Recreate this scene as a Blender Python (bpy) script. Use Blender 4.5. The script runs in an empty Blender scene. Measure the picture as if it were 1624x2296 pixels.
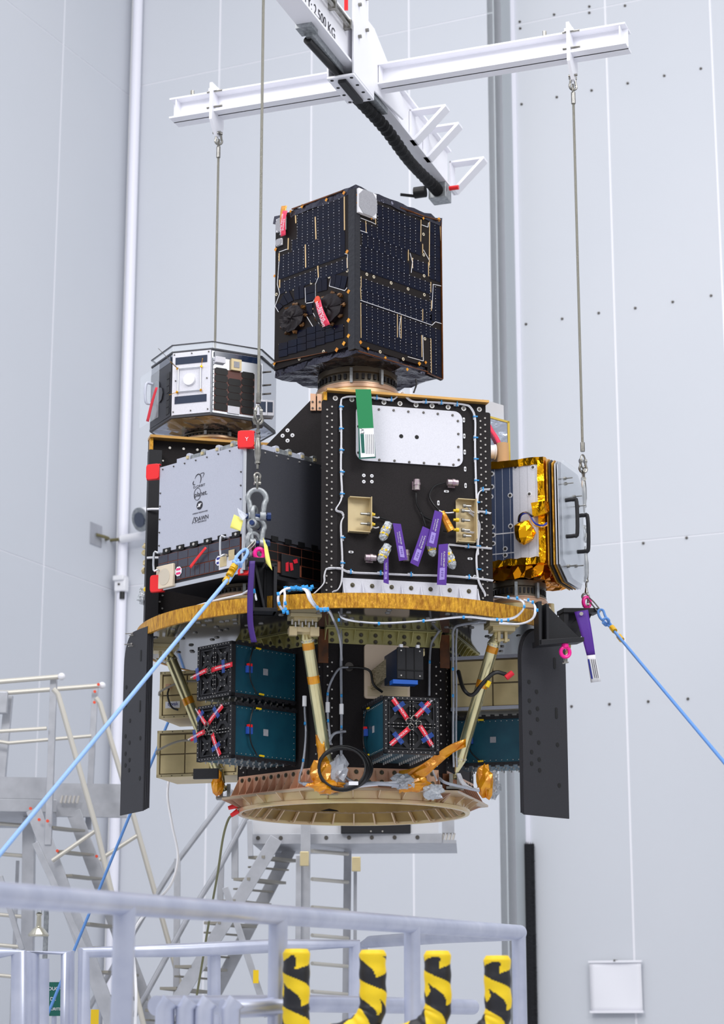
import bpy, math, random
from mathutils import Vector as V, Matrix
R = math.radians; PI = math.pi
random.seed(7)
sc = bpy.context.scene; COL = sc.collection
# ---------------------------------------------------------------- camera, world, lights, exposure
CZ = 0.85                      # camera height above the hall floor
FPX, CX, CY, TH = 4675.0, 812.0, 1148.0, R(13.97)
cd = bpy.data.cameras.new('camera'); cam = bpy.data.objects.new('camera', cd); COL.objects.link(cam)
cd.sensor_fit = 'HORIZONTAL'; cd.sensor_width = 24; cd.lens = 24 * FPX / 1624
cam.location = (0, 0, CZ); cam.rotation_euler = (PI / 2 + TH, 0, 0)
cd.clip_start = .1; cd.clip_end = 200
cd.dof.use_dof = True; cd.dof.focus_distance = 8.3; cd.dof.aperture_fstop = 5.0
sc.camera = cam
wd = bpy.data.worlds.new('hall_light'); sc.world = wd; wd.use_nodes = True
bg = wd.node_tree.nodes['Background']; bg.inputs[0].default_value = (.92, .94, 1, 1); bg.inputs[1].default_value = 0.62
def area(name, loc, target, size, power, col=(1, 1, 1)):
    ld = bpy.data.lights.new(name, 'AREA'); ld.shape = 'RECTANGLE'; ld.size = size[0]; ld.size_y = size[1]; ld.energy = power; ld.color = col
    o = bpy.data.objects.new(name, ld); COL.objects.link(o); o.location = loc
    o.rotation_euler = (V(target) - V(loc)).to_track_quat('-Z', 'Y').to_euler()
area('unseen_lamp', (0, 7, 11.5), (0, 8, 0), (9, 7), 600, (1, .99, 1))  # ceiling lighting of the hall, out of view
area('unseen_lamp', (-5, 1, 9), (-.2, 8.6, 2), (4, 3), 430, (1, .98, .97))  # soft key added at upper left to brighten the payload
area('unseen_lamp', (5, 2, 8), (.2, 8.6, 2), (4, 3), 300, (1, 1, 1))  # fill added at upper right to lift the left wall and payload
sc.view_settings.view_transform = 'Standard'; sc.view_settings.look = 'None'
sc.view_settings.exposure = 0.06; sc.view_settings.gamma = 1; sc.view_settings.use_curve_mapping = False
# ---------------------------------------------------------------- measuring helpers
Cc, Ss = math.cos(TH), math.sin(TH)
def ray(px, py):
    u = (px - CX) / FPX; v = (CY - py) / FPX
    return V((u, Cc - v * Ss, Ss + v * Cc))
O = V((0, 0, CZ))
def W(px, py, Y): d = ray(px, py); return O + d * (Y / d.y)
def ZY(py, Y): return W(CX, py, Y).z
def AZ(px, py, z): d = ray(px, py); return O + d * ((z - CZ) / d.z)
class Fr:
    """a flat face: ex along it, ey up, ez outwards"""
    def __init__(s, o, yaw=0, ex=None, ey=None):
        s.o = V(o); a = R(yaw)
        s.ex = V(ex).normalized() if ex else V((math.cos(a), math.sin(a), 0))
        s.ey = V(ey).normalized() if ey else V((0, 0, 1)); s.ez = s.ex.cross(s.ey).normalized(); s.yaw = yaw
    def p(s, a, b, c=0): return s.o + s.ex * a + s.ey * b + s.ez * c
    def px(s, x, y, d=0):
        r = ray(x, y); q = s.o + s.ez * d; t = (q - O).dot(s.ez) / r.dot(s.ez); P = O + r * t - s.o
        return P.dot(s.ex), P.dot(s.ey)
    def w(s, x, y, d=0): a, b = s.px(x, y, d); return s.p(a, b, d)
    def sub(s, a, b, c=0): return Fr(s.p(a, b, c), s.yaw, s.ex, s.ey)
    def side(s, a, b=0, c=0): return Fr(s.p(a, b, c), s.yaw + 90, tuple(-s.ez), tuple(s.ey))   # face looking along +ex
    def sidel(s, a, b=0, c=0): return Fr(s.p(a, b, c), s.yaw - 90, tuple(s.ez), tuple(s.ey))   # face looking along -ex
# ---------------------------------------------------------------- materials
def lin(c): return tuple((x / 255 / 12.92 if x / 255 <= .04045 else ((x / 255 + .055) / 1.055) ** 2.4) for x in c) + (1,)
def M(name, col, rough=.5, metal=0, var=None, bump=None, coat=0, trans=0, alpha=1, spec=None, aniso=None, stretch=None):
    m = bpy.data.materials.new(name); m.use_nodes = True; nt = m.node_tree; b = nt.nodes['Principled BSDF']
    b.inputs['Base Color'].default_value = lin(col); b.inputs['Roughness'].default_value = rough; b.inputs['Metallic'].default_value = metal
    if coat: b.inputs['Coat Weight'].default_value = coat; b.inputs['Coat Roughness'].default_value = .08
    if trans: b.inputs['Transmission Weight'].default_value = trans; b.inputs['IOR'].default_value = 1.15
    if alpha < 1: b.inputs['Alpha'].default_value = alpha
    if spec is not None: b.inputs['Specular IOR Level'].default_value = spec
    tc = None
    def tex(kind, scale):
        nonlocal tc
        if tc is None:
            tc = nt.nodes.new('ShaderNodeTexCoord')
            if stretch:
                mp = nt.nodes.new('ShaderNodeMapping'); mp.inputs['Scale'].default_value = stretch
                nt.links.new(tc.outputs['Object'], mp.inputs[0]); tc = mp.outputs[0]
            else: tc = tc.outputs['Object']
        n = nt.nodes.new({'n': 'ShaderNodeTexNoise', 'v': 'ShaderNodeTexVoronoi'}[kind])
        n.inputs['Scale'].default_value = scale
        if kind == 'n': n.inputs['Detail'].default_value = 4
        nt.links.new(tc, n.inputs['Vector']); return n
    if var:
        n = tex('n', var[0]); r = nt.nodes.new('ShaderNodeValToRGB'); c2 = lin(var[1])
        w = var[2] if len(var) > 2 else .18
        r.color_ramp.elements[0].position = .5 - w; r.color_ramp.elements[1].position = .5 + w
        r.color_ramp.elements[0].color = lin(col); r.color_ramp.elements[1].color = c2
        nt.links.new(n.outputs['Fac'], r.inputs[0]); nt.links.new(r.outputs[0], b.inputs['Base Color'])
    if bump:
        n = tex(bump[2] if len(bump) > 2 else 'n', bump[0]); bp = nt.nodes.new('ShaderNodeBump')
        bp.inputs['Strength'].default_value = bump[1]; bp.inputs['Distance'].default_value = .01
        nt.links.new(n.outputs['Distance' if len(bump) > 2 and bump[2] == 'v' else 'Fac'], bp.inputs['Height']); nt.links.new(bp.outputs[0], b.inputs['Normal'])
    return m
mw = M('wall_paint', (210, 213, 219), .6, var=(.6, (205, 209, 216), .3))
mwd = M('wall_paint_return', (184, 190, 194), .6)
mseam = M('seam_filler', (240, 240, 245), .6)
mpipe = M('white_pipe', (240, 240, 250), .35)
mfloor = M('floor_resin', (196, 198, 202), .35, var=(2, (188, 190, 196)))
mbeam = M('white_beam_paint', (246, 246, 252), .35)
msteel = M('stainless_steel', (170, 168, 162), .3, 1, var=(30, (120, 118, 112)))
mrope = M('wire_rope', (150, 148, 138), .4, .9, bump=(400, .6))
mgalv = M('galvanised_steel', (176, 180, 182), .48, .75, var=(60, (140, 144, 148)))
mblk = M('black_panel', (27, 24, 25), .7, var=(700, (44, 40, 41), .15), spec=.2)
mblkm = M('black_anodised', (27, 27, 30), .5, 0, var=(500, (36, 36, 40)), spec=.3)
mblks = M('black_satin', (14, 14, 16), .4, spec=.3)
mdark = M('black_gap', (10, 10, 11), .7)
mgold = M('gold_edge_tape', (226, 168, 44), .4, .35, var=(34, (164, 108, 16), .16), bump=(70, .5), stretch=(3, 3, .8))
mgoldfoil = M('gold_foil', (250, 178, 20), .16, .95, bump=(24, .55))
mamber = M('amber_tape', (206, 122, 10), .18, .25, var=(25, (240, 168, 30), .2), bump=(30, .5), coat=.4)
mchamp = M('champagne_metal', (206, 190, 148), .38, .5, var=(9, (220, 204, 160), .25))
mchampf = M('champagne_plate', (214, 196, 154), .4, .3, var=(14, (200, 180, 138), .25))
mkhaki = M('khaki_bracket', (204, 196, 134), .42, .25, var=(8, (160, 154, 96), .25))
mcopper = M('copper_bracket', (222, 168, 140), .45, .2, var=(8, (212, 174, 142), .25))
mring = M('alodine_ring', (222, 206, 146), .26, .45, var=(5, (206, 168, 140), .2), bump=(2, .05))
mstrut = M('alodine_tube', (236, 228, 184), .24, .8, var=(5, (214, 202, 150), .25), stretch=(6, 6, .6))
mring2 = M('pinkish_ring', (196, 160, 140), .35, .6)
mbolt = M('bolt_head', (206, 202, 196), .35, .6)
mrivet = M('dull_rivet', (166, 162, 158), .4, .6)
mboltd = M('dark_bolt', (92, 88, 84), .4, .7)
mwhite = M('white_panel', (226, 226, 234), .5, var=(250, (214, 214, 222), .2))
mwplain = M('white_plastic', (236, 236, 240), .4)
mcell = M('solar_cell', (3, 10, 34), .25, 0, var=(14, (9, 8, 26), .1), spec=.18)
mcelld = M('dark_cell', (10, 7, 9), .3, spec=.3)
mcelli = M('grey_cell', (52, 54, 68), .35, var=(400, (66, 68, 82), .2))
mpcb = M('copper_board', (150, 84, 62), .45, .1)
mbeige = M('beige_strip', (222, 190, 140), .5)
mkap = M('dark_substrate', (26, 20, 19), .5, spec=.2)
mmli = M('black_foil', (66, 66, 78), .14, .75, bump=(30, .8))
mfin = M('fin_black', (44, 44, 48), .55, var=(500, (54, 54, 59)), spec=.3)
mmlib = M('black_edge_cloth', (34, 35, 42), .45, bump=(60, .3), spec=.4)
mlens = M('black_fabric', (22, 14, 18), .5, bump=(18, .5), spec=.3)
mgrey = M('grey_antenna', (150, 150, 156), .6, var=(200, (166, 166, 172)))
msilv = M('silver_box', (196, 199, 212), .5, .25, var=(350, (182, 186, 200), .2))
msilv2 = M('bright_aluminium', (205, 208, 214), .28, .8)
mdg = M('dark_grey_panel', (62, 63, 70), .5, .15, var=(350, (52, 53, 60), .2))
mred = M('red_cover', (232, 28, 34), .38)
mredr = M('red_ribbon', (216, 24, 48), .6)
mpinkr = M('remove_ribbon', (238, 62, 96), .55)
mpink = M('pink_lifting_eye', (250, 20, 150), .35)
mpurple = M('purple_tag', (84, 36, 150), .55, bump=(300, .1))
mlilac = M('lilac_label', (160, 140, 216), .55)
mgreen = M('green_tag', (0, 128, 72), .6)
mdgreen = M('dark_green_sign', (0, 92, 80), .6)
myel = M('yellow_card', (240, 232, 120), .6, bump=(20, .3))
mteal = M('teal_anodised', (10, 66, 86), .42, .2, var=(16, (18, 82, 100), .25), spec=.4)
mblue = M('blue_tape', (36, 84, 176), .4)
mcy = M('blue_tie', (40, 150, 220), .4)
mcable = M('white_cable', (232, 232, 238), .5, bump=(500, .35))
mscable = M('silver_braid', (190, 194, 204), .32, .6, bump=(500, .5))
mbcable = M('black_cable', (18, 18, 20), .45)
mrpl = M('blue_rope', (150, 188, 240), .7, bump=(350, .4))
mrpd = M('deep_blue_rope', (96, 146, 214), .7, bump=(350, .4))
mbpin = M('blue_pin', (30, 52, 100), .4, .4)
mwrap = M('bubble_wrap', (205, 210, 216), .18, .1, bump=(70, .8, 'v'), alpha=.8)
myt = M('yellow_tape', (236, 198, 20), .35)
myellow = M('warning_yellow', (244, 208, 20), .55, bump=(15, .3))
mblackt = M('warning_black', (28, 28, 34), .5, bump=(15, .3))
mrail = M('rail_aluminium', (206, 210, 226), .34, .55, var=(8, (176, 182, 204), .25), stretch=(1, 1, 1))
malu = M('platform_aluminium', (190, 192, 198), .42, .5, var=(14, (172, 174, 180), .25))
mtube = M('platform_tube', (202, 198, 188), .4, .3)
msole = M('tread_aluminium', (150, 146, 136), .45, .5)
mglass = M('clear_cover', (225, 232, 240), .05, trans=.0, alpha=.22)
mtxt = M('dark_print', (40, 40, 50), .6)
mtw = M('white_print', (240, 235, 245), .6)
mtb = M('blue_print', (30, 40, 140), .6)
mtp = M('pink_print', (230, 50, 120), .6)
mcard = M('brown_cardboard', (196, 160, 118), .7)
mbrush = M('black_brush', (26, 27, 32), .9, bump=(60, .8))
mpaper = M('white_sheet', (240, 240, 246), .6)
morange = M('orange_spot', (230, 80, 50), .5)
mfoilsil = M('silver_foil', (176, 182, 196), .12, .9, bump=(12, .25))
mslv = M('second_surface_mirror', (96, 112, 150), .3, .55, var=(7, (112, 126, 160), .2))
mlensg = M('lens_glass', (30, 44, 70), .08, coat=1)
mcrm = M('cream_antenna', (222, 208, 186), .5)
# ---------------------------------------------------------------- mesh builder
class MB:
    def __init__(s): s.v = []; s.f = []; s.mi = []; s.cm = 0
    def add(s, vs, fs):
        n = len(s.v); s.v += [V(x) for x in vs]; s.f += [[i + n for i in f] for f in fs]; s.mi += [s.cm] * len(fs)
    def box(s, a, b):
        x0, y0, z0 = a; x1, y1, z1 = b
        s.add([(x0, y0, z0), (x1, y0, z0), (x1, y1, z0), (x0, y1, z0), (x0, y0, z1), (x1, y0, z1), (x1, y1, z1), (x0, y1, z1)],
              [(0, 3, 2, 1), (4, 5, 6, 7), (0, 1, 5, 4), (1, 2, 6, 5), (2, 3, 7, 6), (3, 0, 4, 7)]); return s
    def fb(s, f, a0, b0, a1, b1, c0, c1):
        if a0 > a1: a0, a1 = a1, a0
        if b0 > b1: b0, b1 = b1, b0
        if c0 > c1: c0, c1 = c1, c0
        p = f.p
        s.add([p(a0, b0, c0), p(a1, b0, c0), p(a1, b1, c0), p(a0, b1, c0), p(a0, b0, c1), p(a1, b0, c1), p(a1, b1, c1), p(a0, b1, c1)],
              [(0, 3, 2, 1), (4, 5, 6, 7), (0, 1, 5, 4), (1, 2, 6, 5), (2, 3, 7, 6), (3, 0, 4, 7)]); return s
    def poly(s, f, pts, c0, c1):
        a = sum(pts[i][0] * pts[(i + 1) % len(pts)][1] - pts[(i + 1) % len(pts)][0] * pts[i][1] for i in range(len(pts)))
        if a < 0: pts = pts[::-1]
        if c0 > c1: c0, c1 = c1, c0
        n = len(pts)
        s.add([f.p(a, b, c0) for a, b in pts] + [f.p(a, b, c1) for a, b in pts],
              [tuple(range(n))[::-1], tuple(range(n, 2 * n))] + [(i, (i + 1) % n, n + (i + 1) % n, n + i) for i in range(n)]); return s
    def cyl(s, p0, p1, r0, r1=None, n=16, caps=True):
        p0 = V(p0); p1 = V(p1); r1 = r0 if r1 is None else r1
        d = (p1 - p0).normalized(); a = d.orthogonal().normalized(); b = d.cross(a)
        vs = [p0 + (a * math.cos(2 * PI * i / n) + b * math.sin(2 * PI * i / n)) * r0 for i in range(n)] + \
             [p1 + (a * math.cos(2 * PI * i / n) + b * math.sin(2 * PI * i / n)) * r1 for i in range(n)]
        fs = [(i, (i + 1) % n, n + (i + 1) % n, n + i) for i in range(n)]
        if caps: fs += [tuple(range(n))[::-1], tuple(range(n, 2 * n))]
        s.add(vs, fs); return s
    def fc(s, f, a, b, c0, c1, r0, r1=None, n=10): return s.cyl(f.p(a, b, c0), f.p(a, b, c1), r0, r1, n)
    def tube(s, pts, r, n=8, closed=False):
        pts = [V(p) for p in pts]; m = len(pts); up = None; vs = []
        for i, p in enumerate(pts):
            if closed: t = (pts[(i + 1) % m] - pts[i - 1]).normalized()
            else: t = (pts[min(i + 1, m - 1)] - pts[max(i - 1, 0)]).normalized()
            if up is None: up = t.orthogonal().normalized()
            up = (up - t * up.dot(t)); up = up.normalized() if up.length > 1e-6 else t.orthogonal().normalized()
            b = t.cross(up); rr = r(i / (m - 1)) if callable(r) else r
            vs += [p + (up * math.cos(2 * PI * k / n) + b * math.sin(2 * PI * k / n)) * rr for k in range(n)]
        fs = []
        for i in range(m if closed else m - 1):
            j = (i + 1) % m
            fs += [(i * n + k, i * n + (k + 1) % n, j * n + (k + 1) % n, j * n + k) for k in range(n)]
        if not closed: fs += [tuple(range(n))[::-1], tuple(range((m - 1) * n, m * n))]
        s.add(vs, fs); return s
    def lathe(s, c, prof, n=48, a0=0, a1=360, closed=False):
        c = V(c); full = a1 - a0 >= 360; k = n if full else n + 1; vs = []
        for r, z in prof:
            vs += [c + V((r * math.cos(R(a0 + (a1 - a0) * i / n)), r * math.sin(R(a0 + (a1 - a0) * i / n)), z)) for i in range(k)]
        fs = []; m = len(prof)
        for j in range(m if closed else m - 1):
            q = (j + 1) % m
            for i in range(n):
                i2 = (i + 1) % k; fs.append((j * k + i, j * k + i2, q * k + i2, q * k + i))
        s.add(vs, fs); return s
    def grid(s, nx, ny, fn):
        s.add([fn(i / nx, j / ny) for j in range(ny + 1) for i in range(nx + 1)],
              [(j * (nx + 1) + i, j * (nx + 1) + i + 1, (j + 1) * (nx + 1) + i + 1, (j + 1) * (nx + 1) + i) for j in range(ny) for i in range(nx)]); return s
    def ball(s, c, r, n=12, m=8, sc=(1, 1, 1), jit=0):
        c = V(c); vs = []
        for j in range(1, m):
            for i in range(n):
                a = PI * j / m; b = 2 * PI * i / n; q = r * (1 + random.uniform(-jit, jit))
                vs.append(c + V((q * math.sin(a) * math.cos(b) * sc[0], q * math.sin(a) * math.sin(b) * sc[1], q * math.cos(a) * sc[2])))
        t = len(vs); vs += [c + V((0, 0, r * sc[2])), c - V((0, 0, r * sc[2]))]
        fs = [(j * n + i, j * n + (i + 1) % n, (j + 1) * n + (i + 1) % n, (j + 1) * n + i)[::-1] for j in range(m - 2) for i in range(n)]
        fs += [(t, i, (i + 1) % n) for i in range(n)] + [(t + 1, (m - 2) * n + (i + 1) % n, (m - 2) * n + i) for i in range(n)]
        s.add(vs, fs); return s
    def build(s, name, mat, parent=None, smooth=30, bevel=0, solid=0, label=None, kind=None, fix=False):
        me = bpy.data.meshes.new(name); o = V((0, 0, 0))
        q = parent
        while q is not None: o += q.location; q = q.parent
        if parent is None and s.v:                        # give a lone mesh its own base point
            xs = [v.x for v in s.v]; ys = [v.y for v in s.v]; zs = [v.z for v in s.v]
            base = V(((min(xs) + max(xs)) / 2, (min(ys) + max(ys)) / 2, min(zs)))
        else: base = V((0, 0, 0))
        me.from_pydata([tuple(v - o - base) for v in s.v], [], s.f)
        mats = mat if isinstance(mat, (list, tuple)) else [mat]
        for m in mats: me.materials.append(m)
        if len(mats) > 1: me.polygons.foreach_set('material_index', s.mi)
        if smooth:
            me.polygons.foreach_set('use_smooth', [True] * len(me.polygons)); me.set_sharp_from_angle(angle=R(smooth))
        me.update(); ob = bpy.data.objects.new(name, me); COL.objects.link(ob); ob.location = base
        if parent is not None: ob.parent = parent
        if bevel:
            b = ob.modifiers.new('bevel', 'BEVEL'); b.width = bevel; b.segments = 2; b.limit_method = 'ANGLE'
        if solid:
            b = ob.modifiers.new('thick', 'SOLIDIFY'); b.thickness = solid; b.offset = 0
        if label: ob['label'] = label
        if kind: ob['kind'] = kind
        return ob
def tag(o, label, cat, group=None):
    o['label'] = label; o['category'] = cat
    if group: o['group'] = group
    return o
def thing(name, label, cat, loc, group=None, kind=None):
    o = bpy.data.objects.new(name, None); COL.objects.link(o); o.location = V(loc); o.empty_display_size = .1
    if kind: o['kind'] = kind; o['label'] = label
    else: tag(o, label, cat, group)
    return o
def spline(pts, k=6):
    pts = [V(p) for p in pts]
    if len(pts) < 3: return pts
    P = [pts[0] * 2 - pts[1]] + pts + [pts[-1] * 2 - pts[-2]]; out = []
    for i in range(1, len(P) - 2):
        for j in range(k):
            t = j / k; a, b, c, d = P[i - 1], P[i], P[i + 1], P[i + 2]
            out.append(.5 * ((2 * b) + (c - a) * t + (2 * a - 5 * b + 4 * c - d) * t * t + (3 * b - a - 3 * c + d) * t ** 3))
    out.append(pts[-1]); return out
def rrect(a0, b0, a1, b1, r, n=5):
    out = []
    for cx, cy, st in ((a1 - r, b1 - r, 0), (a0 + r, b1 - r, 90), (a0 + r, b0 + r, 180), (a1 - r, b0 + r, 270)):
        out += [(cx + r * math.cos(R(st + 90 * i / n)), cy + r * math.sin(R(st + 90 * i / n))) for i in range(n + 1)]
    return out
def disc(a, b, r, n=20, ry=None): return [(a + r * math.cos(2 * PI * i / n), b + (ry or r) * math.sin(2 * PI * i / n)) for i in range(n)]
def text(f, a, b, c, s, size, mat, parent, rot=0, align='CENTER', sx=1, name='lettering', extr=.0003):
    cu = bpy.data.curves.new(name, 'FONT'); cu.body = s; cu.size = size; cu.align_x = align; cu.align_y = 'CENTER'; cu.extrude = extr
    cu.materials.append(mat); ob = bpy.data.objects.new(name, cu); COL.objects.link(ob)
    m = Matrix((f.ex, f.ey, f.ez)).transposed().to_4x4() @ Matrix.Rotation(R(rot), 4, 'Z') @ Matrix.Diagonal((sx, 1, 1, 1))
    o = V((0, 0, 0)); q = parent
    while q is not None: o += q.location; q = q.parent
    m.translation = f.p(a, b, c) - o
    me = bpy.data.meshes.new_from_object(ob.evaluated_get(bpy.context.evaluated_depsgraph_get())); bpy.data.objects.remove(ob)
    ob = bpy.data.objects.new(name, me); COL.objects.link(ob); ob.parent = parent; ob.matrix_local = m; return ob
_cell = {}
def plate_obj(name, f, a0, b0, a1, b1, c0, c1, mat, parent):
    """small flat piece that shares its mesh with equal ones"""
    w, h, t = round(a1 - a0, 4), round(b1 - b0, 4), round(c1 - c0, 4); key = (name, w, h, t, mat.name)
    if key not in _cell:
        b = MB(); b.box((0, 0, 0), (w, h, t)); me = bpy.data.meshes.new(name); me.from_pydata([tuple(v) for v in b.v], [], b.f)
        me.materials.append(mat); _cell[key] = me
    ob = bpy.data.objects.new(name, _cell[key]); COL.objects.link(ob)
    m = Matrix((f.ex, f.ey, f.ez)).transposed().to_4x4(); o = V((0, 0, 0)); q = parent
    while q is not None: o += q.location; q = q.parent
    m.translation = f.p(a0, b0, c0) - o; ob.parent = parent; ob.matrix_local = m; return ob
def foil_box(mb, f, a0, b0, a1, b1, c0, c1, amp, st=.03):
    """crumpled foil box: every face a jittered grid"""
    rnd = random.Random(int(abs(a0 * 1e4 + b0 * 7e3 + a1 * 311)) + 5); cache = {}
    def P(a, b, c):
        k = (round(a, 4), round(b, 4), round(c, 4))
        if k not in cache: cache[k] = f.p(a, b, c) + V([rnd.uniform(-amp, amp) for _ in range(3)])
        return cache[k]
    na = max(1, round((a1 - a0) / st)); nb = max(1, round((b1 - b0) / st)); nc = max(1, round((c1 - c0) / st))
    A = lambda u: a0 + (a1 - a0) * u; B = lambda u: b0 + (b1 - b0) * u; Cq = lambda u: c0 + (c1 - c0) * u
    mb.grid(na, nb, lambda u, v: P(A(u), B(v), c1)); mb.grid(na, nb, lambda u, v: P(A(1 - u), B(v), c0))
    mb.grid(nc, nb, lambda u, v: P(a1, B(v), Cq(1 - u))); mb.grid(nc, nb, lambda u, v: P(a0, B(v), Cq(u)))
    mb.grid(na, nc, lambda u, v: P(A(u), b1, Cq(1 - v))); mb.grid(na, nc, lambda u, v: P(A(u), b0, Cq(v))); return mb
def bolts(f, pts, r, h, mat, parent, c=0, n=8, name='bolt_heads', washer=None):
    b = MB()
    for a, q in pts: b.fc(f, a, q, c, c + h, r, r * .8, n)
    o = b.build(name, mat, parent, kind='stuff')
    if washer:
        b = MB()
        for a, q in pts: b.fc(f, a, q, c, c + h * .35, washer[0], n=12)
        b.build('washers', washer[1], parent, kind='stuff')
    return o
# ================================================================ THE HALL
CN = W(276, 750, 17.0)                                  # far left corner of the hall
BW = Fr((CN.x, CN.y, 0), -24.3); LW = Fr((CN.x, CN.y, 0), 65.7)
HT = 12.0
tag_s = lambda o, l: (o.__setitem__('kind', 'structure'), o.__setitem__('label', l), o)[2]
tag_s(MB().box((-12, -3, -.1), (14, 22, 0)).build('floor', mfloor), 'grey resin clean-room floor')
def panel_wall(name, f, xs, zs, label, mat=mw, thick=.12, gap=.009):
    w = MB().fb(f, xs[0], 0, xs[-1], HT, -thick - .05, -.004).build(name, mseam); tag_s(w, label)
    for i in range(len(xs) - 1):
        for j in range(len(zs) - 1):
            MB().fb(f, xs[i] + gap, zs[j] + gap * .5, xs[i + 1] - gap, zs[j + 1] - gap * .5, -.014, 0).build('wall_panel', mat, w, bevel=.001)
    return w
zt = BW.px(640, 125)[1]; zb = BW.px(329, 1310)[1]
bx = [BW.px(x, 600)[0] for x in (484, 696, 920)]; bend = BW.px(1117, 600)[0]; pw = bx[1] - bx[0]
panel_wall('wall_back', BW, [0] + bx + [bend], [0, zb, zt, HT], 'pale grey insulated panel wall behind the hoisted payload')
lx = [LW.px(118, 750)[0]]; lx = [lx[0] - 3 * 1.15, lx[0] - 2 * 1.15, lx[0] - 1.15] + lx + [0]
panel_wall('wall_left', LW, [lx[0] - 1.15 * 6] + lx, [0, LW.px(118, 1275)[1], LW.px(140, 98)[1], HT], 'pale panel wall on the left running towards the corner')
rd = .42
RT = BW.side(bend)                                      # return of the recess
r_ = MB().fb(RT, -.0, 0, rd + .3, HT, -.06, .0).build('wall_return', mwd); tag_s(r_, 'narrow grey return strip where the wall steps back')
RW = Fr(BW.p(bend, 0, -rd), -24.3)
rx = [RW.px(x, 600)[0] for x in (1375, 1618)]
panel_wall('wall_right', RW, [.0] + rx + [rx[1] + (rx[1] - rx[0]) * k for k in (1, 2, 3, 4)], [0, RW.px(1400, 1216)[1], RW.px(1300, 27)[1], HT], 'pale grey wall panels right of the payload with small dark screws')
scr = MB()
for x, y in [(1166, 49), (1167, 64), (1243, 33), (1322, 15), (1322, 29), (1402, 13), (1170, 234), (1249, 218), (1327, 203), (1408, 187), (1490, 170), (1572, 154),
             (1180, 727), (1261, 715), (1343, 702), (1425, 691), (1509, 677), (1595, 663), (1282, 1584), (1367, 1579), (1454, 1573), (1543, 1567), (1443, 1218), (1540, 1206)]:
    a, b = RW.px(x, y); scr.fc(RW, a, b, 0, .012, .012, .008, 8)
scr.build('wall_screws', mboltd, bpy.data.objects['wall_right'], kind='stuff')
tag_s(MB().cyl(CN.xy.to_3d() + V((.06, -.09, 0)), CN.xy.to_3d() + V((.06, -.09, HT)), .042, n=24).build('trim_1', mpipe), 'white round corner profile of the hall')
tag_s(MB().fb(RW, .0, 0, .035, HT, 0, .02).build('trim_2', mpipe), 'white strip beside the wall recess')
# black brush seal at lower right
f = RW; a0, b0 = f.px(1172, 1893, .045); a1, _ = f.px(1197, 1893, .045)
br = thing('brush_seal', 'tall black bristle seal strip standing at the foot of the right wall', 'brush seal', f.p(a0, 0, .06))
b = MB().fb(f, a0, 0, a1, b0, .03, .06)
b.build('seal_strip', mbrush, br)
b = MB()
for i in range(150):
    h = random.uniform(0.05, b0 - .01); b.cyl(f.p(a1 - .01, h, .06), f.p(a1 + random.uniform(.004, .02), h + random.uniform(-.02, .02), .07), .004, .001, 4)
for i in range(16): b.cyl(f.p(a0 + (a1 - a0) * i / 15, b0 - .01, .045), f.p(a0 + (a1 - a0) * i / 15 + random.uniform(-.01, .01), b0 + random.uniform(.004, .02), .045), .004, .001, 4)
b.build('bristles', mbrush, br, kind='stuff')
MB().fb(f, a0 - .03, 0, a0, b0 + .01, .0, .06).build('seal_holder', mrail, br)
# hanging white sheet
a0, b1 = f.px(1322, 2158, .05); a1, b0 = f.px(1441, 2268, .05)
sh = thing('white_document_board', 'blank white sheet hung on a hook low on the right wall', 'sheet', f.p(a0, b0, .05))
MB().grid(10, 10, lambda u, v: f.p(a0 + (a1 - a0) * u, b0 + (b1 - b0) * v, .045 + .006 * math.sin(5 * u + 2 * v))).build('sheet', mpaper, sh, solid=.004)
MB().fb(f, a0 - .008, b1 - .006, a1 + .008, b1 + .012, .03, .06).build('top_rail', mpaper, sh, bevel=.003)
MB().fb(f, a0 - .004, b0 - .012, a1 + .008, b0 + .006, .03, .065).build('bottom_rail', mpaper, sh, bevel=.003)
MB().fc(f, (a0 + a1) / 2, b1 + .012, 0, .07, .007).build('hook', msteel, sh)
# wall cameras
f = BW
a, bb = f.px(316, 1165, .35)
c0 = f.p(a, bb, .35)
cc = thing('wall_camera', 'large white cylindrical wall camera with dark lens left of the payload', 'camera', f.p(a, bb - .12, .1))
ax = (f.ez * .9 - f.ex * .36 + V((0, 0, -.32))).normalized()
MB().cyl(c0 - ax * .3, c0, .095, n=28).build('housing', mwplain, cc, bevel=.006)
MB().cyl(c0 + ax * .001, c0 + ax * .012, .1, n=28).build('front_bezel', mgalv, cc)
MB().cyl(c0 + ax * .012, c0 + ax * .022, .062, n=28).build('lens', mlensg, cc)
a1_, b1_ = f.px(272, 1209, .12); a2_, b2_ = f.px(345, 1199, .12)
MB().cyl(f.p(a1_, b1_, .12), f.p(a2_ + .2, b2_ + .02, .12), .034, n=16).build('support_arm', mwplain, cc)
MB().cyl(f.p(a2_, b2_, .12), c0 - ax * .15, .03, n=12).build('yoke', mwplain, cc)
f2 = LW; q = f2.px(214, 1199)
MB().tube(spline([f2.p(q[0], q[1], .01), f2.p(q[0] + .12, q[1] - .01, .05), f.p(a1_ - .22, b1_ + .01, .1), f.p(a1_, b1_, .12)]), .014).build('cable', M('olive_cable', (110, 104, 70), .5), cc)
MB().fb(f2, q[0] - .09, q[1] - .09, q[0] + .09, q[1] + .09, 0, .008).build('cable_plate', malu, cc)
a, bb = f.px(267, 1310, .12)
jb = thing('sensor_box', 'small white weatherproof box with plug on the corner below the camera', 'box', f.p(a, bb - .07, .1))
MB().fb(f, a - .05, bb - .06, a + .055, bb + .06, .05, .12).build('housing', mwplain, jb, bevel=.012)
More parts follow.
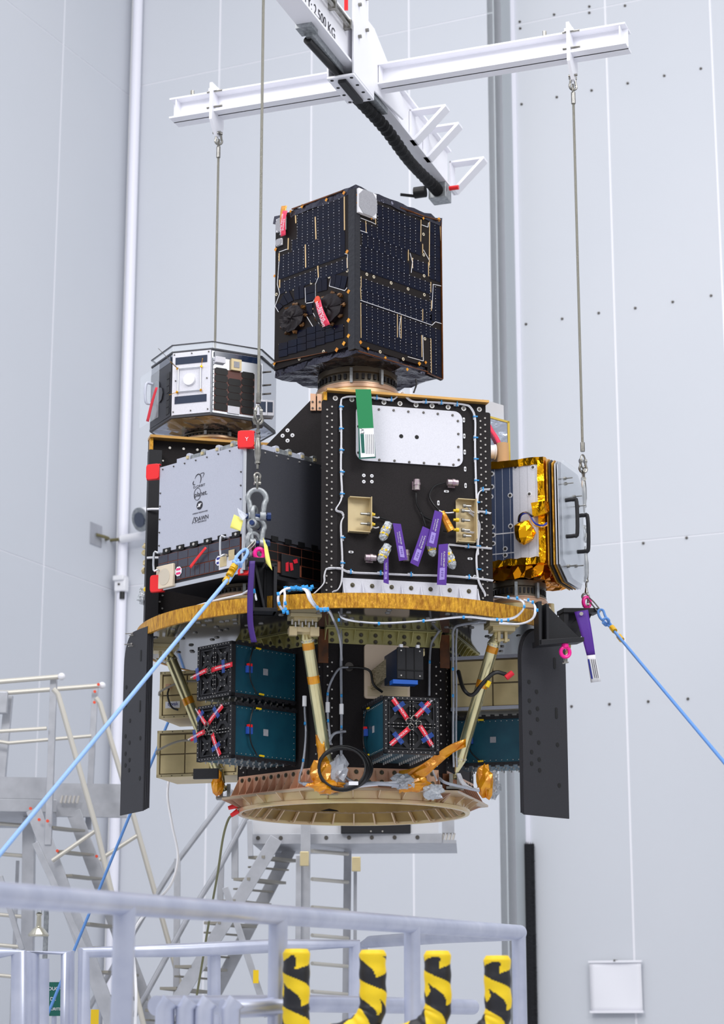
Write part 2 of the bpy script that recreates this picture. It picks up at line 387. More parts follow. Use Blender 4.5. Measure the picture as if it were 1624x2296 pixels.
MB().fb(f, a - .055, bb + .03, a + .05, bb + .075, .05, .14).build('lid', mwplain, jb, bevel=.01)
MB().cyl(f.p(a, bb + .0, .12), f.p(a, bb, .128), .01).build('screw', mboltd, jb)
MB().cyl(f.p(a + .015, bb - .12, .09), f.p(a + .015, bb - .055, .09), .022).build('plug', mbcable, jb)
# ================================================================ LIFTING BEAMS
YB = 21.0
def ibeam(mb, p0, p1, w, h, tf, tw):
    d = (p1 - p0); L = d.length; d.normalize(); n = V((0, 0, 1)).cross(d).normalized()
    f = Fr(p0, 0, tuple(d), (0, 0, 1))
    mb.fb(f, 0, -h / 2, L, h / 2, -tw / 2, tw / 2); mb.fb(f, 0, h / 2 - tf, L, h / 2, -w / 2, w / 2); mb.fb(f, 0, -h / 2, L, -h / 2 + tf, -w / 2, w / 2)
    return f, L
HL = W(487, 250, 9.32); HR = W(1283, 92, 8.70); zc = (HL.z + HR.z) / 2; HL.z = HR.z = zc
ds = (HR - HL).normalized()
e0 = HL - ds * .23; e1 = HR + ds * .26
cb = thing('cross_beam', 'long white steel cross beam running left to right above the satellites', 'beam', (HL + HR) / 2)
b = MB(); cf, cl = ibeam(b, e0, e1, .11, .105, .008, .008); b.build('beam_profile', mbeam, cb)
b = MB()
for s in (.03, cl - .03, .92, 1.0, 1.08): b.fb(cf, s, -.045, s + .006, .045, .004, .05); b.build
b.build('stiffeners', mbeam, cb)
for P, off in ((HL, 0), (HR, 0)):
    s = (P - e0).dot(ds); b = MB()
    b.poly(cf.side(s), [(-.075, .09), (.065, .09), (.065, -.10), (.012, -.165), (-.012, -.165), (-.075, -.10)], -.007, .007)
    b.fb(cf, s - .02, .053, s + .02, .068, -.06, .06)
    b.build('hanger_plate', mbeam, cb)
    b = MB()
    for q in (.03, -.05): b.cyl(cf.p(s - .03, q + .02, .052), cf.p(s + .05, q + .02, .052), .006, n=8)
    b.cyl(cf.p(s - .12, .06, .03), cf.p(s - .12, .085, .03), .009, n=8); b.cyl(cf.p(s + .02, -.14, .0), cf.p(s - .02, -.14, 0), .006)
    b.build('hanger_bolts', msteel, cb, kind='stuff')
# long beam
lf_end = W(992, 425, 10.15); zl = lf_end.z
LB = V((-.4, 0, 0)); pc = W(790, 185, 8.84); dl = (V((lf_end.x, lf_end.y, 0)) - V((pc.x, pc.y, 0))).normalized()
lo = V((lf_end.x, lf_end.y, zl)); ln = lo - dl * 4.0
lb = thing('main_beam', 'heavy white lifting beam pointing from the camera towards the back wall', 'beam', lo - dl * 1.5)
LF = Fr(ln, 0, tuple(dl), (0, 0, 1))
b = MB(); b.fb(LF, 0, .0, 4.0, .012, -.052, .052); b.fb(LF, 0, .012, 4, .20, .02, .03); b.fb(LF, 0, .012, 4, .20, -.03, -.02); b.fb(LF, 0, .2, 4, .212, -.052, .052)
b.build('beam_profile', mbeam, lb)
LFR = Fr(LF.p(0, 0, .0305), 0, tuple(LF.ex), (0, 0, 1))
sa = LF.px(700, 25, .03)
text(LFR, LFR.px(752, 62)[0], .06, .001, 'CAPACITY: 2.500 KG', .07, mtxt, lb, align='RIGHT', sx=1)
# rails and screws on the beam
sc0 = LF.px(800, 95, .08)[0]
b = MB(); s0 = LF.px(712, 0, .07)[0]
for q in (.15, .175): b.fb(LF, sc0 - 1.3, q, sc0 - .02, q + .01, .05, .062)
for k in range(5): b.fb(LF, sc0 - .04 - k * .2, .145, sc0 - .02 - k * .2, .19, .03, .066)
b.build('guide_rods', msteel, lb)
sx_, _ = LF.px(790, 185, 0)
b = MB(); b.fb(LF, sx_ - .52, -.035, sx_ - .13, -.001, -.03, .005); b.fb(LF, sx_ - .58, -.02, sx_ - .5, .02, -.055, .02)
b.fb(LF, sx_ + .02, -.03, sx_ + .36, -.001, .01, .05)
b.build('sliding_rail', mgalv, lb)
b = MB(); b.cyl(LF.p(sx_ - .5, -.04, -.03), LF.p(sx_ + .3, -.04, -.0), .018, n=12); b.build('lead_screw', mblks, lb)
b = MB(); k0 = sx_ + .1
pts = spline([LF.p(k0, -.05, -.015), LF.p(k0 + .35, -.055, .005), LF.p(k0 + .75, -.065, -.0), LF.p(k0 + 1.1, -.055, .01), LF.p(3.93, -.04, .0)], 14)
b.tube(pts, lambda t: .029 + .004 * math.sin(t * 170), 14)
b.build('rubber_bellows', M('bellows_rubber', (9, 9, 12), .55, bump=(140, .9), spec=.2), lb)
b = MB().fb(LF, 3.9, -.085, 4.0, .01, -.045, .05); b.build('end_block', mgalv, lb, bevel=.004)
b = MB(); b.cyl(LF.p(3.87, -.055, -.05), LF.p(3.87, -.055, -.11), .03, n=16); b.cyl(LF.p(3.87, -.05, -.08), LF.p(3.87, -.075, -.1), .012); b.cyl(LF.p(3.87, -.075, -.1), LF.p(3.82, -.075, -.17), .008); b.build('hand_crank', mblks, lb)
MB().cyl(LF.p(3.93, -.03, .06), LF.p(3.93, -.03, .11), .012).build('red_knob', mred, lb)
for k in (.78, 1.0, 1.45):
    b = MB(); f = LF.side(k + sx_); ff = LF
    z0 = .0
    xa, xb = sx_ + k - .035, sx_ + k + .035
    b.fb(LF, xa, .155, xb, .165, .03, .22); b.fb(LF, xa, -.0, xb, .165, .032, .042)
    g = Fr(LF.p(0, 0, 0), 0, tuple(LF.ez), (0, 0, 1)); gx = Fr(LF.p(xa, 0, 0), 0, tuple(LF.ez), (0, 0, 1))
    b.add([LF.p(x, y, z) for x in (xa, xb) for y, z in ((.0, .04), (.0, .06), (.155, .22), (.155, .2))], [(0, 1, 2, 3), (7, 6, 5, 4), (0, 4, 5, 1), (1, 5, 6, 2), (2, 6, 7, 3), (3, 7, 4, 0)])
    b.build('side_bracket', mbeam, lb)
# stirrup hanging the beams from the crane
st = thing('crane_stirrup', 'white welded stirrup box clasping the beams where they cross', 'stirrup', LF.p(sx_, 0))
b = MB()
for sd in (-1, 1): b.fb(LF, sx_ - .16, -.055, sx_ + .12, .30, sd * .056, sd * .066)
b.fb(LF, sx_ - .16, -.068, sx_ + .12, -.055, -.066, .066)
b.fb(LF, sx_ - .16, -.055, sx_ + .04, 1.3, .057, .067); b.poly(Fr(LF.p(0, 0, .062), 0, tuple(LF.ex), (0, 0, 1)), [(sx_ + .12, -.02), (sx_ + .55, .02), (sx_ + .55, .12), (sx_ + .12, .3)], -.005, .005)
b.build('box_plates', mbeam, st, bevel=.003)
b = MB()
for k in range(4):
    for sd in (-1, 1): b.cyl(LF.p(sx_ - .14 + k * .08, -.0695, sd * .047), LF.p(sx_ - .14 + k * .08, -.067, sd * .047), .008)
b.build('bolt_holes', mdark, st, kind='stuff')
MB().fb(LF, sx_ - .14, -.085, sx_ + .1, -.068, -.02, .02).build('bearing_rail', mblkm, st, bevel=.004)
b = MB()
for k in range(4): b.cyl(LF.p(sx_ - .1 + .1 * (k % 2), .15 + k * .08, .067), LF.p(sx_ - .1 + .1 * (k % 2), .15 + k * .08, .08), .009)
b.build('side_bolts', msteel, st, kind='stuff')
P = W(775, 15, 8.8)
MB().fb(Fr((P.x, P.y, P.z), 0), -.006, -.02, .012, .06, 0, .01).build('crane_strap', mred, st)
# ================================================================ HOIST SLINGS
def bow(mb, c, w, h, r, yaw, flip=1):
    """bow shackle body, centre of the bow at c, ears downwards (flip=1)"""
    ex = V((math.cos(R(yaw)), math.sin(R(yaw)), 0)); ez = V((0, 0, flip)); pts = []
    for i in range(0, 15):
        a = R(-35 + 250 * i / 14); pts.append(V(c) + ex * (w * math.cos(a)) + ez * (w * math.sin(a)))
    e = V(c) - ez * h
    pts = [e + ex * w * .62] + pts + [e - ex * w * .62]
    mb.tube(spline(pts, 2), r, 10)
    for s in (1, -1): mb.cyl(e + ex * (w * .62 - r) * s, e + ex * (w * .62 + r * 1.1) * s, r * 1.75, n=14)
    return e, ex
def shackle(label, c, w, h, r, yaw, flip=1, pin=mbpin, body=mgalv, group=None, name='bow_shackle', cat='shackle'):
    t = thing(name, label, cat, c, group); b = MB(); e, ex = bow(b, c, w, h, r, yaw, flip); b.build('bow', body, t, smooth=40)
    b = MB().cyl(e - ex * (w * .62 + r * 2.1), e + ex * (w * .62 + r * 2.6), r * 1.0, n=12); b.cyl(e + ex * (w * .62 + r * 1.6), e + ex * (w * .62 + r * 3.0), r * 1.5, n=6)
    b.build('pin', pin, t); return t
def turnbuckle(mb, x, y, z0, z1):
    m = z1 - z0
    mb.lathe((x, y, z0), [(.004, 0), (.005, m * .12), (.011, m * .14), (.011, m * .19), (.009, m * .2), (.013, m * .35), (.013, m * .6), (.009, m * .8), (.011, m * .81), (.011, m * .86), (.005, m * .88), (.004, m)], 14)
def eyeloop(mb, c, w, h, r, yaw=0):
    ex = V((math.cos(R(yaw)), math.sin(R(yaw)), 0)); mb.tube([V(c) + ex * w * math.cos(a) + V((0, 0, h * math.sin(a))) for a in [2 * PI * i / 18 for i in range(18)]], r, 8, True)
def sling(label, X, Y, ztop, ys, yaw, loc_label):
    """steel rope from ztop down; ys = photo heights of ferrule top, shackle, turnbuckle top, bottom"""
    zf, zs, zt1, zt0 = [ZY(y, Y) for y in ys]
    t = thing('wire_sling', label, 'sling', (X, Y, zt0)); n = 26
    pts = [V((X, Y, zf + (ztop - zf) * i / n)) for i in range(n + 1)]
    MB().tube(pts, .0058, 8).build('wire_rope', mrope, t)
    b = MB(); b.cyl((X, Y, zf - .035), (X, Y, zf + .005), .010, n=12); eyeloop(b, (X, Y, (zf + zs) / 2 - .03), .014, .03, .004, yaw + 20); b.build('ferrule', msteel, t)
    b = MB(); bow(b, (X, Y, zs - .012), .017, .034, .0055, yaw, -1); bow(b, (X, Y, zs - .03), .013, .03, .005, yaw + 80, 1); b.build('coupling_shackle', msteel, t)
    b = MB(); turnbuckle(b, X, Y, zt0, zt1); b.build('turnbuckle', msteel, t, smooth=50); return t
FX, FY = W(577, 1100, 7.72).x, 7.72
RXx, RY = W(1312, 1200, 8.72).x, 8.72
BX, BY = HL.x + .01, HL.y
sling('front steel wire sling with turnbuckle, passing before the octagonal satellite', FX, FY, ZY(-60, FY), (885, 935, 965, 1052), 10, '')
t = sling('right-hand steel wire sling hanging from the cross beam end', RXx, RY, HR.z - .21, (995, 1045, 1058, 1150), 20, '')
b = MB(); z = ZY(1175, RY); bow(b, (RXx, RY, z), .018, .034, .0055, 10, -1); bow(b, (RXx, RY, z - .03), .02, .04, .006, 60, 1); b.build('coupling_shackle', msteel, t)
b = MB(); turnbuckle(b, RXx, RY, ZY(1318, RY), ZY(1225, RY)); b.build('turnbuckle', msteel, t, smooth=50)
tb = thing('wire_sling', 'left rear steel wire sling running down behind the octagonal satellite', 'sling', (BX, BY, ZY(1150, BY)))
MB().tube([V((BX, BY, ZY(1150, BY) + (HL.z - .2 - ZY(1150, BY)) * i / 20)) for i in range(21)], .0058, 8).build('wire_rope', mrope, tb)
for P, lab in ((V((BX, BY, HL.z)), 'small steel shackle on the left hanger plate of the cross beam'), (V((RXx, RY, HR.z)), 'small steel shackle on the right hanger plate of the cross beam')):
    t = thing('beam_shackle', lab, 'shackle', P - V((0, 0, .2)))
    b = MB(); bow(b, P - V((0, 0, .185)), .017, .04, .0055, 20, -1); b.build('bow', msteel, t)
    b = MB(); b.cyl(P - V((0, 0, .27)), P - V((0, 0, .215)), .010); eyeloop(b, P - V((0, 0, .20)), .010, .025, .004, 70); b.build('thimble', msteel, t)
zt = lambda y: ZY(y, FY)
shackle('upper large galvanised shackle on the front sling with stamped lettering', (FX, FY, zt(1118)), .035, .07, .0105, 8, 1)
shackle('middle galvanised shackle with yellow card, second in the front chain', (FX - .01, FY - .0, zt(1150)), .021, .045, .0095, 75, 1)
shackle('lower galvanised shackle of the front chain hanging below the middle one', (FX, FY, zt(1180)), .030, .066, .0105, 20, 1)
shackle('bottom galvanised shackle gripping the pink lifting eye', (FX - .012, FY, zt(1212)), .028, .06, .0105, 40, 1)
t = thing('clevis', 'small steel clevis joining front turnbuckle and large shackle', 'clevis', (FX, FY, zt(1095)))
b = MB(); bow(b, (FX, FY, zt(1068)), .012, .028, .0045, 20, 1); eyeloop(b, (FX, FY, zt(1085)), .010, .03, .0045, 90); b.build('fork', msteel, t)
def card(label, f, pts, mat, name='card', cat='card', thick=.0008, bend=.004):
    b = MB(); n = 8
    (x0, y0), (x1, y1), (x2, y2), (x3, y3) = [f.px(*p) for p in pts]      # lower left, lower right, upper right, upper left
    b.grid(n, n, lambda u, v: f.p((x0 * (1 - u) + x1 * u) * (1 - v) + (x3 * (1 - u) + x2 * u) * v, (y0 * (1 - u) + y1 * u) * (1 - v) + (y3 * (1 - u) + y2 * u) * v, bend * math.sin(4 * v + 2 * u)))
    o = b.build(name, mat, None, solid=thick); tag(o, label, cat); return o
ff = Fr((FX, FY - .03, 0), 0)
card('crumpled pale yellow card hanging left of the front shackles', ff, [(516, 1183), (540, 1192), (546, 1163), (525, 1153)], myel)
card('clear plastic sleeve between yellow card and front shackles', ff, [(538, 1165), (545, 1168), (556, 1155), (532, 1138)], M('clear_sleeve', (225, 230, 240), .2, alpha=.45), 'plastic_sleeve', 'sleeve')
card('long pale yellow strip of card hanging right of the pink eye', ff, [(596, 1262), (611, 1280), (600, 1225), (590, 1205)], myel, 'card_strip')
# ================================================================ DISPENSER STRUCTURE
PX, PY = -.035, 8.6; PR = .905
zP0, zP1 = W(800, 1361, PY - PR).z, W(800, 1329, PY - PR).z
zfl = ZY(1764, 8.07)
D = thing('payload_dispenser', 'large black and gold multi-satellite dispenser structure hanging in the middle', 'dispenser', (PX, PY, ZY(1800, 8.13)))
ax0 = V((PX, PY, 0))
b = MB().lathe(ax0, [(.02, zP0), (PR - .004, zP0), (PR - .004, zP1 - .004), (.02, zP1 - .004)], 96, closed=True)
deck = b.build('deck_plate', M('deck_underside', (58, 55, 56), .09, .0, var=(2.2, (46, 44, 45), .25), coat=.45, spec=.6), D)
b = MB().lathe(ax0, [(PR, zP0 - .002), (PR, zP1), (PR - .014, zP1), (PR - .014, zP0 - .002)], 128, closed=True)
b.build('gold_edge_band', mgold, deck, label='gold tape band around the deck edge')
mins = M('insert_metal', (120, 118, 116), .4, .5)
b = MB()
for k in range(70):
    r = random.choice((.62, .68, .74, .80, .85)); a = R(random.uniform(175, 365)); q = ax0 + V((r * math.cos(a), r * math.sin(a), zP0))
    b.cyl(q - V((0, 0, .004)), q, .009, .011, 8)
b.build('deck_inserts', mins, deck, kind='stuff')
# central hexagonal body
HXY = 14.5; hexc = V((-.02, 8.6, 0)); hs = .50
zH0 = zfl
nf = V((math.sin(R(HXY)), -math.cos(R(HXY)), 0)); hf = []
for k, yaw in enumerate((HXY, HXY - 60, HXY + 60, HXY - 120, HXY + 120, HXY + 180)):
    n = V((math.sin(R(yaw)), -math.cos(R(yaw)), 0)); e = V((math.cos(R(yaw)), math.sin(R(yaw)), 0))
    fr = Fr(hexc + n * (hs * .866) - e * hs / 2, yaw); hf.append(fr)
    pnl = MB().fb(fr, .004, zH0, hs - .004, zP0, -.02, 0).build('core_panel', mblk, D)
    if k < 3:
        pts = []
        for s in (.018, .036, hs - .036, hs - .018):
            z = zH0 + .1 + (.018 if s in (.018, hs - .018) else 0)
            while z < zP0 - .1: pts.append((s, z)); z += .036
        bolts(fr, pts, .0042, .003, mbolt, pnl)
        MB().fb(fr, 0, zH0 + .07, .055, zP0 - .09, 0, .002).build('corner_strip', mblk, pnl); MB().fb(fr, hs - .055, zH0 + .07, hs, zP0 - .09, 0, .002).build('corner_strip', mblk, pnl)
HF, HL_, HR_, HLB, HRB = hf[0], hf[1], hf[2], hf[3], hf[4]
def gusset_strip(f, a0, a1, zbase, zsign, depth, height, n, mat, parent, label, wall=True):
    """L bracket: flange on the panel, flange on the plate, triangular gussets between"""
    o = MB(); o.fb(f, a0, zbase, a1, zbase + zsign * height, 0, .004); o.fb(f, a0, zbase, a1, zbase + zsign * .004, 0, depth)
    s = o.build('gusset_bracket', mat, parent, label=label)
    for i in range(n + 1):
        x = a0 + (a1 - a0) * i / n; x = min(max(x, a0 + .001), a1 - .003)
        fs = f.side(x); m = MB()
        m.poly(fs, [(0, zbase), (-depth * .95, zbase), (0, zbase + zsign * height * .97)], -.0012, .0012); m.build('gusset', mat, s)
    pts = [(a0 + (a1 - a0) * (i + .5) / n, zbase + zsign * height * q) for i in range(n) for q in (.35, .8)]
    bolts(f, pts, .0055, .006, mboltd, s, .004, washer=(.009, M('washer', (96, 90, 66), .4, .6)))
    if depth > .05:
        b = MB()
        for i in range(n):
            for q in (.45, .8):
                c = f.p(a0 + (a1 - a0) * (i + .5) / n, zbase + zsign * .004, depth * q); b.cyl(c, c + V((0, 0, zsign * .006)), .006, n=8)
        b.build('flange_bolts', mboltd, s, kind='stuff')
    return s
gk = ZY(1436, 8.05) ; gh = zP0 - .004 - gk
gusset_strip(HF, .005, hs - .02, zP0 - .001, -1, .04, gh, 8, mkhaki, D, 'khaki bracket strip under the deck')
gusset_strip(HL_, .01, hs - .01, zP0 - .001, -1, .04, gh, 9, mkhaki, D, 'khaki bracket strip under the deck')
gusset_strip(HR_, .01, hs - .01, zP0 - .001, -1, .04, gh, 9, mkhaki, D, 'khaki bracket strip under the deck')
g0 = zfl + .0005
gusset_strip(HF, .005, hs - .03, g0, 1, .05, ZY(1716, 8.08) - g0, 9, mcopper, D, 'copper coloured bracket strip above the ring')
gusset_strip(HL_, .01, hs - .01, g0, 1, .05, ZY(1716, 8.08) - g0, 11, mcopper, D, 'copper coloured bracket strip above the ring')
gusset_strip(HR_, .01, hs - .01, g0, 1, .05, ZY(1716, 8.08) - g0, 9, mcopper, D, 'copper coloured bracket strip above the ring')
mdamb = M('dark_amber_tape', (120, 64, 14), .3, .2, var=(20, (70, 40, 12), .2))
# bracket corner kapton
for fr, s in ((HF, 0), (HF, hs)):
    MB().fb(fr, s - .02, zP0 - .14, s + .02, zP0 - .005, -.01, .006).build('amber_tape', mdamb, D)
    MB().fb(fr, s - .014, g0, s + .014, g0 + .07, -.01, .006).build('amber_tape', mdamb, D)
# adapter ring
zr = ZY(1800, 8.13)
rc = V((PX, PY, zr)); hr_ = zfl - zr
b = MB().lathe(rc, [(.459, 0), (.475, 0), (.478, .006), (.478, .014), (.468, .018), (.474, hr_ - .009), (.474, hr_), (.458, hr_), (.456, .012)], 96, closed=True)
ring = b.build('adapter_ring', mring, D, smooth=25, label='shiny yellowish metal adapter ring')
hx = [hexc + V((.565 * math.cos(R(HXY + 60 * i)), .565 * math.sin(R(HXY + 60 * i)), 0)) for i in range(6)]
def hexr(a):
    t = (a - R(HXY)) % (PI / 3); return .565 * math.cos(PI / 6) / math.cos(t - PI / 6)
b = MB(); nn = 96; vs = []
for r_o, z_ in ((0, zfl), (0, zfl - .009), (1, zfl - .009), (1, zfl)):
    for k in range(nn):
        a = R(HXY) + 2 * PI * k / nn; q = hexr(a) if r_o == 0 else .412; c = hexc if r_o == 0 else V((PX, PY, 0)); vs.append((c.x + q * math.cos(a), c.y + q * math.sin(a), z_))
b.add(vs, [(j_ * nn + i_, j_ * nn + (i_ + 1) % nn, ((j_ + 1) % 4) * nn + (i_ + 1) % nn, ((j_ + 1) % 4) * nn + i_) for j_ in range(4) for i_ in range(nn)])
b.build('hexagonal_flange', M('flange_metal', (196, 176, 150), .32, .5), ring, smooth=25)
MB().lathe(rc, [(.4475, .012), (.413, hr_ - .008), (.400, hr_ + .06), (.01, hr_ + .06), (.01, hr_ + .062), (.402, hr_ + .062), (.4175, hr_ - .004), (.4495, .012)], 72, closed=True).build('inner_wall', M('inner_gold', (168, 138, 78), .35, .45, var=(6, (122, 96, 50), .2)), ring)
b = MB()
for k in range(30):
    a = 2 * PI * (k + .5) / 30; e = V((math.cos(a), math.sin(a), 0)); f = Fr(rc, 0, tuple(e), (0, 0, 1))
    b.poly(f, [(.472, hr_ * .3), (.472, hr_ - .009), (.515, hr_ - .009)], -.002, .002); b.poly(f, [(.449, .003), (.413, hr_ - .01), (.395, hr_ - .01), (.434, .003)], -.003, .003)
b.build('ring_ribs', M('rib_metal', (216, 190, 158), .35, .5), ring, kind='stuff')
for a in (194.5, 314.5, 14.5):
    e = V((math.cos(R(a)), math.sin(R(a)), 0)); b = MB()
    for q in (-.035, 0, .035): b.poly(Fr(V((PX, PY, 0)) + e * .465 + V((-e.y, e.x, 0)) * q, 0, tuple(e), (0, 0, 1)), [(0, zr + .012), (.085 - abs(q), zfl - .009), (0, zfl - .009)], -.0015, .0015)
    b.build('corner_webs', mring2, ring, kind='stuff')
# struts
def strut(p0, p1, r, bands, lbl=None):
    p0 = V(p0); p1 = V(p1); d = (p1 - p0); L = d.length; d.normalize()
    s = MB().cyl(p0 + d * .07, p1 - d * .07, r, n=28).build('strut', mstrut, D)
    b = MB()
    for q, e in ((p0, d), (p1, -d)):
        b.cyl(q + e * .02, q + e * .0701, r * .35, r * 1.02, 24); b.cyl(q + e * .0701, q + e * .085, r * 1.04, n=24); b.cyl(q - e * .01, q + e * .03, r * .22, n=10)
        a = e.orthogonal().normalized(); c = e.cross(a)
        b.cyl(q - a * .012, q + a * .012, r * .45, n=12)
    b.build('end_fittings', mstrut, s, kind='stuff')
    b = MB()
    for q, e in ((p0, d), (p1, -d)):
        a = e.orthogonal().normalized(); c = e.cross(a)
        for k in range(12):
            n = a * math.cos(k * PI / 6) + c * math.sin(k * PI / 6); w = q + e * .078; b.cyl(w + n * r * 1.0, w + n * r * 1.13, .0035, n=6)
    b.build('strut_rivets', mbolt, s, kind='stuff')
    for t, w in bands: MB().cyl(p0 + d * (L * t), p0 + d * (L * t + w), r * 1.02, n=28).build('tape_band', mamber, s)
    return s
sA = strut(W(683, 1392, 7.86), W(738, 1752, 8.06), .0235, ((.13, .03), (.34, .03)))
sB = strut(W(1120, 1403, 8.05), W(1020, 1742, 8.22), .0235, ((.13, .03), (.36, .03)))
sC = strut(W(368, 1442, 8.5), W(505, 1768, 8.52), .0235, ((.38, .03),))
# strut top clevis blocks
for P in (W(683, 1372, 7.86), W(368, 1425, 8.5), W(1125, 1385, 8.05)):
    q = V((P.x, P.y, zP0)); f = Fr(q, 10)
    b = MB().fb(f, -.06, -.014, .06, 0, -.05, .05); b.fb(f, -.045, -.03, .045, -.014, -.04, .04)
    for s in (-.02, .008): b.fb(f, s, -.07, s + .012, -.03, -.015, .015)
    b.cyl(f.p(-.03, -.06, 0), f.p(.03, -.06, 0), .006)
    b.build('strut_clevis', mchamp, D, bevel=.001)
# base foot of struts
for P in (W(738, 1752, 8.06), W(1020, 1742, 8.22), W(505, 1765, 8.52)):
    f = Fr((P.x, P.y, P.z), 0); b = MB().fb(f, -.022, -.045, -.008, .012, -.012, .012); b.fb(f, .008, -.045, .022, .012, -.012, .012); b.fb(f, -.035, -.05, .035, -.04, -.03, .03)
    b.build('strut_foot', msteel, D)
# amber foil wraps at strut feet
def crumple(c, r, sc, mat, name, parent, jit=.22, n=12, m=8, label=None):
    return MB().ball(c, r, n, m, sc, jit).build(name, mat, parent, smooth=0, label=label)
b = MB(); d = (W(738, 1752, 8.06) - W(683, 1392, 7.86)).normalized(); q0 = W(683, 1392, 7.86)
def half(u, v):
    L = .46 + .19 * v; a = PI * (.75 + .8 * u) + PI * .0
    w = V((math.cos(a), math.sin(a), 0)); w = (w - d * w.dot(d)).normalized()
    return q0 + d * (L + .02 * math.sin(9 * u) * (1 - v)) + w * (.0255 + .002 * math.sin(13 * u + 20 * v) + .012 * v * v)
b.grid(10, 14, half); b.build('amber_tape_wrap', mamber, sA, solid=.001)
foot = W(733, 1735, 7.98)
crumple(foot + V((-.02, 0, -.0)), .04, (1, .7, 1.5), mamber, 'amber_tape_bundle', D)
crumple(foot + V((.0, -.01, -.05)), .045, (1.5, .7, .6), mamber, 'amber_tape_bundle', D)
crumple(foot + V((.045, .0, .015)), .038, (1, .7, 1.3), M('plastic_film', (196, 200, 208), .15, .1, bump=(30, .6), alpha=.75), 'plastic_film_bundle', D, .35)
# amber streamer at right
b = MB(); A0 = W(1045, 1665, 8.08); A1 = W(895, 1757, 8.03)
b.grid(14, 5, lambda u, v: A0.lerp(A1, u) + V((0, -.004 * math.sin(20 * v), (v - .5) * (.035 + .055 * u * u) + .01 * math.sin(7 * u + 6 * v))))
b.build('amber_streamer', mamber, D, solid=.001)
crumple(W(925, 1757, 8.02), .055, (1.3, .5, .55), mamber, 'amber_tape_bundle', D)
crumple(W(903, 1752, 8.0), .04, (1.2, .5, .7), mwrap, 'plastic_film_bundle', D, .3)
crumple(W(972, 1775, 8.02), .035, (1.2, .5, .8), mwrap, 'plastic_film_bundle', D, .3)
crumple(W(1088, 1752, 8.15), .045, (.7, .6, 1.4), mamber, 'amber_tape_bundle', D, .3)
crumple(W(1103, 1760, 8.18), .04, (.8, .5, 1.3), mwrap, 'plastic_film_bundle', D, .3)
crumple(W(488, 1755, 8.45), .034, (.7, .5, 1.5), mamber, 'amber_tape_bundle', D, .3)
# laminated black fins
def fin(f, w, y0, y1, rnd_left, notch_right, layers, label):
    b = MB(); pts = []
    r = .09
    if rnd_left: pts = [(0, y0)] + [(w, y0)] + [(w, y1)] + [(r * 1.0 - r * math.sin(R(90 * i / 8)), y1 - r * 1.4 + r * 1.4 * math.cos(R(90 * i / 8))) for i in range(9)]
    fo = None
    for k in range(layers):
        b = MB(); m = [(x, y + .004 * k) for x, y in pts]
        b.poly(f, m, -.0075 * k - .0062, -.0075 * k); o = b.build('fin_plate', mfin, D, bevel=.001)
        if k == 0: fo = o
    return fo
zf0, zf1 = ZY(1815, 8.15), zP0 + .02
RFn = W(1172, 1600, 8.02); Rf = Fr((RFn.x, RFn.y, 0), 42)
fr_ = fin(Rf, Rf.px(1274, 1700)[0], Rf.px(1175, 1826)[1], Rf.px(1200, 1412)[1], True, True, 3, '')
Lf = Fr((W(275, 1600, 8.42).x, 8.42, 0), -60)
fl_ = fin(Lf, Lf.px(323, 1700)[0], Lf.px(272, 1828)[1], Lf.px(310, 1412)[1], True, True, 4, '')
def holes(f, pts, parent, slot=()):
    b = MB()
    for x, y in pts: a, q = f.px(x, y, .001); b.fc(f, a, q, .0002, .0012, .009, n=12)
    for x, y0, y1 in slot:
        a, q0 = f.px(x, y0, .001); _, q1 = f.px(x, y1, .001); b.poly(f, rrect(a - .007, q1, a + .007, q0, .0069, 4), .0002, .0012)
    b.build('fin_holes', mdark, parent, kind='stuff')
holes(Rf, [(1187, 1529), (1204, 1551), (1188, 1571), (1206, 1589), (1189, 1597), (1206, 1613), (1191, 1643), (1209, 1665), (1193, 1686), (1210, 1703), (1193, 1712), (1211, 1727), (1251, 1670), (1255, 1761)], fr_, ((1244, 1474, 1500), (1248, 1586, 1612)))
holes(Lf, [(283, 1541), (292, 1555), (282, 1581), (291, 1616), (281, 1651), (290, 1665), (281, 1690), (290, 1704), (281, 1716), (289, 1727), (314, 1655), (313, 1745)], fl_, ((316, 1457, 1483), (314, 1570, 1597)))
b = MB()
for q, x in ((1421, 281), (1425, 289), (1445, 279), (1449, 288)):
    b.cyl(W(x, q, 8.33), W(x + 20, q - 1, 8.36), .0022, n=8); b.cyl(W(x + 15, q - 1, 8.355), W(x + 20, q - 1, 8.36), .005, n=8)
b.build('fin_screws', mbolt, fl_, kind='stuff')
for x, y in ((1219, 1790), (1219, 1812), (1232, 1790)): pass
# lifting brackets (black machined)
def lift_bracket(X, Y, yaw, pxx, lbl):
    o = V((X, Y, 0)); f = Fr(o, yaw); zt_ = zt(1252); t = []
    return f
LBf = Fr((W(596, 1300, 7.70).x, 7.70, 0), 8)
b = MB(); zb0 = ZY(1372, 7.70); zb1 = ZY(1254, 7.70)
b.fb(LBf, -.07, zb1 - .018, -.008, zb1, -.06, .03)
b.fb(LBf, -.05, zb0, .042, zb1 - .018, -.07, -.055)
b.fb(LBf, .03, zb0, .042, zb1 - .02, -.055, .01); b.fb(LBf, -.05, zb0, -.04, zb1 - .018, -.055, .0); b.fb(LBf, -.002, zb0, .004, zb1 - .02, -.055, -.04)
b.poly(LBf, [(-.046, zb1 - .018), (-.036, zb1 - .018), (.002, zb0 + .01), (-.008, zb0 + .01)], -.055, .004)
b.fb(LBf, -.052, zb0, .045, zb0 + .014, -.07, .015)
b.fb(LBf, .0, zb1 - .03, .042, zb1 - .018, -.06, .01)
b.build('lifting_bracket', mblkm, D, bevel=.0015, label='black machined lifting bracket under the front sling')
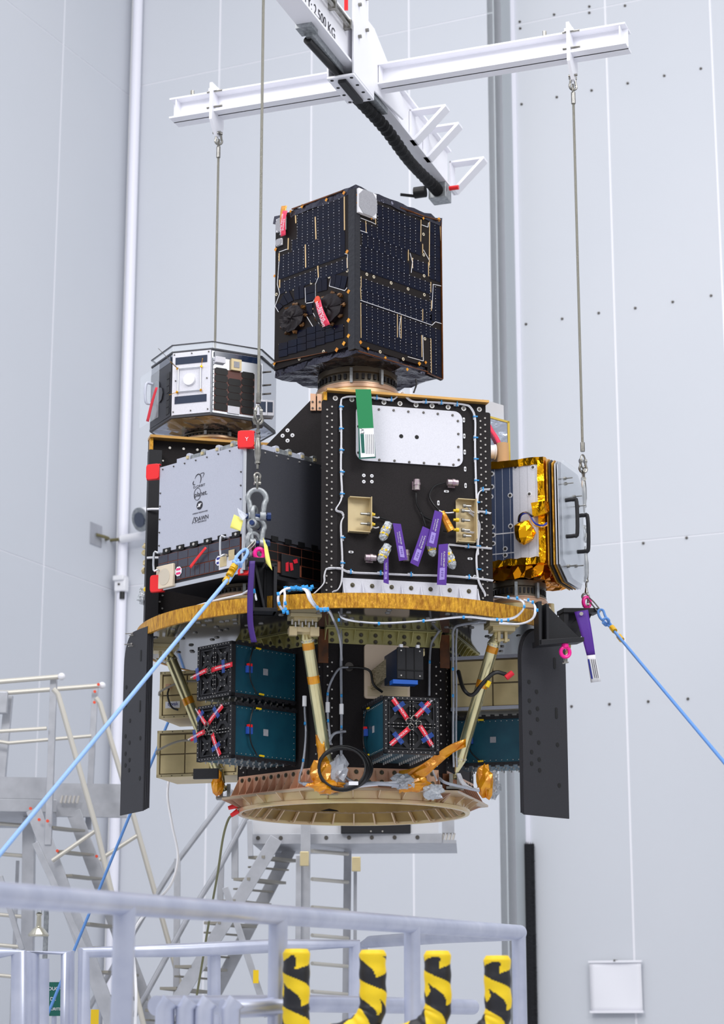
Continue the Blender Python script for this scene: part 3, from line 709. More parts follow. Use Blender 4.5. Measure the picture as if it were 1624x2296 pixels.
e = MB(); cE = V((FX + .012, FY - .02, zb1 + .02)); e.tube([cE + V((.017 * math.cos(a), .006 * math.cos(a), .02 * math.sin(a))) for a in [2 * PI * i / 16 for i in range(16)]], .0085, 8, True); e.cyl(cE - V((0, 0, .03)), cE - V((0, 0, .018)), .016, n=10)
tag(e.build('pink_lifting_eye', mpink, None), 'pink lifting eye on the front bracket inside the bottom shackle', 'lifting eye')
# right brackets
f = Fr((W(1210, 1400, 7.98).x, 7.98, 0), 18)
def FP(fr, L, d=0): return [fr.px(x, y, d) for x, y in L]
b = MB(); b.poly(f, FP(f, [(1205, 1352), (1232, 1356), (1302, 1426), (1302, 1436), (1208, 1440)]), -.03, -.018)
b.poly(f, FP(f, [(1203, 1350), (1211, 1350), (1211, 1448), (1205, 1448)]), -.03, .02); b.poly(f, FP(f, [(1205, 1436), (1306, 1430), (1306, 1440), (1205, 1449)]), -.05, .02)
b.poly(f, FP(f, [(1222, 1354), (1228, 1358), (1228, 1437), (1222, 1438)]), -.02, .018)
b.build('lifting_bracket', mblkm, D, bevel=.0015, label='black triangular bracket at the right deck edge')
f3 = Fr((RXx, RY - .02, 0), 15)
b = MB(); b.poly(f3, FP(f3, [(1262, 1367), (1336, 1366), (1300, 1440), (1276, 1440), (1276, 1400)]), -.03, -.018)
b.poly(f3, FP(f3, [(1258, 1366), (1340, 1366), (1340, 1376), (1258, 1376)]), -.05, .03); b.poly(f3, FP(f3, [(1260, 1374), (1272, 1374), (1272, 1420), (1262, 1420)]), -.04, .02)
e_ = V((RXx - PX, RY - PY, 0)).normalized(); f5 = Fr(V((PX, PY, 0)) + e_ * (PR - .03), 0, tuple(e_), (0, 0, 1)); LL = V((RXx - PX, RY - PY, 0)).length - PR + .03; zA_ = ZY(1376, RY)
b.poly(f5, [(0, zP0 - .02), (0, zP1 + .03), (LL, zA_ + .016), (LL, zA_)], -.012, .012)
b.build('lifting_bracket', mblkm, D, bevel=.0015, label='black arm bracket under the right sling')
b = MB(); z = ZY(1362, RY); cE = V((RXx, RY, z + .022)); b.tube([cE + V((.015 * math.cos(a), .006 * math.cos(a), .022 * math.sin(a))) for a in [2 * PI * i / 16 for i in range(16)]], .008, 8, True); b.cyl(cE - V((0, 0, .033)), cE - V((0, 0, .018)), .015, n=10)
tag(b.build('pink_lifting_eye', mpink, None), 'pink lifting eye at the foot of the right sling', 'lifting eye')
cE = f.w(1268, 1462); b = MB(); b.tube([cE + f.ex * .019 * math.cos(a) + V((0, 0, .02 * math.sin(a))) for a in [2 * PI * i / 16 for i in range(16)]], .0075, 8, True); b.cyl(cE + V((0, 0, .018)), cE + V((0, 0, .032)), .014, n=10)
o = b.build('pink_lifting_eye', mpink, None); tag(o, 'unused pink lifting eye hanging below the right bracket', 'lifting eye')
b = MB(); bow(b, (RXx - .004, RY, ZY(1338, RY)), .014, .036, .005, 5, 1); b.cyl((RXx, RY, ZY(1330, RY)), (RXx, RY, ZY(1318, RY)), .009, .005); b.build('end_shackle', msteel, bpy.data.objects['wire_sling.001'])
b = MB().cyl(cE - V((0, 0, .02)), cE - V((0, 0, .045)), .003); eyeloop(b, cE - V((0, 0, .03)), .006, .012, .0025); b.cyl(cE + V((-.012, 0, -.045)), cE + V((.012, 0, -.04)), .003)
tag(b.build('snap_hook', msteel, None), 'little steel snap hook dangling from the unused pink eye', 'hook')
# ================================================================ UPPER TOWER
TO = W(733, 878, 8.05); TF = Fr((TO.x, TO.y, 0), HXY); tw = TF.px(1092, 1100)[0]; zT1 = TF.px(733, 880)[1]; zT0 = zP1 - .004
towd = .44
tp = MB().fb(TF, 0, zT0, tw, zT1, -.02, 0).build('tower_panel', mblk, D, label='black front panel of the tower')
for s, nm in ((.14, 0), (tw - .02, 1)): MB().fb(TF, s, zT0, s + .02, zT1, -towd + .021, -.021).build('tower_panel', mblk, D)
MB().fb(TF, .14, zT0, tw, zT1, -towd, -towd + .02).build('tower_panel', mblk, D)
b = MB().poly(Fr(TF.o, 0, tuple(TF.ex), tuple(TF.ez)), [(-.006, .032), (-.006, -.02), (.13, -towd), (tw, -towd), (tw + .005, .032)], -zT1 - .01, -zT1)
b.build('tower_top_plate', M('gold_top_plate', (196, 152, 84), .4, .4, var=(6, (176, 130, 64))), D, label='gold-edged top plate')
for s in (-.022, tw - .048):
    w = .066; c = MB().poly(TF, rrect(s, zT0 + .0, s + w, zT1 - .035, .008, 3), .001, .006).build('corner_strip', mblk, tp)
    pts = []
    n = 27
    for i in range(n):
        z = zT0 + .03 + (zT1 - .06 - zT0 - .03) * i / (n - 1); pts.append((s + (.022 if i % 2 else .042), z)) 
        pts.append((s + (.042 if i % 2 else .022) + .0, z + .0)) if 0 else None
    pts = [(s + .022, zT0 + .03 + .0285 * i) for i in range(int((zT1 - .06 - zT0 - .03) / .0285) + 1)] + [(s + .042, zT0 + .044 + .0285 * i) for i in range(int((zT1 - .06 - zT0 - .044) / .0285) + 1)]
    bolts(TF, pts, .0046, .004, mrivet, c, .006, 10)
# top screws
pts = [TF.px(x, y) for x, y in ((752, 893), (789, 896), (861, 902), (897, 905), (933, 908), (969, 910), (1005, 913), (1040, 916), (1075, 918))]
bolts(TF, pts, .006, .005, mboltd, tp, washer=(.0105, M('light_washer', (210, 208, 206), .4, .3)))
# white access panel
wp = MB().poly(TF, rrect(*TF.px(798, 1036), *TF.px(1034, 918), .045), .0, .006) if 0 else None
a0, b0 = TF.px(798, 1035); a1, b1 = TF.px(1036, 925)
b0 = TF.px(798, 1032)[1]; b1 = TF.px(900, 914)[1]
wpn = MB().poly(TF, rrect(a0, b0, a1, b1, .035, 6), .001, .006).build('access_panel', mwhite, tp, label='white access panel')
pts = [TF.px(x, y) for x, y in ((849, 919), (882, 921), (915, 924), (949, 926), (981, 929), (1014, 932), (850, 1032), (884, 1034), (917, 1037), (950, 1039), (984, 1041), (1016, 1043), (1026, 945), (1027, 974), (1027, 1003), (1028, 1032), (803, 957), (803, 1016))]
bolts(TF, pts, .0055, .004, mboltd, wpn, .006)
for x, y in ((899, 979), (934, 981)): a, q = TF.px(x, y); MB().fc(TF, a, q, .006, .0068, .0085, n=20).build('port_hole', mdark, wpn)
# small cable clip pads
b = MB(); bt = MB()
for x, y, v in [(1040, 942, 1), (1041, 978, 1), (1042, 1014, 1), (1043, 1052, 1), (1044, 1089, 1), (983, 1128, 1), (787, 1238, 0), (1054, 1253, 0), (1001, 1102, 0)]:
    a, q = TF.px(x, y); w, h = ((.0045, .010) if v else (.010, .0045)); b.poly(TF, rrect(a - w, q - h, a + w, q + h, .003, 2), 0, .003); bt.fb(TF, a - w * .4, q - h * .4, a + w * .4, q + h * .4, .003, .005)
b.build('clip_pads', mwplain, tp, kind='stuff'); bt.build('clip_ties', mboltd, tp, kind='stuff')
pts = [TF.px(x, y) for x, y in ((816, 1066), (834, 1067), (816, 1080), (834, 1080), (1065, 1293))]
bolts(TF, pts, .0025, .003, mboltd, tp, washer=(.0072, mwplain))
# white gusset strip at foot of panel
wg = TF.px(768, 1298)[1] - zT0
gs = gusset_strip(TF, TF.px(768, 1300)[0], TF.px(1072, 1300)[0], zT0 + .004, 1, .07, wg, 7, mwhite, D, 'white bracket strip at the foot of the tower')
# connector boxes
def conn_box(x0, y0, x1, y1, flip, lbl):
    a0, b0 = TF.px(x0, y0); a1, b1 = TF.px(x1, y1); t = MB(); w = .003; d = .05
    t.fb(TF, a0, b0, a1, b1, 0, .003)
    if flip: t.poly(Fr(TF.p(a1, 0), 0, tuple(TF.ez), (0, 0, 1)), [(0, b0), (d, b0 + .012), (d, b1), (0, b1)], -w, 0); 
    else: t.poly(Fr(TF.p(a0, 0), 0, tuple(TF.ez), (0, 0, 1)), [(0, b0), (d, b0), (d, b1), (0, b1)], 0, w)
    for q in (b0, b1 - w): t.poly(Fr(TF.p(0, q), 0, tuple(TF.ex), tuple(TF.ez)), [(a0, 0), (a1, 0), (a1 if flip else a0, d)], -w, 0) if 0 else t.fb(TF, a0, q, a1, q + w, 0, d * .7)
    o = t.build('connector_box', mchampf, tp); return a0, b0, a1, b1, o
c1 = conn_box(780, 1195, 826, 1120, True, '')
c2 = conn_box(1023, 1218, 1060, 1124, True, '')
def coax(mb, a, q, L, sgn):
    e = TF.ex * sgn; p = TF.p(a, q, .03); mb.cyl(p, p + e * .012, .008, n=12); mb.cyl(p + e * .012, p + e * L, .005, n=10)
b = MB(); 
for x, y in ((826, 1157), (826, 1179)): a, q = TF.px(x, y); coax(b, a, q, .02, 1)
for x, y in ((1024, 1149), (1024, 1170), (1024, 1192)): a, q = TF.px(x, y); coax(b, a, q, .022, -1)
b.build('yellow_connectors', myt, tp, kind='stuff')
b = MB()
for x, y in ((826, 1157), (826, 1179)): a, q = TF.px(x, y); coax(b, a, q, .04, -1)
for x, y in ((1030, 1149), (1030, 1170), (1030, 1192), (1033, 1138), (1033, 1205)): a, q = TF.px(x, y); coax(b, a, q, .035, 1)
b.build('coaxial_connectors', msteel, tp, kind='stuff')
# round multi-pin connectors
for x, y, v in ((932, 1090, 1), (1012, 1085, 0), (828, 1253, 0), (908, 1248, 1)):
    a, q = TF.px(x, y); b = MB(); b.cm = 0; b.fb(TF, a - .015, q - .017, a + .015, q + .017, 0, .004)
    e = TF.ey if v else TF.ex
    c = TF.p(a, q, .02); b.cyl(c - e * .022, c + e * .022, .013, n=14); b.cyl(c - e * .002, c + e * .008, .0155, n=14); b.cyl(TF.p(a, q, .002), TF.p(a, q, .02), .010)
    b.build('round_connector', M('connector_shell', (190, 184, 178), .35, .7, var=(60, (170, 140, 160))), tp, smooth=40)
def pline(f, L, d, k=5): return spline([f.w(x, y, d if len(q) == 0 else q[0]) for x, y, *q in L], k)
def cable(pts, r, mat, parent, name='white_cable'): return MB().tube(pts, r, 6).build(name, mat, parent, smooth=60)
harness = []
d = .012
harness.append(pline(TF, [(770, 1158), (766, 1150), (753, 1143), (766, 1115), (764, 1050), (765, 980), (764, 905), (772, 892), (800, 890), (845, 893), (880, 897), (900, 880), (908, 888), (925, 901), (960, 902), (1000, 904), (1040, 908), (1055, 915), (1065, 940), (1065, 1000), (1067, 1080), (1070, 1160), (1072, 1220), (1068, 1250), (1072, 1300), (1086, 1330), (1088, 1338)], d))
harness.append(pline(TF, [(770, 1160), (764, 1180), (767, 1250), (766, 1300), (758, 1322), (745, 1328)], d))
harness.append(pline(TF, [(1072, 1215), (1075, 1180), (1065, 1160), (1050, 1148)], d)); harness.append(pline(TF, [(1072, 1245), (1068, 1200), (1058, 1195), (1042, 1192)], d))
harness.append(pline(TF, [(1070, 1130), (1072, 1110), (1080, 1100), (1098, 1098)], d)); harness.append(pline(TF, [(1060, 1148), (1080, 1148), (1100, 1152)], d))
harness.append(pline(TF, [(1005, 1222), (1048, 1226), (1102, 1231)], d))
harness.append(pline(TF, [(730, 1277), (760, 1275), (785, 1284), (850, 1287), (920, 1290), (1000, 1292), (1060, 1297), (1105, 1303)], d))
harness.append(pline(TF, [(700, 1335), (725, 1310), (727, 1290), (735, 1275), (765, 1276)], d))
for h in harness:
    cable(h, .0029, mcable, tp); cable([p + V((.003, -.002, .003)) for p in h], .0021, mcable, tp)
b = MB(); b2 = MB()
for x, y in [(764, 914), (764, 963), (765, 1011), (766, 1060), (766, 1109), (843, 893), (876, 897), (953, 902), (988, 904), (1023, 908), (1064, 936), (1065, 983), (1066, 1031), (1067, 1079), (1069, 1128), (767, 1207), (767, 1264), (785, 1283), (852, 1286), (920, 1289), (1050, 1295), (1048, 1226), (1081, 1099), (1088, 1150), (1072, 1278), (1071, 1226)]:
    a, q = TF.px(x, y); v = x in (764, 765, 766, 767, 1064, 1065, 1066, 1067, 1069, 1072, 1071)
    w, h = ((.006, .011) if v else (.011, .006)); b.fb(TF, a - w, q - h, a + w, q + h, .001, .006); w, h = ((.009, .002) if v else (.002, .009)); b2.fb(TF, a - w, q - h, a + w, q + h, .006, .019)
b.build('cable_clips', mwplain, tp, kind='stuff'); b2.build('cable_ties', mcy, tp, kind='stuff')
for L in ([(933, 1105), (935, 1130), (945, 1150), (955, 1180)], [(943, 1150), (955, 1160), (968, 1166)], [(998, 1082), (975, 1090), (963, 1110), (970, 1128), (985, 1145)], [(850, 1160), (865, 1164), (873, 1170)], [(1005, 1192), (995, 1190)]):
    h = pline(TF, L, .014); cable(h, .0038, mbcable, tp, 'black_cable')
for L in ([(985, 1145), (1000, 1150), (1018, 1149)], [(832, 1157), (845, 1161), (851, 1160)], [(832, 1180), (842, 1184), (850, 1182)], [(1050, 1137), (1060, 1148), (1075, 1150)]):
    h = pline(TF, L, .02); cable(h, .003, mcable, tp)
# bubble wrapped plugs
def wrapped(x0, y0, x1, y1, r, lbl):
    p0 = TF.w(x0, y0, .04); p1 = TF.w(x1, y1, .045); t = thing('wrapped_plug', lbl, 'plug', p1); b = MB()
    n = 12; d = (p1 - p0); a = d.normalized().orthogonal().normalized(); c = d.normalized().cross(a); m = 9
    b.grid(n, m, lambda u, v: p0 + d * v + (a * math.cos(2 * PI * u) + c * math.sin(2 * PI * u)) * r * (.55 + .6 * math.sin(PI * min(1, v * .9 + .1)) ** .5 + .15 * math.sin(u * 2 * PI * 5 + v * 11)) * (1 if v < .99 else .5))
    b.build('bubble_wrap', mwrap, t, smooth=0)
    b = MB(); b.cyl(p0 + d * .3, p0 + d * .42, r * 1.12, n=12); b.cyl(p0 + d * .62, p0 + d * .70, r * 1.14, n=12); b.build('yellow_tape', myt, t)
wrapped(872, 1172, 856, 1212, .016, 'bubble-wrapped plug hanging from the left connector box')
wrapped(870, 1222, 852, 1262, .017, 'bubble-wrapped plug below the first, next to a round connector')
wrapped(963, 1205, 972, 1248, .015, 'bubble-wrapped plug half hidden behind the crossed purple tags')
wrapped(998, 1226, 1018, 1276, .017, 'bubble-wrapped plug hanging lowest right on the tower panel')
p0 = TF.w(990, 1148, .05); p1 = TF.w(1012, 1190, .05); b = MB().cyl(p0, p1, .013, .016, 8); tag(b.build('amber_wrapped_plug', mamber, None, smooth=0), 'amber tape wrapped plug beside the right connector box', 'plug')
# purple tags
def ptag(pts, lbl, code, d=.055, window=True):
    f = Fr(TF.p(0, 0, d), TF.yaw); q = [V(f.px(x, y)).to_3d() for x, y in pts]     # top-left, top-right, bottom-right, bottom-left
    b = MB(); b.poly(f, [(p.x, p.y) for p in q], 0, .001); t = b.build('purple_flag_tag', mpurple, None); tag(t, lbl, 'tag')
    dn = (q[3] - q[0]); dx = (q[1] - q[0]); ang = math.degrees(math.atan2(dn.y, dn.x))
    c = q[0] + dn * .74 + dx * .5; u = dn.normalized(); w = dx.normalized()
    if window:
        L = dn.length; s = dx.length * .28
        b = MB(); b.poly(f, [((c + u * L * k * .15 + w * m * s).x, (c + u * L * k * .15 + w * m * s).y) for k, m in ((-1, -1), (-1, 1), (1, 1), (1, -1))], .001, .0016); o = b.build('lilac_window', mlilac, t)
        text(f, c.x, c.y, .002, '0 0 0', dx.length * .3, mpurple, t, rot=ang)
        c2 = q[0] + dn * .38 + dx * .62; text(f, c2.x, c2.y, .002, code, dx.length * .24, mtw, t, rot=ang)
        c2 = q[0] + dn * .38 + dx * .35; text(f, c2.x, c2.y, .002, 'REMOVE BEFORE FLIGHT', dx.length * .12, mtw, t, rot=ang)
    return t
ptag([(881, 1173), (899, 1175), (914, 1255), (895, 1258)], 'purple flag tag hanging just right of the bubble-wrapped plugs', 'FLAG-SSMS-007')
ptag([(948, 1180), (966, 1188), (938, 1271), (920, 1262)], 'purple flag tag leaning left, partly under the tallest one', 'FLAG-SSMS-006', .058)
ptag([(975, 1144), (993, 1150), (979, 1228), (956, 1224)], 'topmost purple flag tag, overlapping the leaning one', 'FLAG-SSMS-001', .066)
ptag([(984, 1221), (1005, 1219), (1001, 1312), (980, 1311)], 'purple flag tag hanging lowest before the white bracket strip', 'FLAG-SSMS-009', .06)
ptag([(861, 1250), (871, 1248), (872, 1310), (860, 1306)], 'narrow purple flag tag below the lower wrapped plug', 'FLAG-SSMS-007', .052)
# green tag
f = Fr(TF.p(0, 0, .06), TF.yaw); t = thing('green_status_tag', 'long green tag with white printed label draped over the tower top', 'tag', f.w(820, 1030))
q = FP(f, [(797, 873), (832, 873), (838, 962), (804, 961)]); MB().poly(f, q, 0, .001).build('green_strip', mgreen, t)
q = FP(f, [(804, 961), (838, 960), (843, 1027), (805, 1029)]); MB().poly(f, q, -.001, 0).build('green_backing', mdgreen, t)
q = FP(f, [(806, 961), (838, 960), (841, 1024), (809, 1026)]); MB().poly(f, q, .0005, .0015).build('printed_label', mwplain, t)
a, q = f.px(813, 967); text(f, a, q, .002, 'LV', .02, mtxt, t, rot=90)
b = MB(); q = FP(f, [(808, 973), (816, 973), (818, 1016), (811, 1016)]); b.poly(f, q, .0015, .002); b.build('green_block', mdgreen, t)
b = MB()
for k in range(5):
    p = FP(f, [(820 + k * 4, 974), (821 + k * 4, 974), (822 + k * 4, 1018), (821 + k * 4, 1018)]); b.poly(f, p, .0015, .002)
b.build('printed_lines', mtxt, t, kind='stuff')
# fin between towers, bracket
fp = MB(); f = Fr(TF.p(-.0, 0, -.30), HXY - 20); fp.poly(f, FP(f, [(733, 888), (706, 888), (596, 1000), (560, 1000), (560, 1335), (745, 1335)]), -.02, 0)
gp = fp.build('gusset_panel', mblk, D, label='black sloping gusset panel between the towers')
pts = [f.px(x, y) for x, y in ((645, 965), (634, 977), (656, 976), (645, 988))]
bolts(f, pts, .003, .003, mboltd, gp, washer=(.0085, mwplain))
b = MB(); b.poly(f, FP(f, [(697, 884), (709, 885), (709, 922), (697, 922)]), 0, .012); b.poly(f, FP(f, [(712, 885), (724, 886), (724, 922), (712, 922)]), 0, .012); o = b.build('tower_cleat', mcopper, D)
bolts(f, [f.px(x, y) for x, y in ((702, 903), (702, 917), (718, 903), (718, 917))], .005, .005, mboltd, o, .012)
# gold edge pieces
MB().fb(TF, -.016, zT1 - .035, -.001, zT1 - .001, -.02, .01).build('gold_tape_edge', mgold, D)
# left tower
LO = W(334, 1000, 8.60); LT = Fr((LO.x, LO.y, 0), 15); zL1 = LT.px(345, 987)[1]; lw = .50
for s0, s1, c0, c1_ in ((.0, lw, -.02, 0), (.25, .27, -.319, -.021), (lw - .02, lw, -.34, -.021), (.25, lw - .021, -.34, -.32)):
    o = MB().fb(LT, s0, zP1, s1, zL1, c0, c1_).build('side_tower_panel', mblk, D)
    if s1 == lw and c0 == -.02: ltp = o
MB().poly(Fr(LT.p(0, 0, 0), 0, tuple(LT.ex), tuple(LT.ez)), [(-.002, .05), (-.002, -.02), (.12, -.35), (lw + .02, -.35), (lw + .02, .05)], -zL1 - .011, -zL1).build('side_tower_top', bpy.data.materials['gold_top_plate'], D)
MB().fb(LT, .0, zL1 - .05, .014, zL1, .002, .03).build('gold_tape_edge', mgold, D)
c = MB().fb(LT, -.005, zP1, .05, zL1 - .055, .001, .045).build('corner_profile', mblkm, ltp)
pts = [(.062 + .012 * (i % 2), zP1 + .04 + .028 * i) for i in range(int((zL1 - zP1 - .1) / .028))]
bolts(LT, pts, .005, .004, mbolt, ltp); bolts(LT, [(.09 + .06 * i, zL1 - .03) for i in range(7)], .007, .006, mbolt, ltp)
for y in (1142, 1251):
    P = LT.w(330, y, .05); cable([P, P + V((.02, -.005, .0)), P + V((.055, -.005, 0))], .005, mcable, D)
P = LT.w(322, 1338, 0)
crumple(P, .028, (.9, .7, 1.2), mwrap, 'bubble_wrapped_plug', D, .3); MB().cyl(P + V((.012, -.015, .02)), P + V((.02, -.02, .03)), .016, n=8).build('yellow_tape', myt, D)
b = MB()
for x, y in ((327, 1225), (326, 1240), (327, 1262), (324, 1280)): b.ball(LT.w(x, y, -.02), .014, 8, 6, (1, 1, 1), .3)
b.build('rear_connectors', mchamp, D, smooth=0, kind='stuff')
# ================================================================ SEPARATION RINGS
def sep_ring(label, c, z0, z1, r, parent_label=None, cover=None):
    t = thing('separation_ring', label, 'ring', (c[0], c[1], z0)); h = z1 - z0; c = V((c[0], c[1], z0))
    MB().lathe(c, [(r * .93, 0), (r * 1.12, 0), (r * 1.12, h * .1), (r * 1.04, h * .2), (r * 1.04, h * .44), (r * 1.15, h * .46), (r * 1.15, h * .55), (r * 1.0, h * .57), (r * .93, h * .57)], 72, closed=True).build('lower_ring', mring, t, smooth=25)
    MB().lathe(c, [(r * .9, h * .57), (r * 1.02, h * .57), (r * 1.05, h * .6), (r * 1.05, h * .66), (r * 1.01, h * .68), (r * 1.01, h * .7), (r * .9, h * .7)], 72, closed=True).build('copper_band', M('pink_metal', (196, 160, 134), .3, .6), t, smooth=25)
    MB().lathe(c, [(r * .9, h * .7), (r * 1.01, h * .7), (r * 1.01, h * .73), (r * .95, h * .74), (r * .95, h * .88), (r * 1.0, h * .9), (r * 1.0, h), (r * .9, h)], 72, closed=True).build('clamp_band', M('clamp_band_metal', (96, 88, 76), .4, .6), t, smooth=25)
    b = MB()
    for k in range(40):
        a = 2 * PI * k / 40; e = V((math.cos(a), math.sin(a), 0)); f = Fr(c + e * r * .95, 0, tuple(V((0, 0, 1)).cross(e)), (0, 0, 1)); b.fb(f, -r * .035, h * .76, r * .03, h * .86, -r * .02, r * .045)
    b.build('clamp_shoes', mblkm, t, kind='stuff')
    b = MB()
    for a in (262, 305):
        e = V((math.cos(R(a)), math.sin(R(a)), 0)); f = Fr(c + e * r, 0, tuple(V((0, 0, 1)).cross(e)), (0, 0, 1)); b.fb(f, -.006, h * .66, .006, h * .95, -.0, .014)
    b.build('bolt_catchers', mgalv, t, kind='stuff')
    cable([c + V((r * 1.03 * math.cos(R(a)), r * 1.03 * math.sin(R(a)), h * (.3 + .12 * math.sin(a * .21)))) for a in range(185, 355, 5)], .003, mcable, t)
    return t
SC = V((-.02, 8.61, 0))
zS0 = ZY(788, 8.25)
sep_ring('round separation ring between tower top and dark blue cube satellite', (SC.x, SC.y), zT1 + .0105, zS0 - .001, .172)
# ================================================================ TOP SATELLITE
S = thing('solar_satellite', 'tall box satellite clad in dark blue solar cells on top of the tower', 'satellite', (SC.x, SC.y, zS0))
cor = V((W(797, 413, 8.25).x, 8.25, 0)); SR = Fr(cor, 45); SL = Fr(cor + V((-.357, .357, 0)), -45); wS = .505; wR = .53
zS1 = SR.px(797, 418)[1]
core = MB(); core.fb(SR, .004, zS0 + .03, wR - .004, zS1 - .01, -wS + .004, -.004); core.build('body', mkap, S)
# foil top & bottom skirts
b = foil_box(MB(), SR, -.002, zS1 - .03, wR + .002, zS1 + .004, -wS - .002, .004, .005, .035); b.build('foil_top', mmli, S, smooth=0, label='crinkled black foil hood')
b = foil_box(MB(), SR, .01, zS0, wR - .01, zS0 + .035, -wS + .01, -.008, .006, .04); b.build('foil_base', mmli, S, smooth=0, label='crinkled black foil base')
pL = MB().fb(SL, .01, zS0 + .03, wS - .03, zS1 - .028, -.004, .002).build('left_solar_panel', mkap, S)
pR = MB().fb(SR, .02, zS0 + .03, wR - .0, zS1 - .028, -.004, .002).build('right_solar_panel', mkap, S)
MB().fb(SL, wS - .035, zS0 + .01, wS + .004, zS1 - .01, -.004, .007).build('corner_cloth', mmlib, S); MB().fb(SR, -.006, zS0 + .01, .022, zS1 - .01, -.004, .007).build('corner_cloth', mmlib, S)
def zm(x, y): return 590 + x / 3.867, 400 + y / 3.867     # crop coordinates of the close-up
def cells(f, panel, xs, rows, skip, cw, ch):
    """rows: (y at reference x, x0, x1) in close-up pixels"""
    dots = MB()
    for (yr, xa, xb) in rows:
        s0 = f.px(*zm(xa, 700))[0]; s1 = f.px(*zm(xb, 700))[0]; n = max(1, round((s1 - s0) / cw)); w = (s1 - s0) / n; h = f.px(*zm(800, yr))[1] if 0 else yr
        for i in range(n):
            a = s0 + i * w; ok = True
            for (ka0, kb0, ka1, kb1) in skip:
                if a + w * .5 > ka0 and a + w * .5 < ka1 and h - ch * .5 > kb0 and h - ch * .5 < kb1: ok = False
            if ok:
                plate_obj('solar_cell', f, a + .0007, h - ch + .0007, a + .0007 + round(cw - .0016, 4), h - .0007, .002, .0036, mcell, panel)
                dots.fb(f, a - .0005, h - ch * .5 - .0015, a + .0005, h - ch * .5 + .0015, .0037, .004); dots.fb(f, a - .0016, h - .002, a + .0016, h + .001, .0037, .0041)
                dots.fb(f, a - .0004, h - ch * .8, a + .0004, h - ch * .7, .0037, .004); dots.fb(f, a - .0004, h - ch * .3, a + .0004, h - ch * .2, .0037, .004)
    dots.build('cell_interconnects', mwplain, panel, kind='stuff')
cw, ch = .0325, .0545
hz = lambda y: zS1 - (y - 50) / 1450 * (zS1 - zS0)      # height on the near corner edge
def skp(f, L): return [(f.px(*zm(x0, 700))[0], hz(y1), f.px(*zm(x1, 700))[0], hz(y0)) for x0, y0, x1, y1 in L]
rows = [(hz(y), x0, x1) for y, x0, x1 in ((135, 985, 1365), (242, 990, 1365), (349, 840, 1365), (456, 855, 1245), (563, 840, 1265), (508, 1295, 1425), (670, 840, 1445), (845, 840, 1450), (952, 850, 1455), (1068, 845, 1450), (1175, 845, 1370), (1282, 845, 1370))]
cells(SR, pR, None, rows, [], cw, ch)
rows = [(hz(y), 1440, 1535) for y in (100, 207, 314, 421, 528, 690, 797, 904, 1068, 1175, 1282, 1389)]
cells(SR, pR, None, rows, [], cw, ch)
rows = [(hz(y), x0, x1) for y, x0, x1 in ((110, 300, 710), (215, 300, 710), (320, 255, 712), (425, 140, 715), (530, 140, 715), (668, 150, 740))]
cells(SL, pL, None, rows, [], cw, ch)
# beige bus strips and traces
b = MB()
def strip(f, mb, x0, y0, x1, y1, w=.0035, c=.0042):
    a0, q0 = f.px(*zm(x0, y0)); a1, q1 = f.px(*zm(x1, y1)); d = V((a1 - a0, q1 - q0)); n = V((-d.y, d.x)).normalized() * w / 2
    mb.poly(f, [(a0 + n.x, q0 + n.y), (a1 + n.x, q1 + n.y), (a1 - n.x, q1 - n.y), (a0 - n.x, q0 - n.y)], .003, c)
for L in ((968, 310, 972, 400), (885, 370, 890, 475), (840, 950, 845, 1050), (1365, 360, 1362, 550), (1380, 570, 1380, 650), (1255, 620, 1255, 715), (1290, 690, 1292, 780), (1430, 730, 1430, 850), (1450, 900, 1450, 990), (1160, 1180, 1160, 1380), (1192, 1190, 1192, 1390), (1380, 1135, 1380, 1235), (1370, 1360, 1372, 1550), (1440, 370, 1436, 760), (1450, 1390, 1455, 1690), (845, 850, 845, 950), (1455, 1060, 1455, 1150), (1530, 400, 1545, 700), (842, 1080, 845, 1385)): strip(SR, b, *L)
b.build('bus_strips', mbeige, pR, kind='stuff')
b = MB()
for L in ((458, 335, 465, 530), (372, 575, 376, 775), (710, 160, 712, 450), (480, 760, 486, 860), (145, 650, 145, 720), (150, 880, 150, 950), (735, 690, 737, 780), (285, 300, 290, 390), (440, 1130, 380, 1190), (225, 520, 222, 620)): strip(SL, b, *L, w=.006)
for i in range(7): strip(SL, b, 140 + i * 82, 1440 - i * 24, 215 + i * 82, 1425 - i * 24)
b.build('bus_strips', mbeige, pL, kind='stuff')
b = MB()
for P in ([(838, 1058), (1150, 1165), (1460, 1275), (1490, 1245), (1545, 1262)], [(840, 345), (935, 382), (972, 400)], [(840, 455), (900, 475)], [(1370, 405), (1425, 425), (1430, 385)], [(1385, 620), (1435, 710)], [(1270, 650), (1290, 730), (1280, 820)], [(1250, 1548), (1385, 1585), (1380, 1360)], [(1540, 935), (1470, 920), (1460, 1130)], [(1190, 1200), (1175, 1300), (1180, 1380)]):
    for (x0, y0), (x1, y1) in zip(P, P[1:]): strip(SR, b, x0, y0, x1, y1, .0022, .0045)
b.build('white_traces', mwplain, pR, kind='stuff')
b = MB()
for P in ([(145, 640), (215, 615)], [(145, 720), (130, 920), (150, 1000), (110, 1110), (140, 1160)], [(485, 860), (460, 920), (460, 1030), (440, 1075), (380, 1085)], [(380, 1190), (440, 1290), (436, 1340)], [(440, 1170), (515, 1300), (512, 1320)], [(600, 850), (580, 935), (715, 975), (735, 950)], [(735, 780), (740, 660), (715, 655)], [(370, 950), (375, 1080)]):
    for (x0, y0), (x1, y1) in zip(P, P[1:]): strip(SL, b, x0, y0, x1, y1, .0025, .0045)
b.build('white_traces', mwplain, pL, kind='stuff')
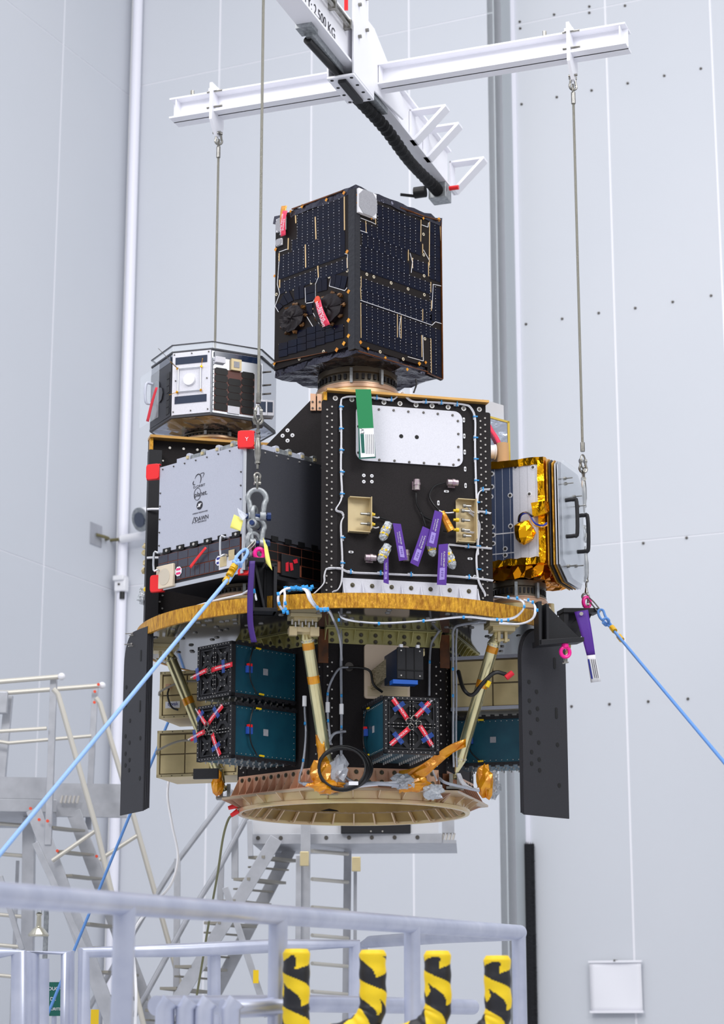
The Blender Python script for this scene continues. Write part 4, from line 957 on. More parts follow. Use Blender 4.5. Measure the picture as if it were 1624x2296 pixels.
def ringlets(f, L, panel, r=.007):
    b = MB(); c = MB()
    for x, y in L: a, q = f.px(*zm(x, y)); b.fc(f, a, q, .002, .0035, r, n=14); c.fc(f, a, q, .0035, .0038, r * .5, n=12)
    b.build('panel_rings', M('cream_ring', (226, 214, 188), .5), panel, kind='stuff'); c.build('ring_bores', mdark, panel, kind='stuff')
ringlets(SR, [(896, 833), (957, 855), (1107, 908), (1254, 960), (1395, 1010), (1388, 486), (1390, 665), (1393, 846), (1398, 1210), (1400, 1392), (1012, 1505), (1212, 1568)], pR)
ringlets(SL, [(735, 802), (578, 855), (422, 907), (267, 958), (205, 980), (120, 1007), (528, 1502), (318, 1567)], pL)
# loose cells of the left face
def qcell(f, L, panel):
    q = [f.px(*zm(x, y)) for x, y in L]; MB().poly(f, q, .003, .0055).build('solar_cell', mcell, panel)
for L in ([(600, 845), (640, 840), (625, 945), (585, 930)], [(643, 840), (690, 845), (672, 950), (628, 946)], [(693, 846), (740, 853), (715, 962), (676, 951)],
          [(475, 890), (515, 880), (518, 980), (475, 990)], [(518, 878), (562, 868), (562, 968), (520, 978)], [(275, 950), (318, 940), (320, 1050), (280, 1055)], [(322, 938), (362, 932), (362, 1040), (325, 1048)],
          [(380, 945), (460, 925), (460, 985), (380, 1005)], [(380, 1010), (460, 990), (460, 1050), (382, 1075)], [(185, 1010), (232, 980), (270, 1060), (225, 1085)], [(150, 1080), (182, 1012), (222, 1090), (185, 1105)], [(118, 1100), (148, 1082), (180, 1110), (140, 1150)],
          [(385, 1095), (436, 1085), (436, 1180), (388, 1190)]): qcell(SL, L, pL)
for i in range(7):
    for j in range(3 if i in (2, 3, 4, 5) else 2):
        x0 = 143 + i * 81; y0 = 1435 - i * 26 + j * 62 - (60 if i in (2, 3, 4, 5) else 0)
        qcell(SL, [(x0, y0), (x0 + 76, y0 - 15), (x0 + 76, y0 + 42), (x0, y0 + 58)], pL)
# covered telescope apertures
for x, y, r, nm in ((250, 1215, .068, 0), (565, 1130, .076, 1)):
    a, q = SL.px(*zm(x, y), .018); t = MB(); n = 26
    t.grid(n, 7, lambda u, v: SL.p(a + math.cos(2 * PI * u) * r * (1.08 - .0 * v) * (1 if v < .45 else (1 - v) / .55) * (1 + .05 * math.sin(u * 2 * PI * 7)), q + math.sin(2 * PI * u) * r * .86 * (1 if v < .45 else (1 - v) / .55) * (1 + .04 * math.sin(u * 2 * PI * 9)), .003 + .02 * min(1, v / .45) + .004 * math.sin(40 * u * v)))
    t.build('aperture_cover', mlens, S, smooth=0 if nm == 0 else 40, label='black cloth cover over a telescope aperture')
    b = MB(); random.seed(3 + nm)
    for k in range(9):
        g = 2 * PI * k / 9; c = SL.p(a + math.cos(g) * r * 1.08, q + math.sin(g) * r * .92, .008); b.ball(c, .011, 7, 5, (1.2, 1, .8), .4)
    b.build('cover_tape', M('amber_dark_tape', (120, 76, 20), .25, .3, var=(30, (60, 44, 30), .2)), S, smooth=0, kind='stuff')
# antennas
def patch(f, x0, y0, x1, y1, d=.02):
    a0, q0 = f.px(*zm(x0, y1), d); a1, q1 = f.px(*zm(x1, y0), d); w = a1 - a0; h = q1 - q0
    o = MB().fb(f, a0, q0, a1, q1, .003, d).build('patch_antenna', mwplain, S, bevel=.001, label='grey square patch antenna')
    k = .25; MB().poly(f, [(a0 + w * k, q0), (a1 - w * k, q0), (a1, q0 + h * k), (a1, q1 - h * k), (a1 - w * k, q1), (a0 + w * k, q1), (a0, q1 - h * k), (a0, q0 + h * k)], d, d + .003).build('radiator', mgrey, o)
patch(SR, 832, 140, 985, 290); patch(SL, 112, 325, 190, 470, .012); patch(SL, 112, 515, 160, 590, .012)
# amber tape corners
b = MB(); random.seed(5)
for f, L in ((SL, [(712, 130), (740, 640), (752, 985), (752, 1235), (752, 1370), (712, 1435), (110, 850), (110, 1610), (650, 1490), (120, 620), (350, 245), (250, 290), (560, 190)]), (SR, [(810, 150), (812, 220), (835, 1425), (1380, 350), (1400, 1600), (1240, 1660), (1515, 360), (1345, 1610), (1050, 1560), (930, 345), (900, 1480), (850, 130)])):
    for x, y in L:
        a, q = f.px(*zm(x, y)); r = random.uniform(.007, .011); b.poly(f, [(a - r, q), (a, q - r), (a + r, q + .002), (a, q + r)], .007, .0085)
b.build('amber_tape_tabs', mamber, S, kind='stuff')
b = MB()
for f, (x0, y0, x1, y1) in ((SL, (260, 270, 700, 110)), (SR, (1190, 260, 1380, 330)), (SR, (1380, 330, 1530, 370)), (SR, (1180, 255, 1300, 300))): strip(f, b, x0, y0, x1, y1, .005, .009)
for f, (x0, y0, x1, y1) in ((SR, (1415, 1690, 1550, 1745)), (SR, (1535, 380, 1550, 1740)), (SL, (110, 1600, 560, 1510)), (SR, (820, 1500, 1420, 1680))): strip(f, b, x0, y0, x1, y1, .003, .009)
b.build('amber_tape_lines', mdamb, S, kind='stuff')
# pivoting flap lower right
b = MB().poly(SR, [SR.px(*zm(x, y)) for x, y in ((1420, 1690), (1545, 1745), (1555, 1750), (1545, 1300), (1460, 1300))], -.012, .0015); b.build('panel_flap', mkap, S)
# remove before flight ribbons
def ribbon(f, L, label, txt, size, d, mat=mpinkr, name='remove_ribbon', bend=.006, cap=None, two=None, tcol=mtw):
    q = [V(f.px(x, y)) for x, y in L]; t = None; b = MB()     # top-left, top-right, bottom-right, bottom-left
    b.grid(4, 10, lambda u, v: f.p(*(q[0].lerp(q[1], u).lerp(q[3].lerp(q[2], u), v)), d + bend * math.sin(4 * v)))
    t = b.build(name, mat, None, solid=.0008, smooth=60); tag(t, label, 'ribbon')
    dn = q[3] - q[0]; ang = math.degrees(math.atan2(dn.y, dn.x)); c = (q[0] + q[1] + q[2] + q[3]) / 4; ww = (q[1] - q[0]); off = ww * .22
    ct = c + dn * .08
    if two: text(f, ct.x + off.x, ct.y + off.y, d + bend + .002, txt, size, tcol, t, rot=ang); text(f, ct.x - off.x, ct.y - off.y, d + bend + .002, two, size, tcol, t, rot=ang)
    elif txt: text(f, ct.x, ct.y, d + bend + .002, txt, size, tcol, t, rot=ang)
    if cap: p = f.p(*(q[0].lerp(q[1], .5)), d + .003); MB().cyl(p, p + f.ez * .002, ww.length * .5, n=14).build('ribbon_eyelet', cap, t)
    return t
ribbon(SL, [zm(505, 1075), zm(552, 1068), zm(628, 1280), zm(570, 1305)], 'pink ribbon with white lettering hanging on the lower aperture cover', 'REMOVE', .019, .036, two='BEFORE FLIGHT', cap=morange)
ribbon(SL, [zm(205, 290), zm(245, 292), zm(222, 500), zm(178, 515)], 'pink ribbon with white lettering at the upper left antenna of the blue satellite', 'REMOVE', .014, .022, two='BEFORE FLIGHT')
ribbon(SL, [zm(185, 250), zm(235, 245), zm(215, 490), zm(178, 500)], 'orange tape strip behind the upper left ribbon', '', .01, .018, mat=mamber, name='orange_strip')
# cables under the satellite
cable(spline([W(933, 850, 8.45), W(934, 862, 8.44), W(928, 880, 8.42)]), .004, mbcable, S, 'black_cable')
# ================================================================ OCTAGONAL SATELLITE
oc = V((-.66, 8.85, 0)); am, ad = .185, .235; ap = am / 2 + ad / math.sqrt(2); apd = am / math.sqrt(2) + ad / 2
zO1 = ZY(790, 8.62); zO0 = ZY(934, 8.62)
OS = thing('octagonal_satellite', 'silver octagonal satellite with dark solar cells on the left tower', 'satellite', (oc.x, oc.y, zO0))
def oface(k):
    yaw = -17 + 45 * k; n = V((math.sin(R(yaw)), -math.cos(R(yaw)), 0)); e = V((math.cos(R(yaw)), math.sin(R(yaw)), 0)); L = am if k % 2 == 0 else ad; a = ap if k % 2 == 0 else apd
    return Fr(oc + n * a - e * L / 2, yaw), L
def octpts(g=0):
    out = []
    for k in range(8): f, L = oface(k); p = f.p(0, 0, g); out.append((p.x, p.y))
    return out
FZ = Fr((0, 0, 0), 0, (1, 0, 0), (0, 1, 0))
b = MB().poly(FZ, octpts(-.004), zO0, zO1); b.build('body', msilv2, OS)
MB().poly(FZ, octpts(.004), zO0 - .006, zO0 + .004).build('deck_rim', mdg, OS); MB().poly(FZ, octpts(.003), zO1 - .002, zO1 + .006).build('deck_rim', mdg, OS)
b = MB()
for k in range(8):
    f, L = oface(k); b.fb(f, 0, zO1 + .004, L, zO1 + .034, -.003, .003)
b.build('clear_guard', mglass, OS, label='clear plastic guard round the top')
b = MB()
for k in range(8): f, L = oface(k); b.fb(f, -.002, zO1 + .032, L + .002, zO1 + .036, -.004, .004)
b.build('guard_rim', mdg, OS)
# tapering silver foil base
b = MB(); P = [V((x, y, zO0 - .006)) for x, y in octpts(-.01)]; Q = [V((oc.x, oc.y, zO0 - .034)) + (p - V((oc.x, oc.y, zO0 - .006))).normalized() * .15 for p in P]
for i in range(8):
    j = (i + 1) % 8
    b.grid(5, 4, lambda u, v: P[i].lerp(P[j], u).lerp(Q[i].lerp(Q[j], u), v) + (V((random.uniform(-1, 1), random.uniform(-1, 1), random.uniform(-1, 1))) * .004 if 0 < u < 1 and 0 < v < 1 else V((0, 0, 0))))
b.build('foil_cone', mfoilsil, OS, smooth=0, label='crinkled silver foil underside')
f, L = oface(0); hO = zO1 - zO0
face = MB().fb(f, .004, zO0 + .006, L - .004, zO1 - .004, 0, .006).build('front_plate', mwhite, OS, label='white front plate')
b = MB(); b.fb(f, .018, zO1 - .058, L - .02, zO1 - .026, .006, .008); b.fb(f, .018, zO0 + .055, L - .02, zO0 + .088, .006, .008); b.build('window_slots', mlensg, face)
cx_ = L * .46; cz_ = zO0 + hO * .55
b = MB(); s = .052
for p, q in (((-s, -s), (s, -s)), ((s, -s), (s, s)), ((s, s), (-s, s)), ((-s, s), (-s, -s))): b.cyl(f.p(cx_ + p[0], cz_ + p[1], .012), f.p(cx_ + q[0], cz_ + q[1], .012), .003, n=8)
b.build('antenna_frame', msilv2, face)
MB().fc(f, cx_, cz_, .006, .016, .028, .026, 28).build('round_antenna', mwplain, face)
b = MB()
for sx in (-1, 1):
    for sy in (-1, 1): b.ball(f.p(cx_ + sx * .055, cz_ + sy * .053, .012), .006, 8, 6, (1, 1, 1), .2); b.cyl(f.p(cx_ + sx * .055, cz_ + sy * .053, .012), f.p(cx_ + sx * .075, cz_ + sy * .075, .05), .0012, n=6)
b.build('gold_antenna_tips', mgoldfoil, face, kind='stuff')
bolts(f, [(x, z) for x in (.012, L / 2, L - .014) for z in (zO0 + .02, zO1 - .012)] + [(.02, cz_), (L - .02, cz_)], .0035, .004, mboltd, face, .006)
f, L = oface(1)
fr1 = MB().fb(f, .004, zO0 + .006, L - .004, zO1 - .035, 0, .004).build('solar_panel', msilv2, OS)
for c in range(3):
    for r in range(6):
        if c == 1 and r in (0, 5): continue
        x0 = .0105 + c * .0635; z0 = zO0 + .019 + (5 - r) * .032 - (.008 if c == 1 else 0); k = .007
        MB().poly(f, [(x0 + k, z0), (x0 + .0615 - k, z0), (x0 + .0615, z0 + k), (x0 + .0615, z0 + .0302 - k), (x0 + .0615 - k, z0 + .0302), (x0 + k, z0 + .0302), (x0, z0 + .0302 - k), (x0, z0 + k)], .006, .008).build('solar_cell', mcelld, fr1)
MB().fb(f, .01, zO0 + .016, .2, zO0 + .205, .004, .006).build('panel_board', M('dark_board', (96, 50, 40), .45), fr1)
MB().fb(f, .074, zO0 + .012, .13, zO0 + .045, .006, .0085).build('test_plate', mwhite, fr1)
MB().fb(f, .01, zO1 - .036, L - .01, zO1 - .008, .0, .005).build('upper_window', mlensg, OS)
MB().fb(f, .01, zO1 - .062, .055, zO1 - .035, .004, .02).build('sensor_box', mwhite, OS, bevel=.001)
o = MB().fb(f, .084, zO1 - .085, .132, zO1 - .034, .006, .018).build('gold_antenna', mchampf, OS); MB().fb(f, .095, zO1 - .073, .121, zO1 - .046, .018, .02).build('antenna_patch', mgrey, o)
bolts(f, [(.006, zO0 + .02 + i * .02) for i in range(12)], .002, .003, mboltd, fr1, .004)
f, L = oface(2)
MB().fb(f, .0, zO0 + .006, L, zO1 - .03, 0, .004).build('side_plate', msilv2, OS)
b = MB()
for i, z in enumerate((.02, .08, .13, .17, .23)): b.cyl(f.p(.03, zO0 + z, .004), f.p(.03, zO0 + z, .035), .004)
b.build('side_pins', mboltd, OS, kind='stuff')
# small side cube on the right
q = W(597, 914, 8.66); f4 = Fr((q.x, q.y, 0), 10)
zz = q.z; o = MB().fb(f4, -.045, zz - .035, .035, zz + .035, -.06, 0).build('side_module', mwhite, OS, bevel=.001); MB().fb(f4, -.03, zz - .02, .028, zz + .026, .0, .002).build('module_window', mlensg, o)
MB().fb(f4, -.002, zz - .035, .004, zz + .035, .002, .004).build('module_bar', mwhite, o)
MB().fb(f4, -.055, zz - .08, -.01, zz - .05, -.05, -.0).build('module_foot', mdg, OS)
f, L = oface(-1); Lx = L
pl = MB().fb(f, .004, zO0 + .006, L - .004, zO1 - .04, 0, .004).build('side_panel', mdg, OS)
for r in range(6): MB().fb(f, L - .045, zO0 + .02 + r * .032, L - .012, zO0 + .048 + r * .032, .004, .006).build('solar_cell', mcelld, pl)
MB().fb(f, .01, zO1 - .04, L - .01, zO1 - .012, .0, .005).build('upper_window', mlensg, OS)
for x, z in ((.06, .07), (.12, .13), (.08, .17)): MB().poly(f, disc(x, zO0 + z, .035, 8), .006, .01).build('round_cover', M('smoky_disc', (70, 72, 78), .3, .3), pl)
MB().fb(f, .0, zO0 + .0, L * .9, zO0 + .24, .05, .053).build('clear_cover', mglass, OS, label='clear plastic cover sheet')
b = MB(); b.tube(spline([f.p(.15, zO0 + .075, .054), f.p(.15, zO0 + .08, .085), f.p(.15, zO0 + .16, .085), f.p(.15, zO0 + .165, .054)], 4), .006); b.build('cover_handle', msilv, OS)
ribbon(Fr(f.p(0, 0, .09), f.yaw), [(349, 868), (354, 869), (333, 946), (327, 944)], 'thin red strip on the clear cover of the octagonal satellite', '', .01, .0, mat=mredr, name='red_strip', bend=.002)
b = MB(); A = W(355, 781, 8.55); B = W(401, 828, 8.58); b.cyl(A, B, .0012, n=5); b.build('whip_antenna', mboltd, OS)
sep_ring('round separation ring under the octagonal satellite', (oc.x, oc.y), zL1 + .012, zO0 - .034, .136)
# ================================================================ SILVER CUBE CARRIER (front left)
IC = V((W(549, 1100, 7.90).x, 7.90, 0)); IR = Fr(IC, 46); IL0 = Fr(IC, -44); wl = .472; IL = Fr(IL0.p(-wl, 0, 0), -44)
wl = -IL0.px(357, 1150)[0]; IL = Fr(IL0.p(-wl, 0, 0), -44); wr = IR.px(728, 1100)[0]
zI1 = IL.px(545, 997)[1]; zI0 = IL.px(545, 1279)[1]; zIm = IL.px(545, 1196)[1]
I = thing('cube_carrier', 'large silver and dark grey cube carrier with printed logos, front left', 'satellite carrier', (IC.x, IC.y + .3, zI0))
MB().fb(IL, .006, zI0, wl - .006, zI1 - .006, -wr + .006, -.006).build('body', mdg, I)
fl = MB().fb(IL, .0, zIm, wl - .012, zI1, -.005, .002).build('left_panel', msilv, I, label='pale silver panel with logos')
frp = MB().fb(IR, .012, zIm, wr, zI1 - .004, -.005, .002).build('right_panel', mdg, I, label='dark grey panel')
b = MB(); b.cyl(IC + V((0, -.0, zI0)), IC + V((0, -.0, zI1 + .01)), .009, n=12); b.build('corner_rod', msilv2, I)
b = MB(); b.fb(IR, .0, zI0, .03, zI1, .002, .012); b.build('corner_frame', mdg, I)
# logos
def ip(x, y): return IL.px(x, y, .002)
lg = lambda: None
a, q = ip(447, 1090); text(IL, a, q, .003, 'D-ORBIT', .0145, M('thin_print', (90, 90, 100), .6), fl, sx=1.25)
a, q = ip(451, 1107); text(IL, a, q, .003, 'planet.', .029, mtxt, fl, sx=1)
b = MB(); a, q = ip(443, 1108); b.tube([IL.p(a + .020 * math.cos(t), q + .025 * math.sin(t), .003) for t in [2 * PI * i / 32 for i in range(32)]], .0009, 5, True)
b.build('logo_ring', mtxt, fl)
b = MB(); a, q = ip(444, 1078)
for L, w0 in (([(437, 1074), (440, 1067), (445, 1063), (449, 1065), (451, 1071), (450, 1079), (448, 1084)], .0017), ([(435, 1078), (433, 1083), (434, 1087), (438, 1086)], .0016), ([(447, 1064), (452, 1061), (457, 1060), (457, 1064), (454, 1071)], .0008)):
    b.tube(spline([IL.w(x, y, .003) for x, y in L], 5), lambda t: .0004 + w0 * math.sin(PI * t), 6)
b.build('orbit_emblem', mtxt, fl)
a, q = ip(448, 1133); o = MB().poly(IL, disc(a, q, .018, 28), .002, .003).build('round_emblem', mtxt, fl)
b = MB(); c = Fr(IL.p(a, q, .0035), 0, tuple(IL.ex * .88 + IL.ey * .47), tuple(IL.ey * .88 - IL.ex * .47)); b.fb(c, -.013, -.0025, -.003, .0025, 0, .001); b.fb(c, .003, -.0025, .013, .0025, 0, .001); b.fb(c, -.004, -.007, .004, .007, 0, .001); b.build('emblem_mark', mwplain, o)
a, q = ip(449, 1149); text(IL, a, q, .003, 'HYPERION TECHNOLOGIES', .0072, M('thin_print2', (90, 90, 100), .6), fl)
a, q = ip(453, 1162); text(IL, a, q, .003, 'DAWN', .025, mtxt, fl); a, q = ip(453, 1169); text(IL, a, q, .003, 'AEROSPACE', .008, bpy.data.materials['thin_print'], fl, sx=1.2)
a, q = ip(436, 1167); b = MB()
for p0, p1 in (((-.012, -.012), (0, .014)), ((0, .014), (.01, -.012)), ((-.006, -.006), (.006, -.012))): b.cyl(IL.p(a + p0[0], q + p0[1], .003), IL.p(a + p1[0], q + p1[1], .003), .0009, n=5)
b.build('dawn_emblem', mtxt, fl)
# lower solar belts
def belt(f, x0, x1, z0, z1, cols, rows, cellm, name, skip=()):
    o = MB().fb(f, x0, z0, x1, z1, -.005, .001).build(name, mpcb, I); w = (x1 - x0) / cols; h = (z1 - z0) / rows
    for i in range(cols):
        for j in range(rows):
            if (i, j) in skip: continue
            plate_obj('solar_cell', f, x0 + i * w + .0016, z0 + j * h + .0016, x0 + (i + 1) * w - .0016, z0 + (j + 1) * h - .0016, .001, .003, cellm, o)
    return o
hb = (zIm - zI0)
b1_ = belt(IL, .004, wl - .02, zI0 + .45 * hb, zIm - .012, 8, 2, mcelli, 'left_cell_belt')
b2_ = belt(IL, .118, wl - .14, zI0 + .02, zI0 + .44 * hb, 9, 1, mcelli, 'left_cell_belt')
b3_ = belt(IR, .05, wr - .0, zI0 + .45 * hb, zIm - .012, 6, 2, mcelld, 'right_cell_belt')
b4_ = belt(IR, .05, wr, zI0 + .02, zI0 + .44 * hb, 6, 1, mcelld, 'right_cell_belt', ((2, 0), (3, 0)))
o = MB().fb(IL, .008, zI0 - .006, .112, zI0 + .6 * hb, .002, .016).build('square_antenna', mcrm, I, bevel=.003); MB().poly(IL, disc(.06, zI0 + .27 * hb, .034, 28), .016, .0172).build('antenna_disc', M('cream_disc', (206, 196, 178), .5), o)
o = MB().fb(IL, wl - .135, zI0 + .02, wl - .03, zI0 + .44 * hb, .002, .008).build('white_antenna_board', mwhite, I); MB().fb(IL, wl - .128, zI0 + .03, wl - .09, zI0 + .03 + .04, .008, .0095).build('gold_patch', mchampf, o); MB().fb(IL, wl - .078, zI0 + .05, wl - .045, zI0 + .09, .008, .0095).build('gold_patch', mchampf, o)
for i in range(6): 
    a = .035 + i * (wl - .1) / 5; MB().fb(IL, a, zIm - .01, a + .045, zIm + .012, .002, .006).build('lock_slot', mblks, I); MB().fc(IL, a + .025, zIm + .001, .006, .01, .006, n=10).build('lock_screw', mbolt, I)
    if i < 5: a = .07 + i * wr / 6; MB().fb(IR, a, zIm - .008, a + .035, zIm + .014, .002, .006).build('lock_slot', mblks, I)
# handles
for s in (.028, wl - .085):
    zc_ = zI0 + .72 * hb; MB().tube(spline([IL.p(s, zc_ + .035, .0), IL.p(s, zc_ + .035, .025), IL.p(s - .012, zc_ + .035, .035), IL.p(s - .012, zc_ - .035, .035), IL.p(s, zc_ - .035, .025), IL.p(s, zc_ - .035, .0)], 3), .0045, 8).build('handle', msilv2, I)
MB().fb(IL, 0, zI0 - .012, wl, zI0 + .006, .0, .006).build('lower_rail', msilv2, I, bevel=.001); MB().fb(IR, 0.03, zI0 - .01, wr, zI0 + .004, .0, .006).build('lower_rail', mblkm, I)
# stickers
for x, y, m1, txm, lbl in ((400, 1281, mwplain, mtp, 'pink and white octagonal sticker on the cube carrier'), (491, 1257, mwplain, mtb, 'blue and white octagonal sticker on the cube carrier')):
    a, q = IL.px(x, y, .006); o = MB().poly(IL, [(a + .021 * math.cos(R(22.5 + 45 * i)), q + .021 * math.sin(R(22.5 + 45 * i))) for i in range(8)], .005, .006).build('octagon_sticker', m1, I, label=lbl)
    MB().poly(IL, rrect(a - .014, q + .004, a + .014, q + .013, .004, 2), .006, .0065).build('sticker_print', txm, o); MB().poly(IL, rrect(a - .014, q - .013, a + .014, q - .004, .004, 2), .006, .0065).build('sticker_print', txm, o)
ribbon(Fr(IL.p(0, 0, .02), IL.yaw), [(460, 1226), (464, 1229), (428, 1275), (424, 1270)], 'red strip stuck slantwise on the grey cells of the cube carrier', '', .01, 0, mat=mred, name='red_strip', bend=.001)
# panel screws
bolts(IL, [(.02 + i * (wl - .04) / 7, zI1 - .012) for i in range(8)] + [(.008, zIm + .03 + i * .055) for i in range(5)] + [(wl - .02, zIm + .03 + i * .055) for i in range(5)], .0035, .004, mboltd, fl, .002)
bolts(IR, [(.04 + i * (wr - .06) / 6, zI1 - .016) for i in range(7)], .0035, .004, mbolt, frp, .002)
# hinge hardware on top edges
for f, L, n in ((IL, wl, 4), (IR, wr, 4)):
    for i in range(n):
        s = .1 + i * (L - .16) / n; z = zI1
        b = MB(); b.fb(f, s, z - .002, s + .06, z + .018, -.03, -.002); b.poly(f, rrect(s + .06, z - .004, s + .085, z + .028, .008, 3), -.02, .0); b.cyl(f.p(s, z + .012, -.014), f.p(s + .09, z + .012, -.014), .006, n=8)
        b.build('hinge', mgalv if i % 2 else msilv, I, bevel=.0008)
        MB().fb(f, s + .066, z + .004, s + .078, z + .016, 0, .006).build('hinge_insert', mchamp, I)
# red corner guards
def guard(P, f, w, h, d, lbl):
    t = thing('red_corner_guard', lbl, 'guard', P); q = Fr(P, f.yaw); b = MB(); b.poly(q, rrect(-w / 2, -h / 2, w / 2, h / 2, .012, 3), -d, -d + .006); b.fb(q, -w / 2, -h / 2, -w / 2 + .006, h / 2, -d, 0); b.fb(q, -w / 2, -h / 2, w / 2, -h / 2 + .006, -d, 0); b.fb(q, -w / 2, h / 2 - .006, w / 2, h / 2, -d, 0)
    b.build('shell', mred, t, bevel=.002); return t
guard(IL.w(347, 1060), Fr((0, 0, 0), -20), .06, .065, -.015, 'red corner guard at the upper left corner of the cube carrier')
t = guard(IL.w(356, 1310), Fr((0, 0, 0), -20), .06, .07, -.015, 'red corner guard at the lower left corner of the cube carrier')
t = guard(IC + V((.005, 0, ZY(988, 7.9))), Fr((0, 0, 0), -5), .066, .07, -.02, 'red corner guard with white mark on the upper front corner of the cube carrier')
text(Fr((0, 0, 0), -5), 0, 0, 0, '', .01, mtw, t)
fy = Fr(t.location + V((0, 0, 0)), -5); text(fy, .004, -.002, .0275, 'Y', .022, mtw, t)
guard(IC + V((.0, .02, ZY(1273, 7.9))), Fr((0, 0, 0), -5), .045, .055, -.01, 'red corner guard at the lower front corner behind the purple strap')
# cover with red tabs on dark belt
f = IR; a0, q0 = f.px(632, 1290, .01); a1, q1 = f.px(672, 1250, .01)
o = MB().fb(f, a0, q0, a1, q1, .003, .012).build('dark_hatch', mblkm, I, bevel=.001)
for L in ([(641, 1262), (647, 1260), (647, 1281), (641, 1281)], [(649, 1262), (656, 1262), (658, 1278), (652, 1280)], [(657, 1256), (666, 1253), (668, 1262), (660, 1264)]): MB().poly(f, FP(f, L, .014), .013, .015).build('red_tab', mredr, o)
sep_ring('round separation ring carrying the cube carrier on the deck', (W(565, 1300, 8.2).x, 8.22), zP1, zI0 - .012, .145)
# purple strap at the front
f = Fr((W(564, 1300, 7.64).x, 7.64, 0), 5); b = MB(); C_ = [f.px(x, y) for x, y in ((566, 1258), (563, 1300), (561, 1350), (562, 1400), (570, 1440))]
pts = spline([f.p(a, q, .005 * math.sin(i)) for i, (a, q) in enumerate(C_)], 6); m = len(pts) - 1
b.grid(3, m, lambda u, v: pts[round(v * m)] + f.ex * (u - .5) * .022 + V((0, -.004 * u, 0))); o = b.build('purple_strap', M('dark_purple_strap', (58, 20, 112), .5), None, solid=.0012, smooth=60); tag(o, 'long purple strap hanging down before the deck edge below the front sling', 'strap')
# ================================================================ GOLD AND SILVER SATELLITE (right)
GC = V((W(1222, 1150, 8.42).x, 8.42, 0)); GF0 = Fr(GC, -24); gw = .29; GF = Fr(GF0.p(-gw, 0, 0), -24); gd = .33
zG1 = GF.px(1215, 1032)[1]; zG0 = GF.px(1215, 1258)[1]
G = thing('gold_satellite', 'box satellite of mirror panels framed in gold foil at the right', 'satellite', (GF.p(gw / 2, zG0, -gd / 2)))
MB().fb(GF, .004, zG0, gw - .004, zG1, -gd, -.004).build('body', mdg, G)
xm = GF.px(1152, 1150)[0]
o = MB().fb(GF, .0, zG0 + .016, xm, zG1 - .014, -.003, .003).build('blue_grey_radiator', mslv, G); o2 = MB().fb(GF, xm, zG0 + .016, gw - .025, zG1 - .014, -.003, .003).build('bright_radiator', mwhite, G)
b = MB()
for i in range(4): b.fb(GF, xm * (.25 + i * .22), zG0 + .02, xm * (.25 + i * .22) + .0012, zG1 - .018, .003, .0034)
b.fb(GF, .05, zG0 + .13, xm, zG0 + .135, .003, .0036); b.fb(GF, .05, zG0 + .045, xm, zG0 + .049, .003, .0036)
b.build('radiator_joints', mwplain, o, kind='stuff')
b = MB(); 
for i in range(3): b.fb(GF, xm + .03 + i * .035, zG0 + .02, xm + .031 + i * .035, zG1 - .018, .003, .0034)
b.build('radiator_joints', mgrey, o2, kind='stuff')
bolts(GF, [GF.px(x, y) for x, y in ((1104, 1063), (1104, 1092), (1102, 1114), (1105, 1182), (1107, 1200), (1107, 1219), (1145, 1111), (1146, 1180), (1188, 1108), (1157, 1048), (1196, 1048), (1134, 1231), (1134, 1245))], .007, .004, mboltd, o, .003, washer=(.011, mwplain))
b = MB(); foil_box(b, GF, -.0, zG1 - .016, gw + .003, zG1 + .014, -gd, .008, .003, .022); foil_box(b, GF, -.0, zG0 - .01, gw, zG0 + .018, -gd, .008, .004, .02); foil_box(b, GF, gw - .026, zG0, gw + .003, zG1, -gd, .008, .0015, .03)
b.build('gold_foil_frame', mgoldfoil, G, smooth=0)
b = foil_box(MB(), GF, .02, zG0 - .06, gw - .02, zG0 - .008, -gd + .02, -.015, .009, .025); b.build('gold_foil_base', M('amber_foil', (235, 150, 20), .15, .95, bump=(20, .5)), G, smooth=0)
a, q = GF.px(1176, 1195, .03); crumple(GF.p(a, q, .035), .046, (1, .8, 1.15), mgoldfoil, 'foil_wrapped_star_tracker', G, .12, 9, 6, 'gold foil wrapped knob')
a, q = GF.px(1210, 1142, .03); b = foil_box(MB(), GF, a - .03, q - .028, a + .033, q + .028, .008, .05, .006, .03); b.build('foil_wrapped_box', mgoldfoil, G, smooth=0, label='gold foil wrapped block')
for k in range(3): cable(pline(GF, [(1165, 1170 - k * 2, .03), (1170, 1155 - k * 2, .05), (1185, 1152, .05), (1198, 1170 + 3 * k, .05), (1215, 1178 + 2 * k, .06), (1227, 1172 + 3 * k, .05)], .04), .003, M('navy_cable', (30, 50, 150), .5) if k < 2 else mamber, G, 'blue_cable')
cable(pline(GF, [(1163, 1170, .03), (1166, 1155, .05), (1180, 1149, .05), (1195, 1158, .05)], .04), .004, mbcable, G, 'black_cable')
